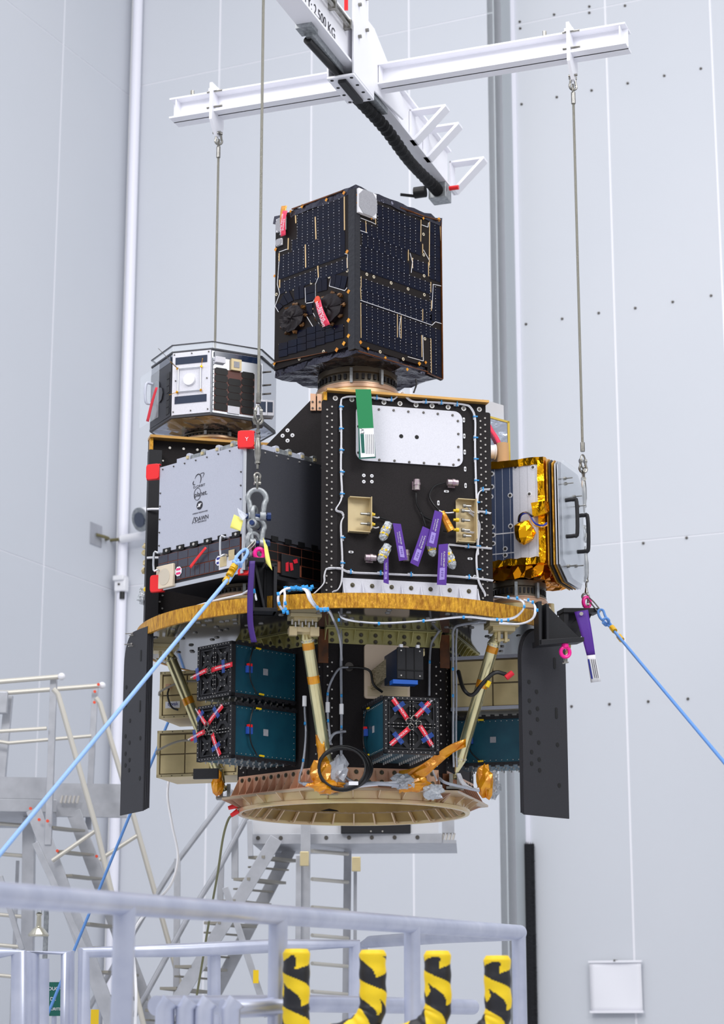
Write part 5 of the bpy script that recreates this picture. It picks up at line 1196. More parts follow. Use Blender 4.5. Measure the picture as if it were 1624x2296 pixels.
# side plates (folded panels)
for k, (c0, m_, t_) in enumerate(((.010, mgold, .004), (.022, mdg, .003), (.034, mgold, .005), (.046, msilv2, .005), (.058, msilv2, .003))):
    sf = GF.side(gw + c0); zA = zG1 + .01 - k * .004; e = .05 + k * .01
    pts = [(-.0, zG0 - .02), (.1, zG0 - .075 + 0), (gd - .06, zG0 - .075), (gd, zG0 - .0), (gd, zA - .05), (gd - .06, zA), (.03, zA), (0, zA - .02)]
    MB().poly(sf, pts, 0, t_).build('folded_panel', m_, G, label=None)
sf = GF.side(gw + .075)
MB().poly(sf, [(0, zG0 + .0), (.12, zG0 - .06), (gd - .06, zG0 - .06), (gd, zG0), (gd, zG1 - .05), (gd - .06, zG1), (.03, zG1), (0, zG1 - .03)], 0, .003).build('clear_cover', mglass, G, label='clear protective cover sheet')
for u, zz_ in ((.045, 0), (.19, -.035)):
    z1_ = zG0 + .26 + zz_; z0_ = zG0 + .105 + zz_
    MB().tube(spline([sf.p(u, z1_, 0), sf.p(u, z1_, .035), sf.p(u, z1_ - .012, .05), sf.p(u, z0_ + .012, .05), sf.p(u, z0_, .035), sf.p(u, z0_, 0)], 4), .0085, 10).build('cover_handle', mblkm, G, label='dark blue-black grab handle')
b = MB()
for u, z_ in ((.03, .35), (.15, .30), (.15, .0), (.05, -.02), (.04, .33), (.2, .27)): b.cyl(sf.p(u, zG0 + z_, -.03), sf.p(u, zG0 + z_, .04), .0025, n=6); b.cyl(sf.p(u, zG0 + z_, .0), sf.p(u, zG0 + z_, .012), .007, n=8)
b.build('cover_screws', msteel, G, kind='stuff')
gc = GF.p(gw * .45, 0, -gd * .5)
sep_ring('round separation ring under the gold satellite on the deck', (W(1163, 1320, 8.6).x, 8.62), zP1, zG0 - .062, .118)
P = W(1232, 1320, 8.9)
t = MB().lathe((P.x, P.y, zP1 - .02), [(.001, 0), (.036, 0), (.036, .03), (.026, .035), (.024, .12), (.02, .22), (.001, .22)], 20).build('support_tube', mchamp, D)
b = MB(); q = W(1245, 1375, 8.35); b.lathe((W(1180, 1380, 8.7).x, 8.7, zP0 + .01), [(.001, .0), (.34, 0), (.345, .045), (.001, .05)], 40); 
# things behind the tower on the right
f = Fr((W(1100, 980, 8.85).x, 8.85, 0), 10)
Bk = thing('foil_covered_satellite', 'grey foil box edged with yellow tape behind the tower', 'satellite', f.w(1110, 1030))
MB().poly(f, FP(f, [(1070, 925), (1142, 945), (1144, 1035), (1070, 1035)]), -.2, 0).build('body', mfoilsil, Bk)
b = MB()
for L in ([(1085, 929), (1142, 945), (1142, 949), (1085, 934)], [(1138, 945), (1143, 945), (1145, 1035), (1140, 1035)]): b.poly(f, FP(f, L, .001), .001, .004)
b.build('yellow_tape_edge', M('dull_yellow_tape', (196, 170, 50), .4), Bk)
MB().poly(f, FP(f, [(1085, 892), (1132, 906), (1133, 942), (1085, 928)]), -.25, -.02).build('clear_top_cover', M('frosted_cover', (206, 208, 214), .3, alpha=.85), Bk)
P = f.w(1100, 1035); MB().fb(Fr((P.x, P.y, 0), 10), -.05, zP1, .05, P.z, -.18, -.03).build('support_stand', mblk, Bk)
b = MB(); P = f.w(1128, 1012, .05); b.cyl(P - V((0, 0, .05)), P + V((0, 0, .035)), .026, n=20, caps=True); b.build('cardboard_tube', mcard, Bk)
b = MB(); P = f.w(1098, 1013, .04); b.cyl(P - f.ex * .05, P + f.ex * .02, .03, n=20); b.cyl(P + f.ex * .02, P + f.ex * .026, .034, n=20); b.build('white_thruster', mwplain, Bk)
b = MB(); pts = pline(f, [(1092, 945), (1103, 965), (1113, 980), (1120, 995)], .02); m = len(pts) - 1; b.grid(2, m, lambda u, v: pts[round(v * m)] + f.ex * (u - .5) * .02); o = b.build('red_strap', mpinkr, None, solid=.001); tag(o, 'red strap slanting over the grey foil box behind the tower', 'strap')
# ================================================================ CUBESAT DEPLOYERS
def deployer(f, w, h, dep, label, tex=True, side='right', lattice=True, cat='deployer'):
    """f origin at lower left front corner; body goes back along -ez"""
    t = thing('cubesat_deployer', label, cat, f.p(w / 2, 0, -dep / 2))
    MB().fb(f, .004, .004, w - .004, h - .004, -dep, -.02).build('teal_body', mteal, t, bevel=.001)
    MB().fb(f, .006, .006, w - .006, h - .006, -.02, -.012).build('door_back', mdark, t)
    b = MB(); e = .014
    b.fb(f, 0, 0, e, h, -.022, 0); b.fb(f, w - e, 0, w, h, -.022, 0); b.fb(f, 0, 0, w, e, -.022, 0); b.fb(f, 0, h - e, w, h, -.022, 0)
    b.build('door_frame', mblkm, t, bevel=.0012)
    if lattice:
        for i in range(2):
            for j in range(2):
                x0 = e + .003 + i * (w - 2 * e) / 2; z0 = e + .003 + j * (h - 2 * e) / 2; s = (w - 2 * e) / 2 - .006; s2 = (h - 2 * e) / 2 - .006; b = MB(); r = .008
                for (p, q) in (((0, 0), (s, s2)), ((0, s2), (s, 0))):
                    d_ = V((q[0] - p[0], q[1] - p[1])).normalized(); n_ = V((-d_.y, d_.x)) * r
                    b.poly(f, [(x0 + p[0] + n_.x, z0 + p[1] + n_.y), (x0 + q[0] + n_.x, z0 + q[1] + n_.y), (x0 + q[0] - n_.x, z0 + q[1] - n_.y), (x0 + p[0] - n_.x, z0 + p[1] - n_.y)], -.014, -.004)
                b.fb(f, x0, z0, x0 + s, z0 + .006, -.014, -.002); b.fb(f, x0, z0 + s2 - .006, x0 + s, z0 + s2, -.014, -.002); b.fb(f, x0, z0, x0 + .006, z0 + s2, -.014, -.002); b.fb(f, x0 + s - .006, z0, x0 + s, z0 + s2, -.014, -.002)
                b.fb(f, x0 + s / 2 - .02, z0 + s2 / 2 - .02, x0 + s / 2 + .02, z0 + s2 / 2 + .02, -.014, -.0045)
                b.build('door_leaf', mblkm, t)
        pts = [(x, z) for x in [w * k / 12 for k in range(1, 12)] for z in (.006, h / 2 - .006, h / 2 + .006, h - .006)] + [(x, z) for z in [h * k / 12 for k in range(1, 12)] for x in (.006, w / 2 - .006, w / 2 + .006, w - .006)]
        pts += [(w * (.25 + .5 * i) + .012 * sx, h * (.25 + .5 * j) + .012 * sy) for i in (0, 1) for j in (0, 1) for sx in (-1, 1) for sy in (-1, 1)]
        bolts(f, pts, .0022, .0025, mbolt, t, -.0018, 6)
    for sd in ((1, 0) if side == 'both' else ((1,) if side == 'right' else (0,))):
        sf = f.side(w) if sd else f.sidel(0); sg = 1 if sd else -1
        # frames along the teal side
        u0, u1 = (.02, dep) if sd else (-dep, -.02)
        for z in (0.0, h - .012): MB().fb(sf, u0, z, u1, z + .012, -.004, .003).build('side_rail', mblkm, t, bevel=.0008)
        b = MB()
        for k in range(9):
            uu = u0 + (u1 - u0) * (k + .5) / 9
            for z in (-.006, h - .006): b.fb(sf, uu - .008, z, uu + .008, z + .012, -.003, .006)
        b.build('side_clips', mblkm, t, kind='stuff')
        pts = [(u0 + (u1 - u0) * (k + .5) / 14, z) for k in range(14) for z in (.02, h - .02)] + [(u1 - .012 if sd else u0 + .012, h * (k + .5) / 9) for k in range(9)]
        bolts(sf, pts, .002, .002, mbolt, t, -.003, 6, 'side_screws')
        um = (u0 + u1) / 2
        MB().fb(sf, um - .012, h * .46, um + .012, h * .58, -.004, -.002).build('rating_plate', mgrey, t)
        c = [sf.p(u0 + (u1 - u0) * .28, h * .95, .004), sf.p(u0 + (u1 - u0) * .22, h * .75, .01), sf.p(u0 + (u1 - u0) * .2, h * .55, .012), sf.p(u0 + (u1 - u0) * .22, h * .3, .012), sf.p(u0 + (u1 - u0) * .34, h * .08, .006)]
        cable(spline(c), .0028, mbcable, t, 'side_cable')
        MB().fb(sf, u0 + (u1 - u0) * .17, h * .45, u0 + (u1 - u0) * .25, h * .58, -.003, .012).build('side_connector', M('blue_conn', (40, 80, 170), .4), t, bevel=.001)
        MB().fb(sf, u0 + (u1 - u0) * .18, h * .57, u0 + (u1 - u0) * .24, h * .62, .0, .013).build('red_cap', mred, t)
        b = MB(); pk = u0 + (u1 - u0) * .38; b.cyl(sf.p(pk, h * .09, .006), sf.p(pk + .022 * (1 if sd else -1), h * .085, .006), .004, n=8); b.cyl(sf.p(pk - .02, h * .93, .006), sf.p(pk + .004, h * .925, .006), .004, n=8); b.build('yellow_sleeve', myt, t)
    b = MB()
    for k in range(10):
        for q_ in (.15, .35, .65, .85): b.cyl(f.p(w * q_, .002, -dep * (k + .7) / 11), f.p(w * q_, -.008, -dep * (k + .7) / 11), .003, n=6)
    b.build('bottom_studs', mbolt, t, kind='stuff')
    return t
def ribbons_x(f, w, h, L, grp, where):
    """ribbons given as photo end points (inner, outer)"""
    for i, (x0, y0, x1, y1, pos) in enumerate(L):
        g = Fr(f.p(0, 0, .008), f.yaw); a0, q0 = g.px(x0, y0); a1, q1 = g.px(x1, y1); d_ = V((a1 - a0, q1 - q0)); n_ = V((-d_.y, d_.x)).normalized() * .0095
        b = MB(); m = 8; b.grid(2, m, lambda u, v: g.p(a0 + d_.x * v + n_.x * (u * 2 - 1), q0 + d_.y * v + n_.y * (u * 2 - 1), .003 * math.sin(5 * v)))
        t = b.build('red_pin_ribbon', mredr, None, solid=.0008, smooth=60); tag(t, 'red ribbon with white print, %s arm of the four on %s' % (pos, where), 'ribbon', grp)
        ang = math.degrees(math.atan2(d_.y, d_.x)); ang = ang if abs(ang) < 90 else ang + 180
        text(g, a0 + d_.x * .6, q0 + d_.y * .6, .0045, 'WWW.ISISPACE.NL', .0105, mtw, t, rot=ang)
        c = V((a0 + d_.x * .62, q0 + d_.y * .62)); e1 = n_.normalized() * .026; e2 = d_.normalized() * .009
        MB().poly(g, [tuple(c - e1 - e2), tuple(c + e1 - e2), tuple(c + e1 + e2), tuple(c - e1 + e2)], .004, .0046).build('blue_tape', M('blue_clear_tape', (36, 78, 160), .3, alpha=.5), t)
        b = MB(); cr = g.p(a0 - d_.x * .08, q0 - d_.y * .08, .004); e = Fr(cr, g.yaw); b.tube([e.p(.011 * math.cos(s), .011 * math.sin(s), .002 * math.sin(s * 2)) for s in [2 * PI * k / 14 for k in range(14)]], .0012, 5, True); b.build('split_ring', msteel, t)
# on the left hexagonal face
nL = HL_.ez
def dep_on(face, x, ytop, ybot, dep, w, corner='r'):
    """deployer whose far end touches hex face; the near vertical edge of the black door is seen at photo x"""
    g = Fr(face.p(0, 0, dep + .02), face.yaw); a, q1 = g.px(x, ytop); _, q0 = g.px(x, ybot); return g.p(a - (w if corner == 'r' else 0), q0), q1 - q0
W1 = .205
for yt, yb, lab in ((1436, 1558, 'upper left black-fronted deployer with teal side, single ribbon bundle across'), (1572, 1698, 'lower left black-fronted deployer with teal side and four ribbons in a cross')):
    o, h = dep_on(HL_, 520, yt, yb, .34, W1); fD = Fr(o, HL_.yaw); deployer(fD, W1, h, .34, lab)
    if yt < 1500: fD1 = fD; hD1 = h
    else: fD2 = fD; hD2 = h
ribbons_x(fD2, W1, hD2, [(463, 1625, 443, 1594, 'upper left'), (468, 1622, 498, 1582, 'upper right'), (460, 1640, 426, 1658, 'lower left'), (476, 1645, 492, 1693, 'lower right')], 'ribbons on the lower left deployer', 'the lower left deployer')
ribbons_x(fD1, W1, hD1, [(466, 1502, 432, 1519, 'left'), (474, 1503, 520, 1489, 'right')], 'ribbons on the upper left deployer', 'the upper left deployer')
o, h = dep_on(HF, 862, 1560, 1688, .34, .225, 'l'); fD3 = Fr(o, HF.yaw); deployer(fD3, fD3.px(985, 1620)[0], h, .33, 'front centre black deployer door with a cross of four ribbons', side='left')
ribbons_x(fD3, .2, h, [(914, 1613, 882, 1567, 'upper left'), (932, 1608, 964, 1575, 'upper right'), (918, 1633, 877, 1669, 'lower left'), (941, 1627, 969, 1671, 'lower right')], 'ribbons on the front deployer', 'the front centre deployer')
# right teal deployer on the right hex face
g = Fr(HR_.p(0, 0, .36), HR_.yaw); sfr = Fr(HR_.p(.06, 0, 0), 0, tuple(HR_.ez), (0, 0, 1))
a, z1_ = sfr.px(1100, 1606); _, z0_ = sfr.px(1100, 1716)
fD4 = Fr(HR_.p(.06, z0_, .36), HR_.yaw); deployer(fD4, .23, z1_ - z0_, .34, 'right-hand teal deployer behind the right strut', side='left')
# champagne box deployers
mpocket = M('pocket_metal', (232, 212, 160), .34, .35, var=(7, (200, 182, 134), .2)); mbrown = M('recess_brown', (110, 96, 68), .5)
def champ(f, w, h, dep, label, sd, rows=2, cols=3):
    t = thing('champagne_deployer', label, 'deployer', f.p(w / 2, 0, -dep / 2)); MB().fb(f, 0, 0, w, h, -dep, 0).build('body', mchampf, t, bevel=.002)
    sf = f.side(w) if sd > 0 else f.sidel(0); u0, u1 = (0, dep) if sd > 0 else (-dep, 0); cw_ = (u1 - u0 - .03) / cols; rh = (h - .03) / rows
    MB().fb(sf, u0 + .004, .004, u1 - .004, h - .004, 0, .001).build('recess_plate', mbrown, t)
    b = MB(); e = .012
    b.fb(sf, u0, 0, u1, e, 0, .006); b.fb(sf, u0, h - e, u1, h, 0, .006); b.fb(sf, u0, 0, u0 + e, h, 0, .006); b.fb(sf, u1 - e, 0, u1, h, 0, .006)
    b.build('side_frame', mchamp, t, bevel=.001)
    for i in range(cols):
        for j in range(rows): MB().fb(sf, u0 + .016 + i * cw_, .016 + j * rh, u0 + .016 + (i + 1) * cw_ - .006, .016 + (j + 1) * rh - .006, .0005, .004).build('side_pocket', mpocket, t, bevel=.001)
    pts = [(u0 + (u1 - u0) * (k + .5) / 8, z) for k in range(8) for z in (.006, h - .006)]; bolts(sf, pts, .0025, .002, mboltd, t, .006, 6)
    return t, sf, u0, u1
sfr = Fr(HR_.p(.05, 0, 0), 0, tuple(HR_.ez), (0, 0, 1)); _, z1_ = sfr.px(1100, 1470); _, z0_ = sfr.px(1100, 1592)
t, sf, u0, u1 = champ(Fr(HR_.p(.05, z0_, .36), HR_.yaw), .24, z1_ - z0_, .345, 'champagne coloured deployer box above the right teal deployer', -1, 2, 2)
MB().fb(sf, u0, z1_ - z0_ - .014, u1, z1_ - z0_, .006, .012).build('light_rail', msilv, t); MB().fb(sf, u0, 0, u1, .014, .006, .012).build('light_rail', msilv, t)
cable(spline([W(1028, 1505, 8.1), W(1040, 1545, 8.02), W(1060, 1558, 8.0), W(1085, 1530, 7.98), W(1110, 1508, 7.98), W(1135, 1512, 8.0)]), .008, mbcable, t, 'thick_cable')
MB().cyl(W(1135, 1520, 7.98), W(1150, 1508, 7.98), .011).build('red_plug', mredr, t); MB().cyl(W(1092, 1540, 7.97), W(1098, 1528, 7.97), .009).build('yellow_sleeve', myt, t)
# left champagne boxes: side facing camera on left rear hex face
for yt, yb, xl, lab in ((1502, 1612, 360, 'upper champagne deployer box behind the left strut'), (1634, 1744, 354, 'lower champagne deployer box behind the left strut')):
    sl = Fr(HLB.p(hs - .05, 0, 0), 0, tuple(-HLB.ez), (0, 0, 1)); a, z1_ = sl.px(xl, yt + 5); _, z0_ = sl.px(xl, yb)
    dp = min(.42, -a)
    t, sf, u0, u1 = champ(Fr(HLB.p(hs - .05 - .24, z0_, dp), HLB.yaw), .24, z1_ - z0_, dp - .01, lab, 1, 2, 3)
    cable(spline([sf.p(.0 + u0, .5 * (z1_ - z0_), .01), sf.p(u0 + .02, .58 * (z1_ - z0_), .03), sf.p(u0 + .12, .75 * (z1_ - z0_), .03), sf.p(u0 + .25, .7 * (z1_ - z0_), .01)]), .005, M('grey_hose' + str(yt), (150, 146, 136), .5), t, 'grey_hose')
    if yt < 1600:
        a, q = sf.px(387, 1580, .008); o = MB().fb(sf, a - .032, q - .014, a + .032, q + .014, .006, .008).build('name_plate', mwplain, t); text(sf, a + .002, q + .003, .009, 'tyvak', .022, mtb, o)
        cable(spline([sf.w(380, 1540, .01), sf.w(376, 1560, .02), sf.w(385, 1585, .02), sf.w(400, 1592, .01)]), .004, mbcable, t, 'black_cable')
        MB().fb(sf, sf.px(375, 1545)[0], sf.px(375, 1545)[1], sf.px(385, 1535)[0], sf.px(385, 1535)[1], .004, .02).build('copper_plug', mcopper, t)
MB().fb(Fr(W(436, 1742, 8.3), -10), 0, -.01, .1, .03, 0, .02).build('black_bracket_arm', mblkm, D)
# square bracket plate with small deployer (upper centre)
a0, q0 = HF.px(816, 1567); a1, q1 = HF.px(917, 1450)
pt = MB().poly(HF, rrect(a0, q0, a1 - .0, q1, .012, 4), .001, .012).build('mounting_plate', M('pale_pink_plate', (238, 216, 190), .4, .2), D, label='pale ribbed mounting plate')
b = MB()
for k in range(10): b.fb(HF, a0 + .012, q0 + .01 + k * .004, a1 - .01, q0 + .012 + k * .004, .012, .0128)
b.build('machining_lines', mchamp, pt, kind='stuff')
w3 = Fr(HF.p(0, 0, .30), HF.yaw); sa0, sq0 = w3.px(893, 1520); sa1, sq1 = w3.px(948, 1455)
t = thing('small_deployer', 'small black deployer box on a pale wedge bracket above the front deployer', 'deployer', w3.p(sa0, sq0))
MB().fb(w3, sa0, sq0, sa1, sq1, -.2, -.01).build('blue_body', M('navy_body', (14, 44, 78), .4, .4), t)
o = MB().fb(w3, sa0 - .003, sq0 - .003, sa1 + .003, sq1 + .003, -.01, .0).build('door', mblkm, t, bevel=.002)
b = MB(); 
for q in (.33, .66): b.fb(w3, sa0 + (sa1 - sa0) * q - .001, sq0, sa0 + (sa1 - sa0) * q + .001, sq1, 0, .003)
b.fb(w3, sa0, sq0 + .03, sa1, sq0 + .034, 0, .003); b.build('door_ribs', mblks, t)
bolts(w3, [(sa0 + .012, sq1 - .01), (sa1 - .012, sq1 - .01), (sa0 + .012, sq0 + .01), (sa1 - .012, sq0 + .01)], .0035, .003, mbolt, o)
def qd(L, nm, mt, par):
    A = [HF.w(x, y, d) for x, y, d in L]; n_ = (A[1] - A[0]).cross(A[2] - A[0]).normalized() * .005; b = MB(); b.add(A + [p + n_ for p in A], [(0, 1, 2, 3), (7, 6, 5, 4), (0, 4, 5, 1), (1, 5, 6, 2), (2, 6, 7, 3), (3, 7, 4, 0)]); return b.build(nm, mt, par)
mwedge = M('ribbed_wedge', (196, 182, 150), .4, .3, var=(60, (150, 138, 110), .1), stretch=(1, 1, 6))
qd([(834, 1545, .013), (848, 1545, .013), (893, 1468, .2), (893, 1457, .2)], 'wedge_bracket', mwedge, t); qd([(834, 1505, .013), (834, 1545, .013), (893, 1500, .2), (893, 1457, .2)], 'wedge_bracket', mwedge, t)
qd([(893, 1453, .2), (893, 1460, .2), (952, 1462, .2), (952, 1455, .2)], 'top_bracket', mchamp, t); qd([(952, 1455, .2), (945, 1455, .2), (945, 1475, .2), (952, 1470, .2)], 'top_bracket', mchamp, t)
MB().fb(w3, sa0 - .02, sq0 - .022, sa1 - .02, sq0 - .006, -.05, .0).build('blue_latch', M('bright_blue', (24, 92, 190), .4), t); b = MB(); b.fb(w3, sa0 + .008, sq1 + .003, sa0 + .02, sq1 + .015, -.02, 0); b.fb(w3, sa1 - .024, sq1 + .003, sa1 - .012, sq1 + .015, -.02, 0); b.build('white_pins', mwplain, t, kind='stuff')
cable(pline(HF, [(782, 1497, .02), (806, 1497, .03), (830, 1505, .04), (838, 1535, .05), (858, 1552, .05)], .02), .005, mbcable, D, 'black_cable')
b = MB(); a, q = HF.px(783, 1495); b.fc(HF, a, q, .001, .003, .018, n=20); b.build('feedthrough', mboltd, D)
# ================================================================ LOWER HARNESS
H2 = [([(758, 1345, .2), (762, 1365, .13), (755, 1385, .03), (765, 1420, .02), (765, 1500, .015), (766, 1600, .015), (766, 1700, .015), (775, 1740, .03), (795, 1755, .06)], .006, HF, mscable),
      ([(780, 1496, .02), (760, 1500, .03), (742, 1530, .03), (735, 1560, .02), (736, 1610, .015), (742, 1670, .015)], .005, HF, mscable),
      ([(775, 1640, .03), (750, 1645, .04), (738, 1665, .04), (732, 1690, .04)], .006, HF, mscable),
      ([(682, 1560, .02), (684, 1600, .02), (686, 1650, .02), (680, 1710, .03), (672, 1745, .05), (680, 1757, .06), (750, 1762, .06)], .005, HL_, mscable),
      ([(1090, 1395, .3), (1020, 1395, .2), (1000, 1400, .1), (975, 1430, .03), (965, 1460, .02), (963, 1560, .02)], .005, HF, mscable),
      ([(968, 1690, .02), (970, 1725, .03), (980, 1750, .08)], .0035, HF, mcable)]
for L, r, f, m in H2:
    cable(pline(f, L, .02), r, m, D, 'silver_harness'); 
rp = [(1018, 1410, 8.0), (1016, 1450, 8.1), (1017, 1550, 8.18), (1016, 1650, 8.18), (1018, 1720, 8.18)]
cable(spline([W(*p) for p in [(1075, 1396, 7.9), (1040, 1400, 7.95)] + rp]), .005, mscable, D, 'silver_harness'); cable(spline([W(x + 7, y, d_) for x, y, d_ in rp]), .004, mscable, D, 'silver_harness')
# loops along the deck underside / right end
for k in range(4):
    o_ = k * .007
    cable(spline([W(760, 1372, 7.75), W(775, 1388 + k, 7.72), W(850, 1398 - k, 7.72), W(950, 1392, 7.74), W(1040, 1383 + k, 7.8), W(1110, 1388 + k * 2, 7.85), W(1150, 1385 + k * 2, 7.86), W(1172, 1368 + k, 7.84), W(1176 - k * 2, 1352, 7.83), W(1160, 1342 + k * 2, 7.86), W(1130, 1340, 7.95), W(1110, 1338, 8.05)]) if k < 2 else
          spline([W(1120, 1392 + k * 2, 7.86), W(1165, 1399, 7.84), W(1196 - k, 1388, 7.83), W(1206 - k * 2, 1368, 7.83), W(1195, 1350 + k, 7.86), W(1175, 1345, 7.9)]), .0036, mcable if k else mscable, D, 'silver_harness')
b = MB()
for x, y, d_ in ((760, 1390, 7.72), (850, 1398, 7.71), (950, 1392, 7.73), (1040, 1384, 7.79), (1115, 1389, 7.83), (1125, 1392, 7.83), (1140, 1390, 7.83), (1176, 1360, 7.8), (1160, 1341, 7.84), (1140, 1339, 7.9), (1205, 1368, 7.8), (1185, 1345, 7.85), (1195, 1350, 7.85), (765, 1450, 8.05), (766, 1560, 8.08), (766, 1630, 8.08), (735, 1556, 8.08), (736, 1616, 8.08), (684, 1622, 8.15), (680, 1705, 8.1), (1016, 1500, 8.08), (1016, 1560, 8.14), (964, 1484, 8.1)):
    P = W(x, y, d_); b.cyl(P - V((.004, 0, 0)), P + V((.004, 0, 0)), .0065, n=8)
b.build('harness_ties', mcy, D, kind='stuff')
for x, y in ((735, 1586), (766, 1590), (683, 1572)):
    P = W(x, y, 8.05); MB().cyl(P - V((0, 0, .02)), P + V((0, 0, .02)), .0085, n=8).build('harness_label', mwplain, D)
# white cable loops at the front bracket, near the strut top
for k in range(2):
    cable(spline([W(662, 1318, 7.78), W(640, 1321, 7.70), W(625 + 14 * k, 1335, 7.66), W(626 + 12 * k, 1355, 7.66), W(638, 1372, 7.68)]), .0048, mcable, D)
for k in range(3): cable(spline([W(672 + k * 3, 1318, 7.8), W(686 + k * 3, 1325, 7.68), W(694 + k * 3, 1345, 7.66), W(712 + k * 2, 1364, 7.68), W(735, 1368 - k * 2, 7.72), W(748, 1390, 7.8), W(762, 1430, 7.95), W(767, 1480, 8.06)]), .0045, mcable if k < 2 else mscable, D)
cable(spline([W(545, 1331, 7.8), W(562, 1322, 7.76), W(570, 1326, 7.72), W(575, 1345, 7.68)]), .0042, mcable, D); cable(spline([W(400, 1372, 8.05), W(470, 1350, 7.9), W(545, 1332, 7.8)]), .004, mcable, D)
b = MB(); random.seed(11)
for i in range(16): P = W(640 + i * 4, 1321 + random.uniform(-4, 3), 7.74); b.cyl(P - V((.005, 0, 0)), P + V((.006, 0, .003)), .0085, n=7)
for x, y in ((636, 1372), (641, 1368), (645, 1374), (712, 1364), (720, 1368), (728, 1368), (735, 1367), (624, 1333), (626, 1354), (640, 1353), (560, 1322), (570, 1326)): P = W(x, y, 7.66); b.cyl(P - V((.005, 0, 0)), P + V((.005, 0, .002)), .0085, n=7)
b.build('harness_ties', mcy, D, kind='stuff')
# electronics bits under the deck near strut A
f = Fr((W(683, 1360, 7.82).x, 7.82, 0), 8); b = MB(); z = zP0
b.fb(f, -.06, z - .075, .055, z - .055, -.04, .02); b.fb(f, -.06, z - .09, -.03, z - .055, .0, .024); b.fb(f, .02, z - .09, .055, z - .055, .0, .024)
b.build('strut_plate', mchampf, D, bevel=.001)
b = MB()
for i in range(8): P = f.p(-.05 + i * .013, z - .05 - .01 * (i % 2), .03); b.cyl(P, P + V((0, 0, .02)), .003, n=6)
b.build('plate_screws', mbolt, D, kind='stuff')
# ring harness and black cable coil
cable(spline([W(680, 1757, 8.02), W(740, 1762, 7.99), W(800, 1757, 7.98), W(850, 1757, 7.98), (W(895, 1760, 7.99))]), .008, mscable, D, 'silver_harness')
cable(spline([W(690, 1762, 8.02), W(760, 1766, 7.99), W(830, 1760, 7.98), W(890, 1754, 7.99)]), .006, mcable, D, 'silver_harness')
for k in range(3): cable(spline([W(1025 + k * 3, 1735, 8.15), W(1035 + k * 3, 1755, 8.12), W(1050 + k * 5, 1768, 8.12), W(1075, 1772 - k * 2, 8.12)]), .004, mcable, D)
cable(spline([W(985, 1745, 8.1), W(1000, 1755, 8.08), W(1040, 1765, 8.1), W(1075, 1773, 8.12)]), .006, mscable, D, 'silver_harness')
coil = thing('cable_coil', 'coil of black cable hanging in front of the lower strut foot', 'cable coil', W(770, 1768, 7.95))
for k in range(5):
    c = W(768 + k * 1.5, 1722 + (k % 2) * 3, 7.93 + k * .012); rx_ = .088 + .004 * k; rz = .078 + .003 * (k % 3)
    MB().tube([c + V((rx_ * math.cos(a), .01 * math.sin(2 * a), rz * math.sin(a))) for a in [2 * PI * i / 40 for i in range(40)]], .0048, 7, True).build('cable_turn', mbcable, coil, smooth=60)
P = W(793, 1757, 7.9); MB().fb(Fr(P, 0), -.018, -.006, .018, .008, 0, .002).build('white_label', mwplain, coil)
# ================================================================ ROPES AND TAGS ON SLINGS
def rope(label, P0, P1, r, mat, sag=.0, knot=True):
    P0 = V(P0); P1 = V(P1); P1 = P0 + (P1 - P0) * min(1.9, (P0.z - .9) / (P0.z - P1.z)) if P1.z > .9 else P1; t = thing('tag_line', label, 'rope', P1); n = 24
    MB().tube([P0.lerp(P1, i / n) - V((0, 0, sag * math.sin(PI * i / n))) for i in range(n + 1)], r, 8).build('rope', mat, t, smooth=60); return t
k0 = W(548, 1233, 7.66); e0_ = W(-40, 1963, 5.9); t = rope('pale blue tag line from the front sling to the lower left', W(510, 1300, 7.6), e0_, .0072, mrpl, .0)
b = MB(); cA = W(545, 1240, 7.65)
b.tube(spline([W(510, 1300, 7.6), W(524, 1272, 7.62), W(530, 1250, 7.63), W(542, 1236, 7.65), W(552, 1232, 7.66), W(555, 1240, 7.65), W(546, 1256, 7.64), W(532, 1275, 7.62), W(512, 1305, 7.6)], 6), .0062, 8)
b.tube(spline([W(524, 1258, 7.62), W(530, 1263, 7.6), W(538, 1262, 7.6), W(540, 1270, 7.62), W(530, 1270, 7.64), W(524, 1260, 7.64), W(534, 1256, 7.6)], 6), .0062, 8); b.build('knot', mrpl, t)
b = MB()
for x, y in ((525, 1272), (519, 1283), (511, 1297), (527, 1268)): P = W(x, y, 7.61); d_ = (W(x - 5, y + 8, 7.6) - P); b.cyl(P, P + d_, .014, n=10)
b.build('yellow_tape', M('gold_tape', (214, 166, 20), .3, .2), t)
b = MB(); b.tube(spline([W(548, 1236, 7.66), W(556, 1228, 7.67), W(570, 1214, 7.7), W(572, 1218, 7.7), W(560, 1232, 7.68), W(550, 1241, 7.66), W(546, 1238, 7.66)]), .0035, 7); b.build('carabiner', msteel, t)
t = rope('blue tag line from the right sling to the lower right', W(1375, 1412, 8.6), W(1660, 1752, 6.6), .0062, mrpd, .0)
b = MB(); b.tube(spline([W(1375, 1412, 8.6), W(1360, 1398, 8.62), W(1346, 1385, 8.65), W(1342, 1370, 8.66), W(1352, 1368, 8.66), W(1358, 1382, 8.64), W(1368, 1398, 8.62), W(1380, 1415, 8.6)]), .0055, 8); b.tube(spline([W(1352, 1390, 8.6), W(1360, 1386, 8.6), W(1366, 1392, 8.6), W(1360, 1402, 8.62), W(1352, 1396, 8.6)]), .0055, 8); b.build('knot', mrpd, t)
b = MB()
for x, y in ((1372, 1406), (1388, 1426)): P = W(x, y, 8.58); b.cyl(P, P + (W(x + 7, y + 9, 8.56) - P), .012, n=10)
b.build('yellow_tape', bpy.data.materials['gold_tape'], t)
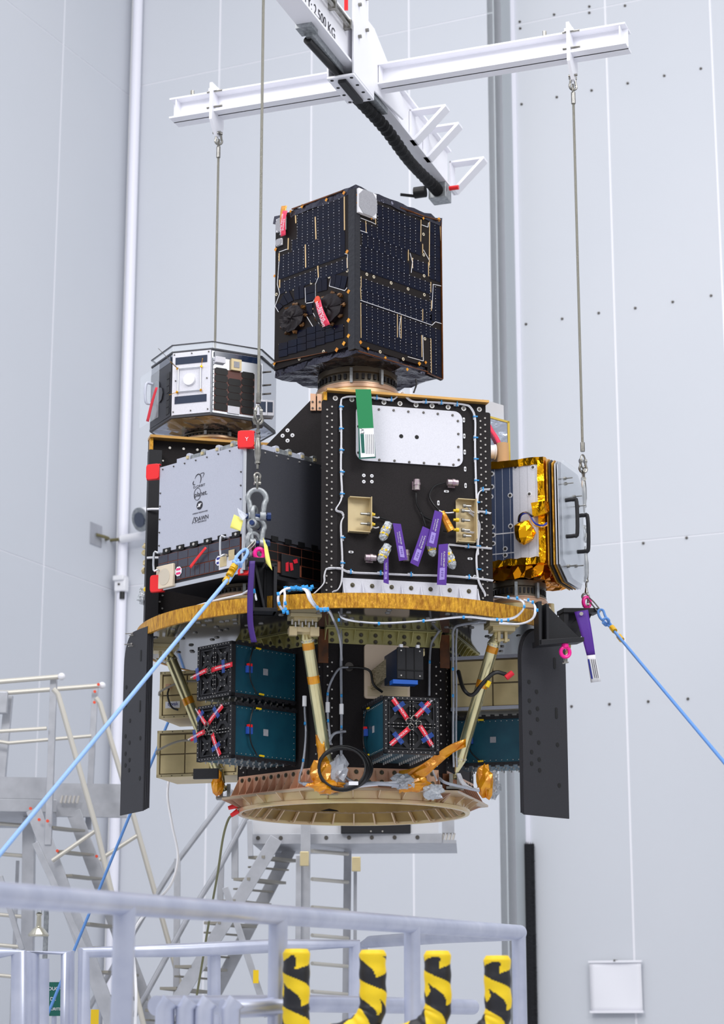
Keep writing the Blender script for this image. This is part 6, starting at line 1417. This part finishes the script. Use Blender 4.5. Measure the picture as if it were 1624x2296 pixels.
b = MB(); b.tube(spline([W(1318, 1342, 8.7), W(1330, 1358, 8.68), W(1342, 1372, 8.66), W(1346, 1368, 8.66), W(1334, 1352, 8.68), W(1322, 1340, 8.7)]), .003, 7); b.build('carabiner', msteel, t)
rope('deep blue tag line passing behind the payload to the lower left', W(432, 1486, 9.3), W(150, 2170, 9.0), .0062, mrpd)
# purple tag with white label on right sling
f = Fr((W(1310, 1400, 8.62).x, 8.62, 0), 0); t = thing('purple_status_tag', 'purple tag with white printed label hanging on the right sling', 'tag', f.w(1330, 1528))
q = [V(f.px(x, y)) for x, y in ((1288, 1372), (1319, 1367), (1335, 1468), (1316, 1470))]
b = MB(); b.grid(4, 10, lambda u, v: f.p(*(q[0].lerp(q[1], u).lerp(q[3].lerp(q[2], u), v)), .01 * math.sin(3 * v))); b.build('purple_strip', mpurple, t, solid=.001)
q = [V(f.px(x, y)) for x, y in ((1316, 1470), (1335, 1468), (1348, 1528), (1325, 1531))]
b = MB(); b.grid(4, 6, lambda u, v: f.p(*(q[0].lerp(q[1], u).lerp(q[3].lerp(q[2], u), v)), .0015 + .01 * math.sin(3 - .0 * v))); b.build('printed_label', mwplain, t, solid=.001)
g = Fr(f.p(0, 0, .0035 + .0015), 0)
b = MB(); b.poly(g, [g.px(x, y) for x, y in ((1318, 1478), (1322, 1478), (1330, 1522), (1326, 1522))], 0, .001); b.build('blue_block', mtb, t)
b = MB()
for k in range(3): b.poly(g, [g.px(x, y) for x, y in ((1326 + 4 * k, 1478), (1327 + 4 * k, 1478), (1335 + 4 * k, 1520), (1334 + 4 * k, 1520))], 0, .001)
b.build('printed_lines', mtxt, t, kind='stuff')
MB().cyl(f.w(1304, 1376, .012), f.w(1304, 1376, .016), .008, n=16).build('eyelet', mbolt, t)
# dangling wires
o = cable(spline([W(378, 1750, 9.0), W(376, 1790, 9.0), W(386, 1850, 9.0), W(399, 1920, 9.0), W(385, 1980, 8.9), W(350, 2022, 8.7), W(310, 2070, 8.5), W(298, 2110, 8.4), W(305, 2220, 8.3), W(303, 2310, 8.3)], 8), .0058, mwplain, None, 'white_wire'); tag(o, 'white wire hanging in a long curve below the champagne boxes', 'wire')
t = thing('earthing_lead', 'olive lead with red crocodile clips hanging from the adapter ring', 'lead', W(470, 2090, 8.9))
cable(spline([W(524, 1826, 8.5), W(512, 1838, 8.5), W(500, 1880, 8.5), W(488, 1960, 8.6), W(470, 2060, 8.8), W(440, 2240, 9.0), W(425, 2320, 9.0)], 8), .005, M('olive_lead', (120, 120, 88), .5), t, 'lead')
for x0, y0, x1, y1 in ((512, 1812, 532, 1806), (518, 1829, 534, 1818)): MB().cyl(W(x0, y0, 8.5), W(x1, y1, 8.5), .008, .011, 10).build('crocodile_clip', mred, t)
# black foam block behind the ring

# ================================================================ STEP PLATFORMS IN THE BACKGROUND
def bar(mb, P0, P1, w, d=None, up=(0, 0, 1)):
    P0 = V(P0); P1 = V(P1); ex = (P1 - P0).normalized(); e2 = V(up); e2 = (e2 - ex * e2.dot(ex)).normalized(); e3 = ex.cross(e2); d = d or w; L = (P1 - P0).length
    vs = [P0 + ex * a + e2 * b_ * w / 2 + e3 * c * d / 2 for a in (0, L) for b_, c in ((-1, -1), (1, -1), (1, 1), (-1, 1))]
    mb.add(vs, [(0, 1, 2, 3), (7, 6, 5, 4), (0, 4, 5, 1), (1, 5, 6, 2), (2, 6, 7, 3), (3, 7, 4, 0)]); return mb
Y1 = 12.0; Y2 = 12.7
def wb(x, y, Y): return W(x, y, Y)
T = thing('left_step_platform', 'aluminium access platform with steps standing at the far left', 'platform', (W(60, 2300, 12).x, 12.0, 0))
f = Fr((W(0, 1790, Y1).x, Y1, 0), 8); f2_ = Fr((W(0, 1790, Y2 + .2).x, Y2 + .2, 0), 8)
def bp(L, w=.04, d=None, name='post', mat=malu, t=None, up=(0, 1, 0)):
    b = MB(); bar(b, L[0], L[1], w, d or w, up); return b.build(name, mat, t, bevel=.002)
fd = Fr(W(0, 1820, Y1), 8)
# deck
z_d = W(60, 1810, Y1).z; z_t = W(60, 1790, Y1).z
o = MB().fb(fd, -.9, -.0, .32, .075, -1.0, 0).build('deck_frame', malu, T, bevel=.004)
MB().fb(fd, -.9, .076, .30, .2, -.01, 0).build('toe_board', malu, T); MB().fb(Fr(W(70, 1812, Y1), 8), .05, .0, .56, .085, -.5, -.46).build('deck_frame', malu, T); MB().fb(Fr(W(70, 1812, Y1), 8), .1, .086, .54, .2, -.5, -.48).build('toe_board', malu, T)
b = MB(); fg = Fr(W(128, 1812, Y1 + .44), 8)
for k in range(5): b.cyl(fg.p(.02 + k * .024, .03, .0), fg.p(.03 + k * .024, .075, .0), .008, n=8)
b.build('grating_teeth', mbolt, o, kind='stuff')
# posts
for x0, y0, x1, y1, w, Yp in ((121, 1520, 108, 1895, .038, 11.9), (214, 1536, 198, 1860, .036, 12.6), (20, 1560, 2, 1760, .05, 12.6), (66, 1835, 60, 2300, .07, 12.3)):
    bp((W(x0, y0, Yp), W(x1, y1, Yp)), w, w, 'post', malu, T)
# rails
for L, r in (([(-20, 1530, 11.85), (138, 1517, 11.85)], .012), ([(-20, 1553, 12.5), (20, 1553, 12.5), (229, 1537, 12.5)], .012), ([(-20, 1641, 11.85), (105, 1633, 11.85)], .009), ([(-20, 1660, 12.5), (20, 1666, 12.5), (205, 1650, 12.5)], .009)):
    MB().tube([W(*p) for p in L], r * 1.25, 10).build('guard_rail', mtube, T)
b = MB()
for x, y, Yp in ((138, 1517, 11.84), (229, 1537, 12.49)): b.ball(W(x, y, Yp), .022, 12, 8)
b.build('rail_caps', mwplain, T, kind='stuff')
b = MB()
for x, y, Yp in ((221, 1535, 12.46), (213, 1551, 12.5), (212, 1575, 12.5), (225, 1584, 12.46), (69, 1813, 11.85), (88, 1838, 11.85), (107, 1841, 11.85), (129, 1908, 11.9), (217, 1920, 12.4)): P = W(x, y, Yp); b.cyl(P, P - V((0, .01, 0)), .009, n=8)
b.build('orange_spots', morange, T, kind='stuff')
# handrails down stairs
for L in ([(120, 1545, 11.8), (130, 1556, 11.8), (217, 1860, 11.8), (262, 2050, 11.8), (330, 2330, 11.8)], [(215, 1565, 12.4), (224, 1576, 12.4), (268, 1725, 12.4), (300, 1832, 12.4), (350, 2010, 12.4), (430, 2300, 12.4)]):
    MB().tube([W(*p) for p in L], .0155, 10).build('stair_handrail', mtube, T)
for L in ([(117, 1930, 11.85), (218, 1860, 11.85)], [(223, 1928, 12.4), (310, 1872, 12.4)]): MB().tube([W(*p) for p in L], .012, 8).build('rail_brace', mtube, T)
# stringers
for L, w, d_ in (([(75, 1815, 11.9), (255, 2300, 11.9)], .012, .085), ([(165, 1820, 12.5), (345, 2300, 12.5)], .012, .085)): bp((W(*L[0]), W(*L[1])), d_, .02, 'stringer', malu, T, up=(1, 0, 0))
for k in range(8):
    y = 1855 + k * 54; x = 105 + k * 20
    b = MB(); A = W(x, y, 11.9); bar(b, A, W(x + 70, y + 8, 12.45), .014, .09, (0, 0, 1)); b.build('step', msole, T)
for k in range(6): b = MB(); y = 1845 + k * 68; b.cyl(W(-20, y, 12.3), W(64 - k * 2, y + 7, 12.3), .011, n=8); b.build('ladder_rung', mtube, T)
bp((W(79, 1890, 11.7), W(190, 2130, 11.7)), .035, .035, 'diagonal_brace', malu, T); bp((W(0, 1965, 12.0), W(50, 2130, 12.0)), .03, .03, 'diagonal_brace', malu, T)
bp((W(40, 1930, 12.7), W(25, 2300, 12.7)), .02, .02, 'post', malu, T)
MB().fb(Fr(W(0, 1602, 12.5), 8), -.1, -.0, .045, .14, 0, .03).build('bag_holder', malu, T, bevel=.01)
# centre platform
T2 = thing('centre_step_platform', 'aluminium step platform with stairs below the payload, centre background', 'platform', (W(700, 2300, 12).x, 12.0, 0))
f = Fr(W(567, 1893, 12.0), -3)
o = MB().fb(f, -.02, -.0, 1.08, .06, -.01, 0).build('deck_frame', malu, T2, bevel=.003); MB().fb(f, -.0, .0605, 1.06, .22, -.012, -.004).build('toe_board', M('toe_aluminium', (205, 206, 210), .45, .3), T2)
MB().fb(f, -.0, .001, 1.16, .02, -.7, -.012).build('deck_plate', malu, T2)
b = MB()
for k in range(12): b.cyl(f.p(.92 + k * .02, .02, -.02), f.p(.93 + k * .02, .06, -.02), .008, n=6)
b.build('grating_teeth', mbolt, o, kind='stuff'); MB().fb(f, 1.08, .06, 1.15, .25, -.02, -.0).build('toe_board', malu, T2)
b = MB()
for k in range(8): b.fc(f, .03 + k * .13, .035, 0, .004, .012, n=8)
b.build('frame_bolts', mboltd, T2, kind='stuff')
for x0, y0, x1, y1, w, Yp in ((686, 1836, 682, 2320, .055, 11.9), (780, 1895, 776, 2320, .045, 12.5), (670, 1918, 667, 2320, .03, 11.85), (560, 1840, 562, 1920, .03, 11.9), (527, 1822, 527, 1970, .038, 12.0), (496, 1935, 494, 2020, .036, 12.3), (398, 1925, 395, 2330, .036, 12.4), (624, 1895, 622, 1960, .035, 12.6), (797, 1930, 796, 2320, .02, 12.4)):
    bp((W(x0, y0, Yp), W(x1, y1, Yp)), w, w, 'post', malu, T2)
for k in range(6): y = 1908 + k * 63; MB().cyl(W(700, y, 12.0), W(780, y + 7, 12.4), .011, n=8).build('ladder_rung', mtube, T2)
for L in ([(620, 1880, 11.9), (345, 2330, 11.9)], [(655, 1895, 12.5), (430, 2330, 12.5)]): bp((W(*L[0]), W(*L[1])), .075, .02, 'stringer', malu, T2, up=(1, 0, 0))
for k in range(9):
    y = 1922 + k * 49; x = 575 - k * 33
    b = MB(); bar(b, W(x, y, 11.9), W(x + 82, y + 9, 12.45), .016, .1, (0, 0, 1)); b.build('step', msole, T2); b = MB(); bar(b, W(x - 14, y + 22, 12.1), W(x + 68, y + 29, 12.5), .01, .03, (0, 0, 1)); b.build('step_brace', msole, T2)
for L in ([(520, 1770, 12.4), (395, 1935, 12.4), (330, 2040, 12.4), (200, 2260, 12.4)], [(555, 1830, 11.95), (495, 1940, 11.95), (420, 2060, 11.95), (300, 2280, 11.95)]): MB().tube([W(*p) for p in L], .016, 10).build('stair_handrail', malu, T2)
bp((W(505, 1990, 11.6), W(600, 2280, 11.6)), .035, .035, 'diagonal_brace', malu, T2); P = W(574, 2192, 11.55); MB().fb(Fr(P, 0), -.015, -.03, .015, .04, 0, .004).build('yellow_sticker', myt, T2)
for x, y in ((683, 1926), (799, 1938)): P = W(x, y, 11.8); MB().fb(Fr(P, 0), -.025, -.04, .025, .04, 0, .03).build('cleat', mchamp, T2, bevel=.004)
b = MB(); f = Fr(W(765, 1868, 11.93), 2); a1, q1 = f.px(921, 1830); b.fb(f, 0, 0, a1, q1 + .02, -.05, 0); o = b.build('black_plate', mblkm, T2, bevel=.004)
bolts(f, [f.px(x, 1864) for x in (832, 858)], .005, .003, mbolt, o)
# shower head and green sign
P = W(86, 2100, 9.5); t = thing('shower_head', 'chrome emergency shower head behind the left barrier', 'shower', P)
MB().lathe(P, [(.001, .0), (.045, 0), (.048, .008), (.03, .03), (.012, .045), (.01, .09), (.016, .1), (.001, .1)], 24).build('shower_rose', M('chrome', (200, 196, 180), .12, 1), t); MB().tube([P + V((0, 0, .1)), P + V((0, .02, .13)), P + V((0, .2, .14)), P + V((.0, .22, .1)), V((P.x, P.y + .22, 0))], .012).build('supply_pipe', mgalv, t)
f = Fr(W(106, 2278, 10.0), 0); a1, q1 = f.px(132, 2202); o = MB().fb(f, 0, 0, a1 + .02, q1, -.01, 0).build('green_sign', mdgreen, None); tag(o, 'green safety shower sign with white letters seen between the left gate tubes', 'sign')
MB().cyl(V((f.o.x + .03, f.o.y + .02, 0)), V((f.o.x + .03, f.o.y + .02, f.o.z + .05)), .012).build('sign_post', mrail, o)
text(f, a1 / 2 + .005, q1 * .8, .001, 'DOUCHE', .022, mtw, o); text(f, a1 / 2, q1 * .5, .001, 'DE', .022, mtw, o); text(f, a1 / 2, q1 * .2, .001, 'SECURITE', .018, mtw, o)
o = MB().fb(Fr(W(203, 2300, 9.5), 0), 0, 0, .035, .07, -.005, 0).build('yellow_sticker_sign', myt, None); tag(o, 'small yellow sign low between the left gate tubes', 'sign')
# ================================================================ FOREGROUND BARRIERS
def tubes(name, label, cat, L, r, parts, grp=None, mat=mrail):
    t = thing(name, label, cat, L[0][0] if isinstance(L[0], list) else L[0], grp); return t
F1 = thing('near_barrier', 'thick aluminium tube barrier nearest the camera, out of focus', 'barrier', (W(600, 2040, 6).x, 6.0, 0))
A = W(-60, 2000, 4.2); B = W(1166, 2092, 7.6); zr_ = (A.z + B.z) / 2
Yat = lambda x: 1 / (1 / 4.2 + (x + 60) / 1226 * (1 / 7.6 - 1 / 4.2))
rail = spline([W(x, 2002 + (x + 60) / 1226 * 89, Yat(x)) for x in (-60, 200, 500, 800, 1166)], 4)
MB().tube(rail, .0265, 20).build('top_rail', mrail, F1, smooth=60)
for x in (280, 624, 924, 1163):
    P = W(x, 2002 + (x + 60) / 1226 * 89, Yat(x)); MB().cyl(V((P.x, P.y, 0)), P, .0255, n=20).build('post', mrail, F1)
MB().cyl(V((-.9, 4.6, 0)), V((-.9, 4.6, .1)), .02).build
B_ = W(1163, 2262, Yat(1163)); MB().tube([W(350, 2255, 5.6), W(700, 2250, 6.4), W(1060, 2258, 7.4)], .026, 16).build('low_rail', mrail, F1, smooth=60)
MB().tube([W(1163, 2092, Yat(1163)), W(1000, 2100, 8.3), W(830, 2112, 9.2), W(812, 2120, 9.3), W(810, 2300, 9.3)], .026, 14).build('return_rail', mrail, F1, smooth=60)
def gate(label, L, r, extra=()):
    t = thing('barrier_gate', label, 'gate', V((W(*L[0]).x, L[0][2], 0)))
    MB().tube([W(*p) for p in L], r, 16).build('frame_tube', mrail, t, smooth=50)
    for e in extra: MB().tube([W(*p) for p in e], r * .96, 16).build('post', mrail, t)
    return t
gate('left tube gate whose corner stands beside the shower head', [(-40, 2140, 7.0), (42, 2137, 7.0), (42, 2420, 7.0)], .026)
gate('narrow inverted U tube gate in front of the green sign', [(73, 2420, 7.2), (73, 2136, 7.2), (152, 2136, 7.2), (150, 2420, 7.2)], .024)
MB().tube([W(97, 2150, 7.6), W(95, 2420, 7.6)], .022, 12).build('inner_tube', mrail, bpy.data.objects['barrier_gate.001'])
gate('long tube gate running across behind the near barrier', [(188, 2420, 7.1), (188, 2136, 7.1), (420, 2130, 7.3), (610, 2121, 7.5), (795, 2116, 7.7), (795, 2420, 7.7)], .024, [[(480, 2132, 7.4), (480, 2420, 7.4)]])
t = thing('tube_stack', 'row of four tube ends standing close together at the bottom centre left', 'tube stack', V((W(430, 2260, 5.4).x, 5.4, 0)))
for i, x in enumerate((372, 418, 460, 520)): MB().tube([W(x + 12, 2244, 5.4), W(x - 2, 2262, 5.4), W(x - 4, 2420, 5.4)], .025, 14).build('upright_tube', mrail, t, smooth=60)
MB().tube([W(500, 2262, 5.5), W(640, 2256, 5.6)], .025, 14).build('cross_tube', mrail, t)
# yellow/black wrapped handles
def wrapped_post(x, ytop, label, elbow, seed):
    rnd = random.Random(seed); Yp = 5.5; P = W(x, ytop, Yp); t = thing('warning_post', label, 'post', V((P.x, P.y, 0)), 'posts wrapped in yellow and black tape'); r = .0345
    path = [V((P.x, Yp, P.z)), V((P.x, Yp, P.z - .07)), V((P.x, Yp, P.z - .14))]; b = MB(); n = 60; pts = []
    if elbow: path += [V((P.x - .01, Yp, P.z - .17)), V((P.x - .04, Yp, P.z - .2)), V((P.x - .1, Yp, P.z - .22)), V((P.x - .16, Yp, P.z - .225))]
    else: path += [V((P.x, Yp, P.z - .2)), V((P.x, Yp, P.z - .5))]
    pts = spline(path, 26); m = len(pts)
    vs = []; up = V((0, -1, 0))
    for i, p in enumerate(pts):
        tg = (pts[min(i + 1, m - 1)] - pts[max(i - 1, 0)]).normalized(); bn = tg.cross(up); rr = r * (1 + .03 * math.sin(i * .35) + (0 if i > 3 else -.04 * (4 - i)))
        vs += [p + (up * math.cos(2 * PI * k / n) + bn * math.sin(2 * PI * k / n)) * rr for k in range(n)]
    b.v = vs; z = 0
    ph = rnd.uniform(0, 1)
    for i in range(m - 1):
        for k in range(n):
            u = k / n; v = (pts[i] - pts[0]).length / .085 + ph; saw = abs(((u * 3 + ph + .3 * math.sin(v * 5)) % 1) - .5) * 2
            fr_c = (v + u * 1.0) % 1; blk = fr_c > (.30 + .44 * saw) and i > 5
            b.f.append([i * n + k, i * n + (k + 1) % n, (i + 1) * n + (k + 1) % n, (i + 1) * n + k]); b.mi.append(1 if blk else 0)
    b.f.append(list(range(n))); b.mi.append(0)
    b.build('tape_wrap', [myellow, mblackt], t, smooth=60)
    if not elbow: MB().cyl((P.x, Yp, 0), (P.x, Yp, P.z - .3), .024).build('tube', mrail, t)
    return t
wrapped_post(665, 2128, 'yellow and black taped post, leftmost of the four at the bottom', False, 1)
wrapped_post(836, 2130, 'yellow and black taped post, second from the left of the four', True, 2)
wrapped_post(981, 2132, 'yellow and black taped post, third from the left and mostly yellow', True, 3)
wrapped_post(1115, 2143, 'yellow and black taped post, rightmost and shortest of the four', True, 4)
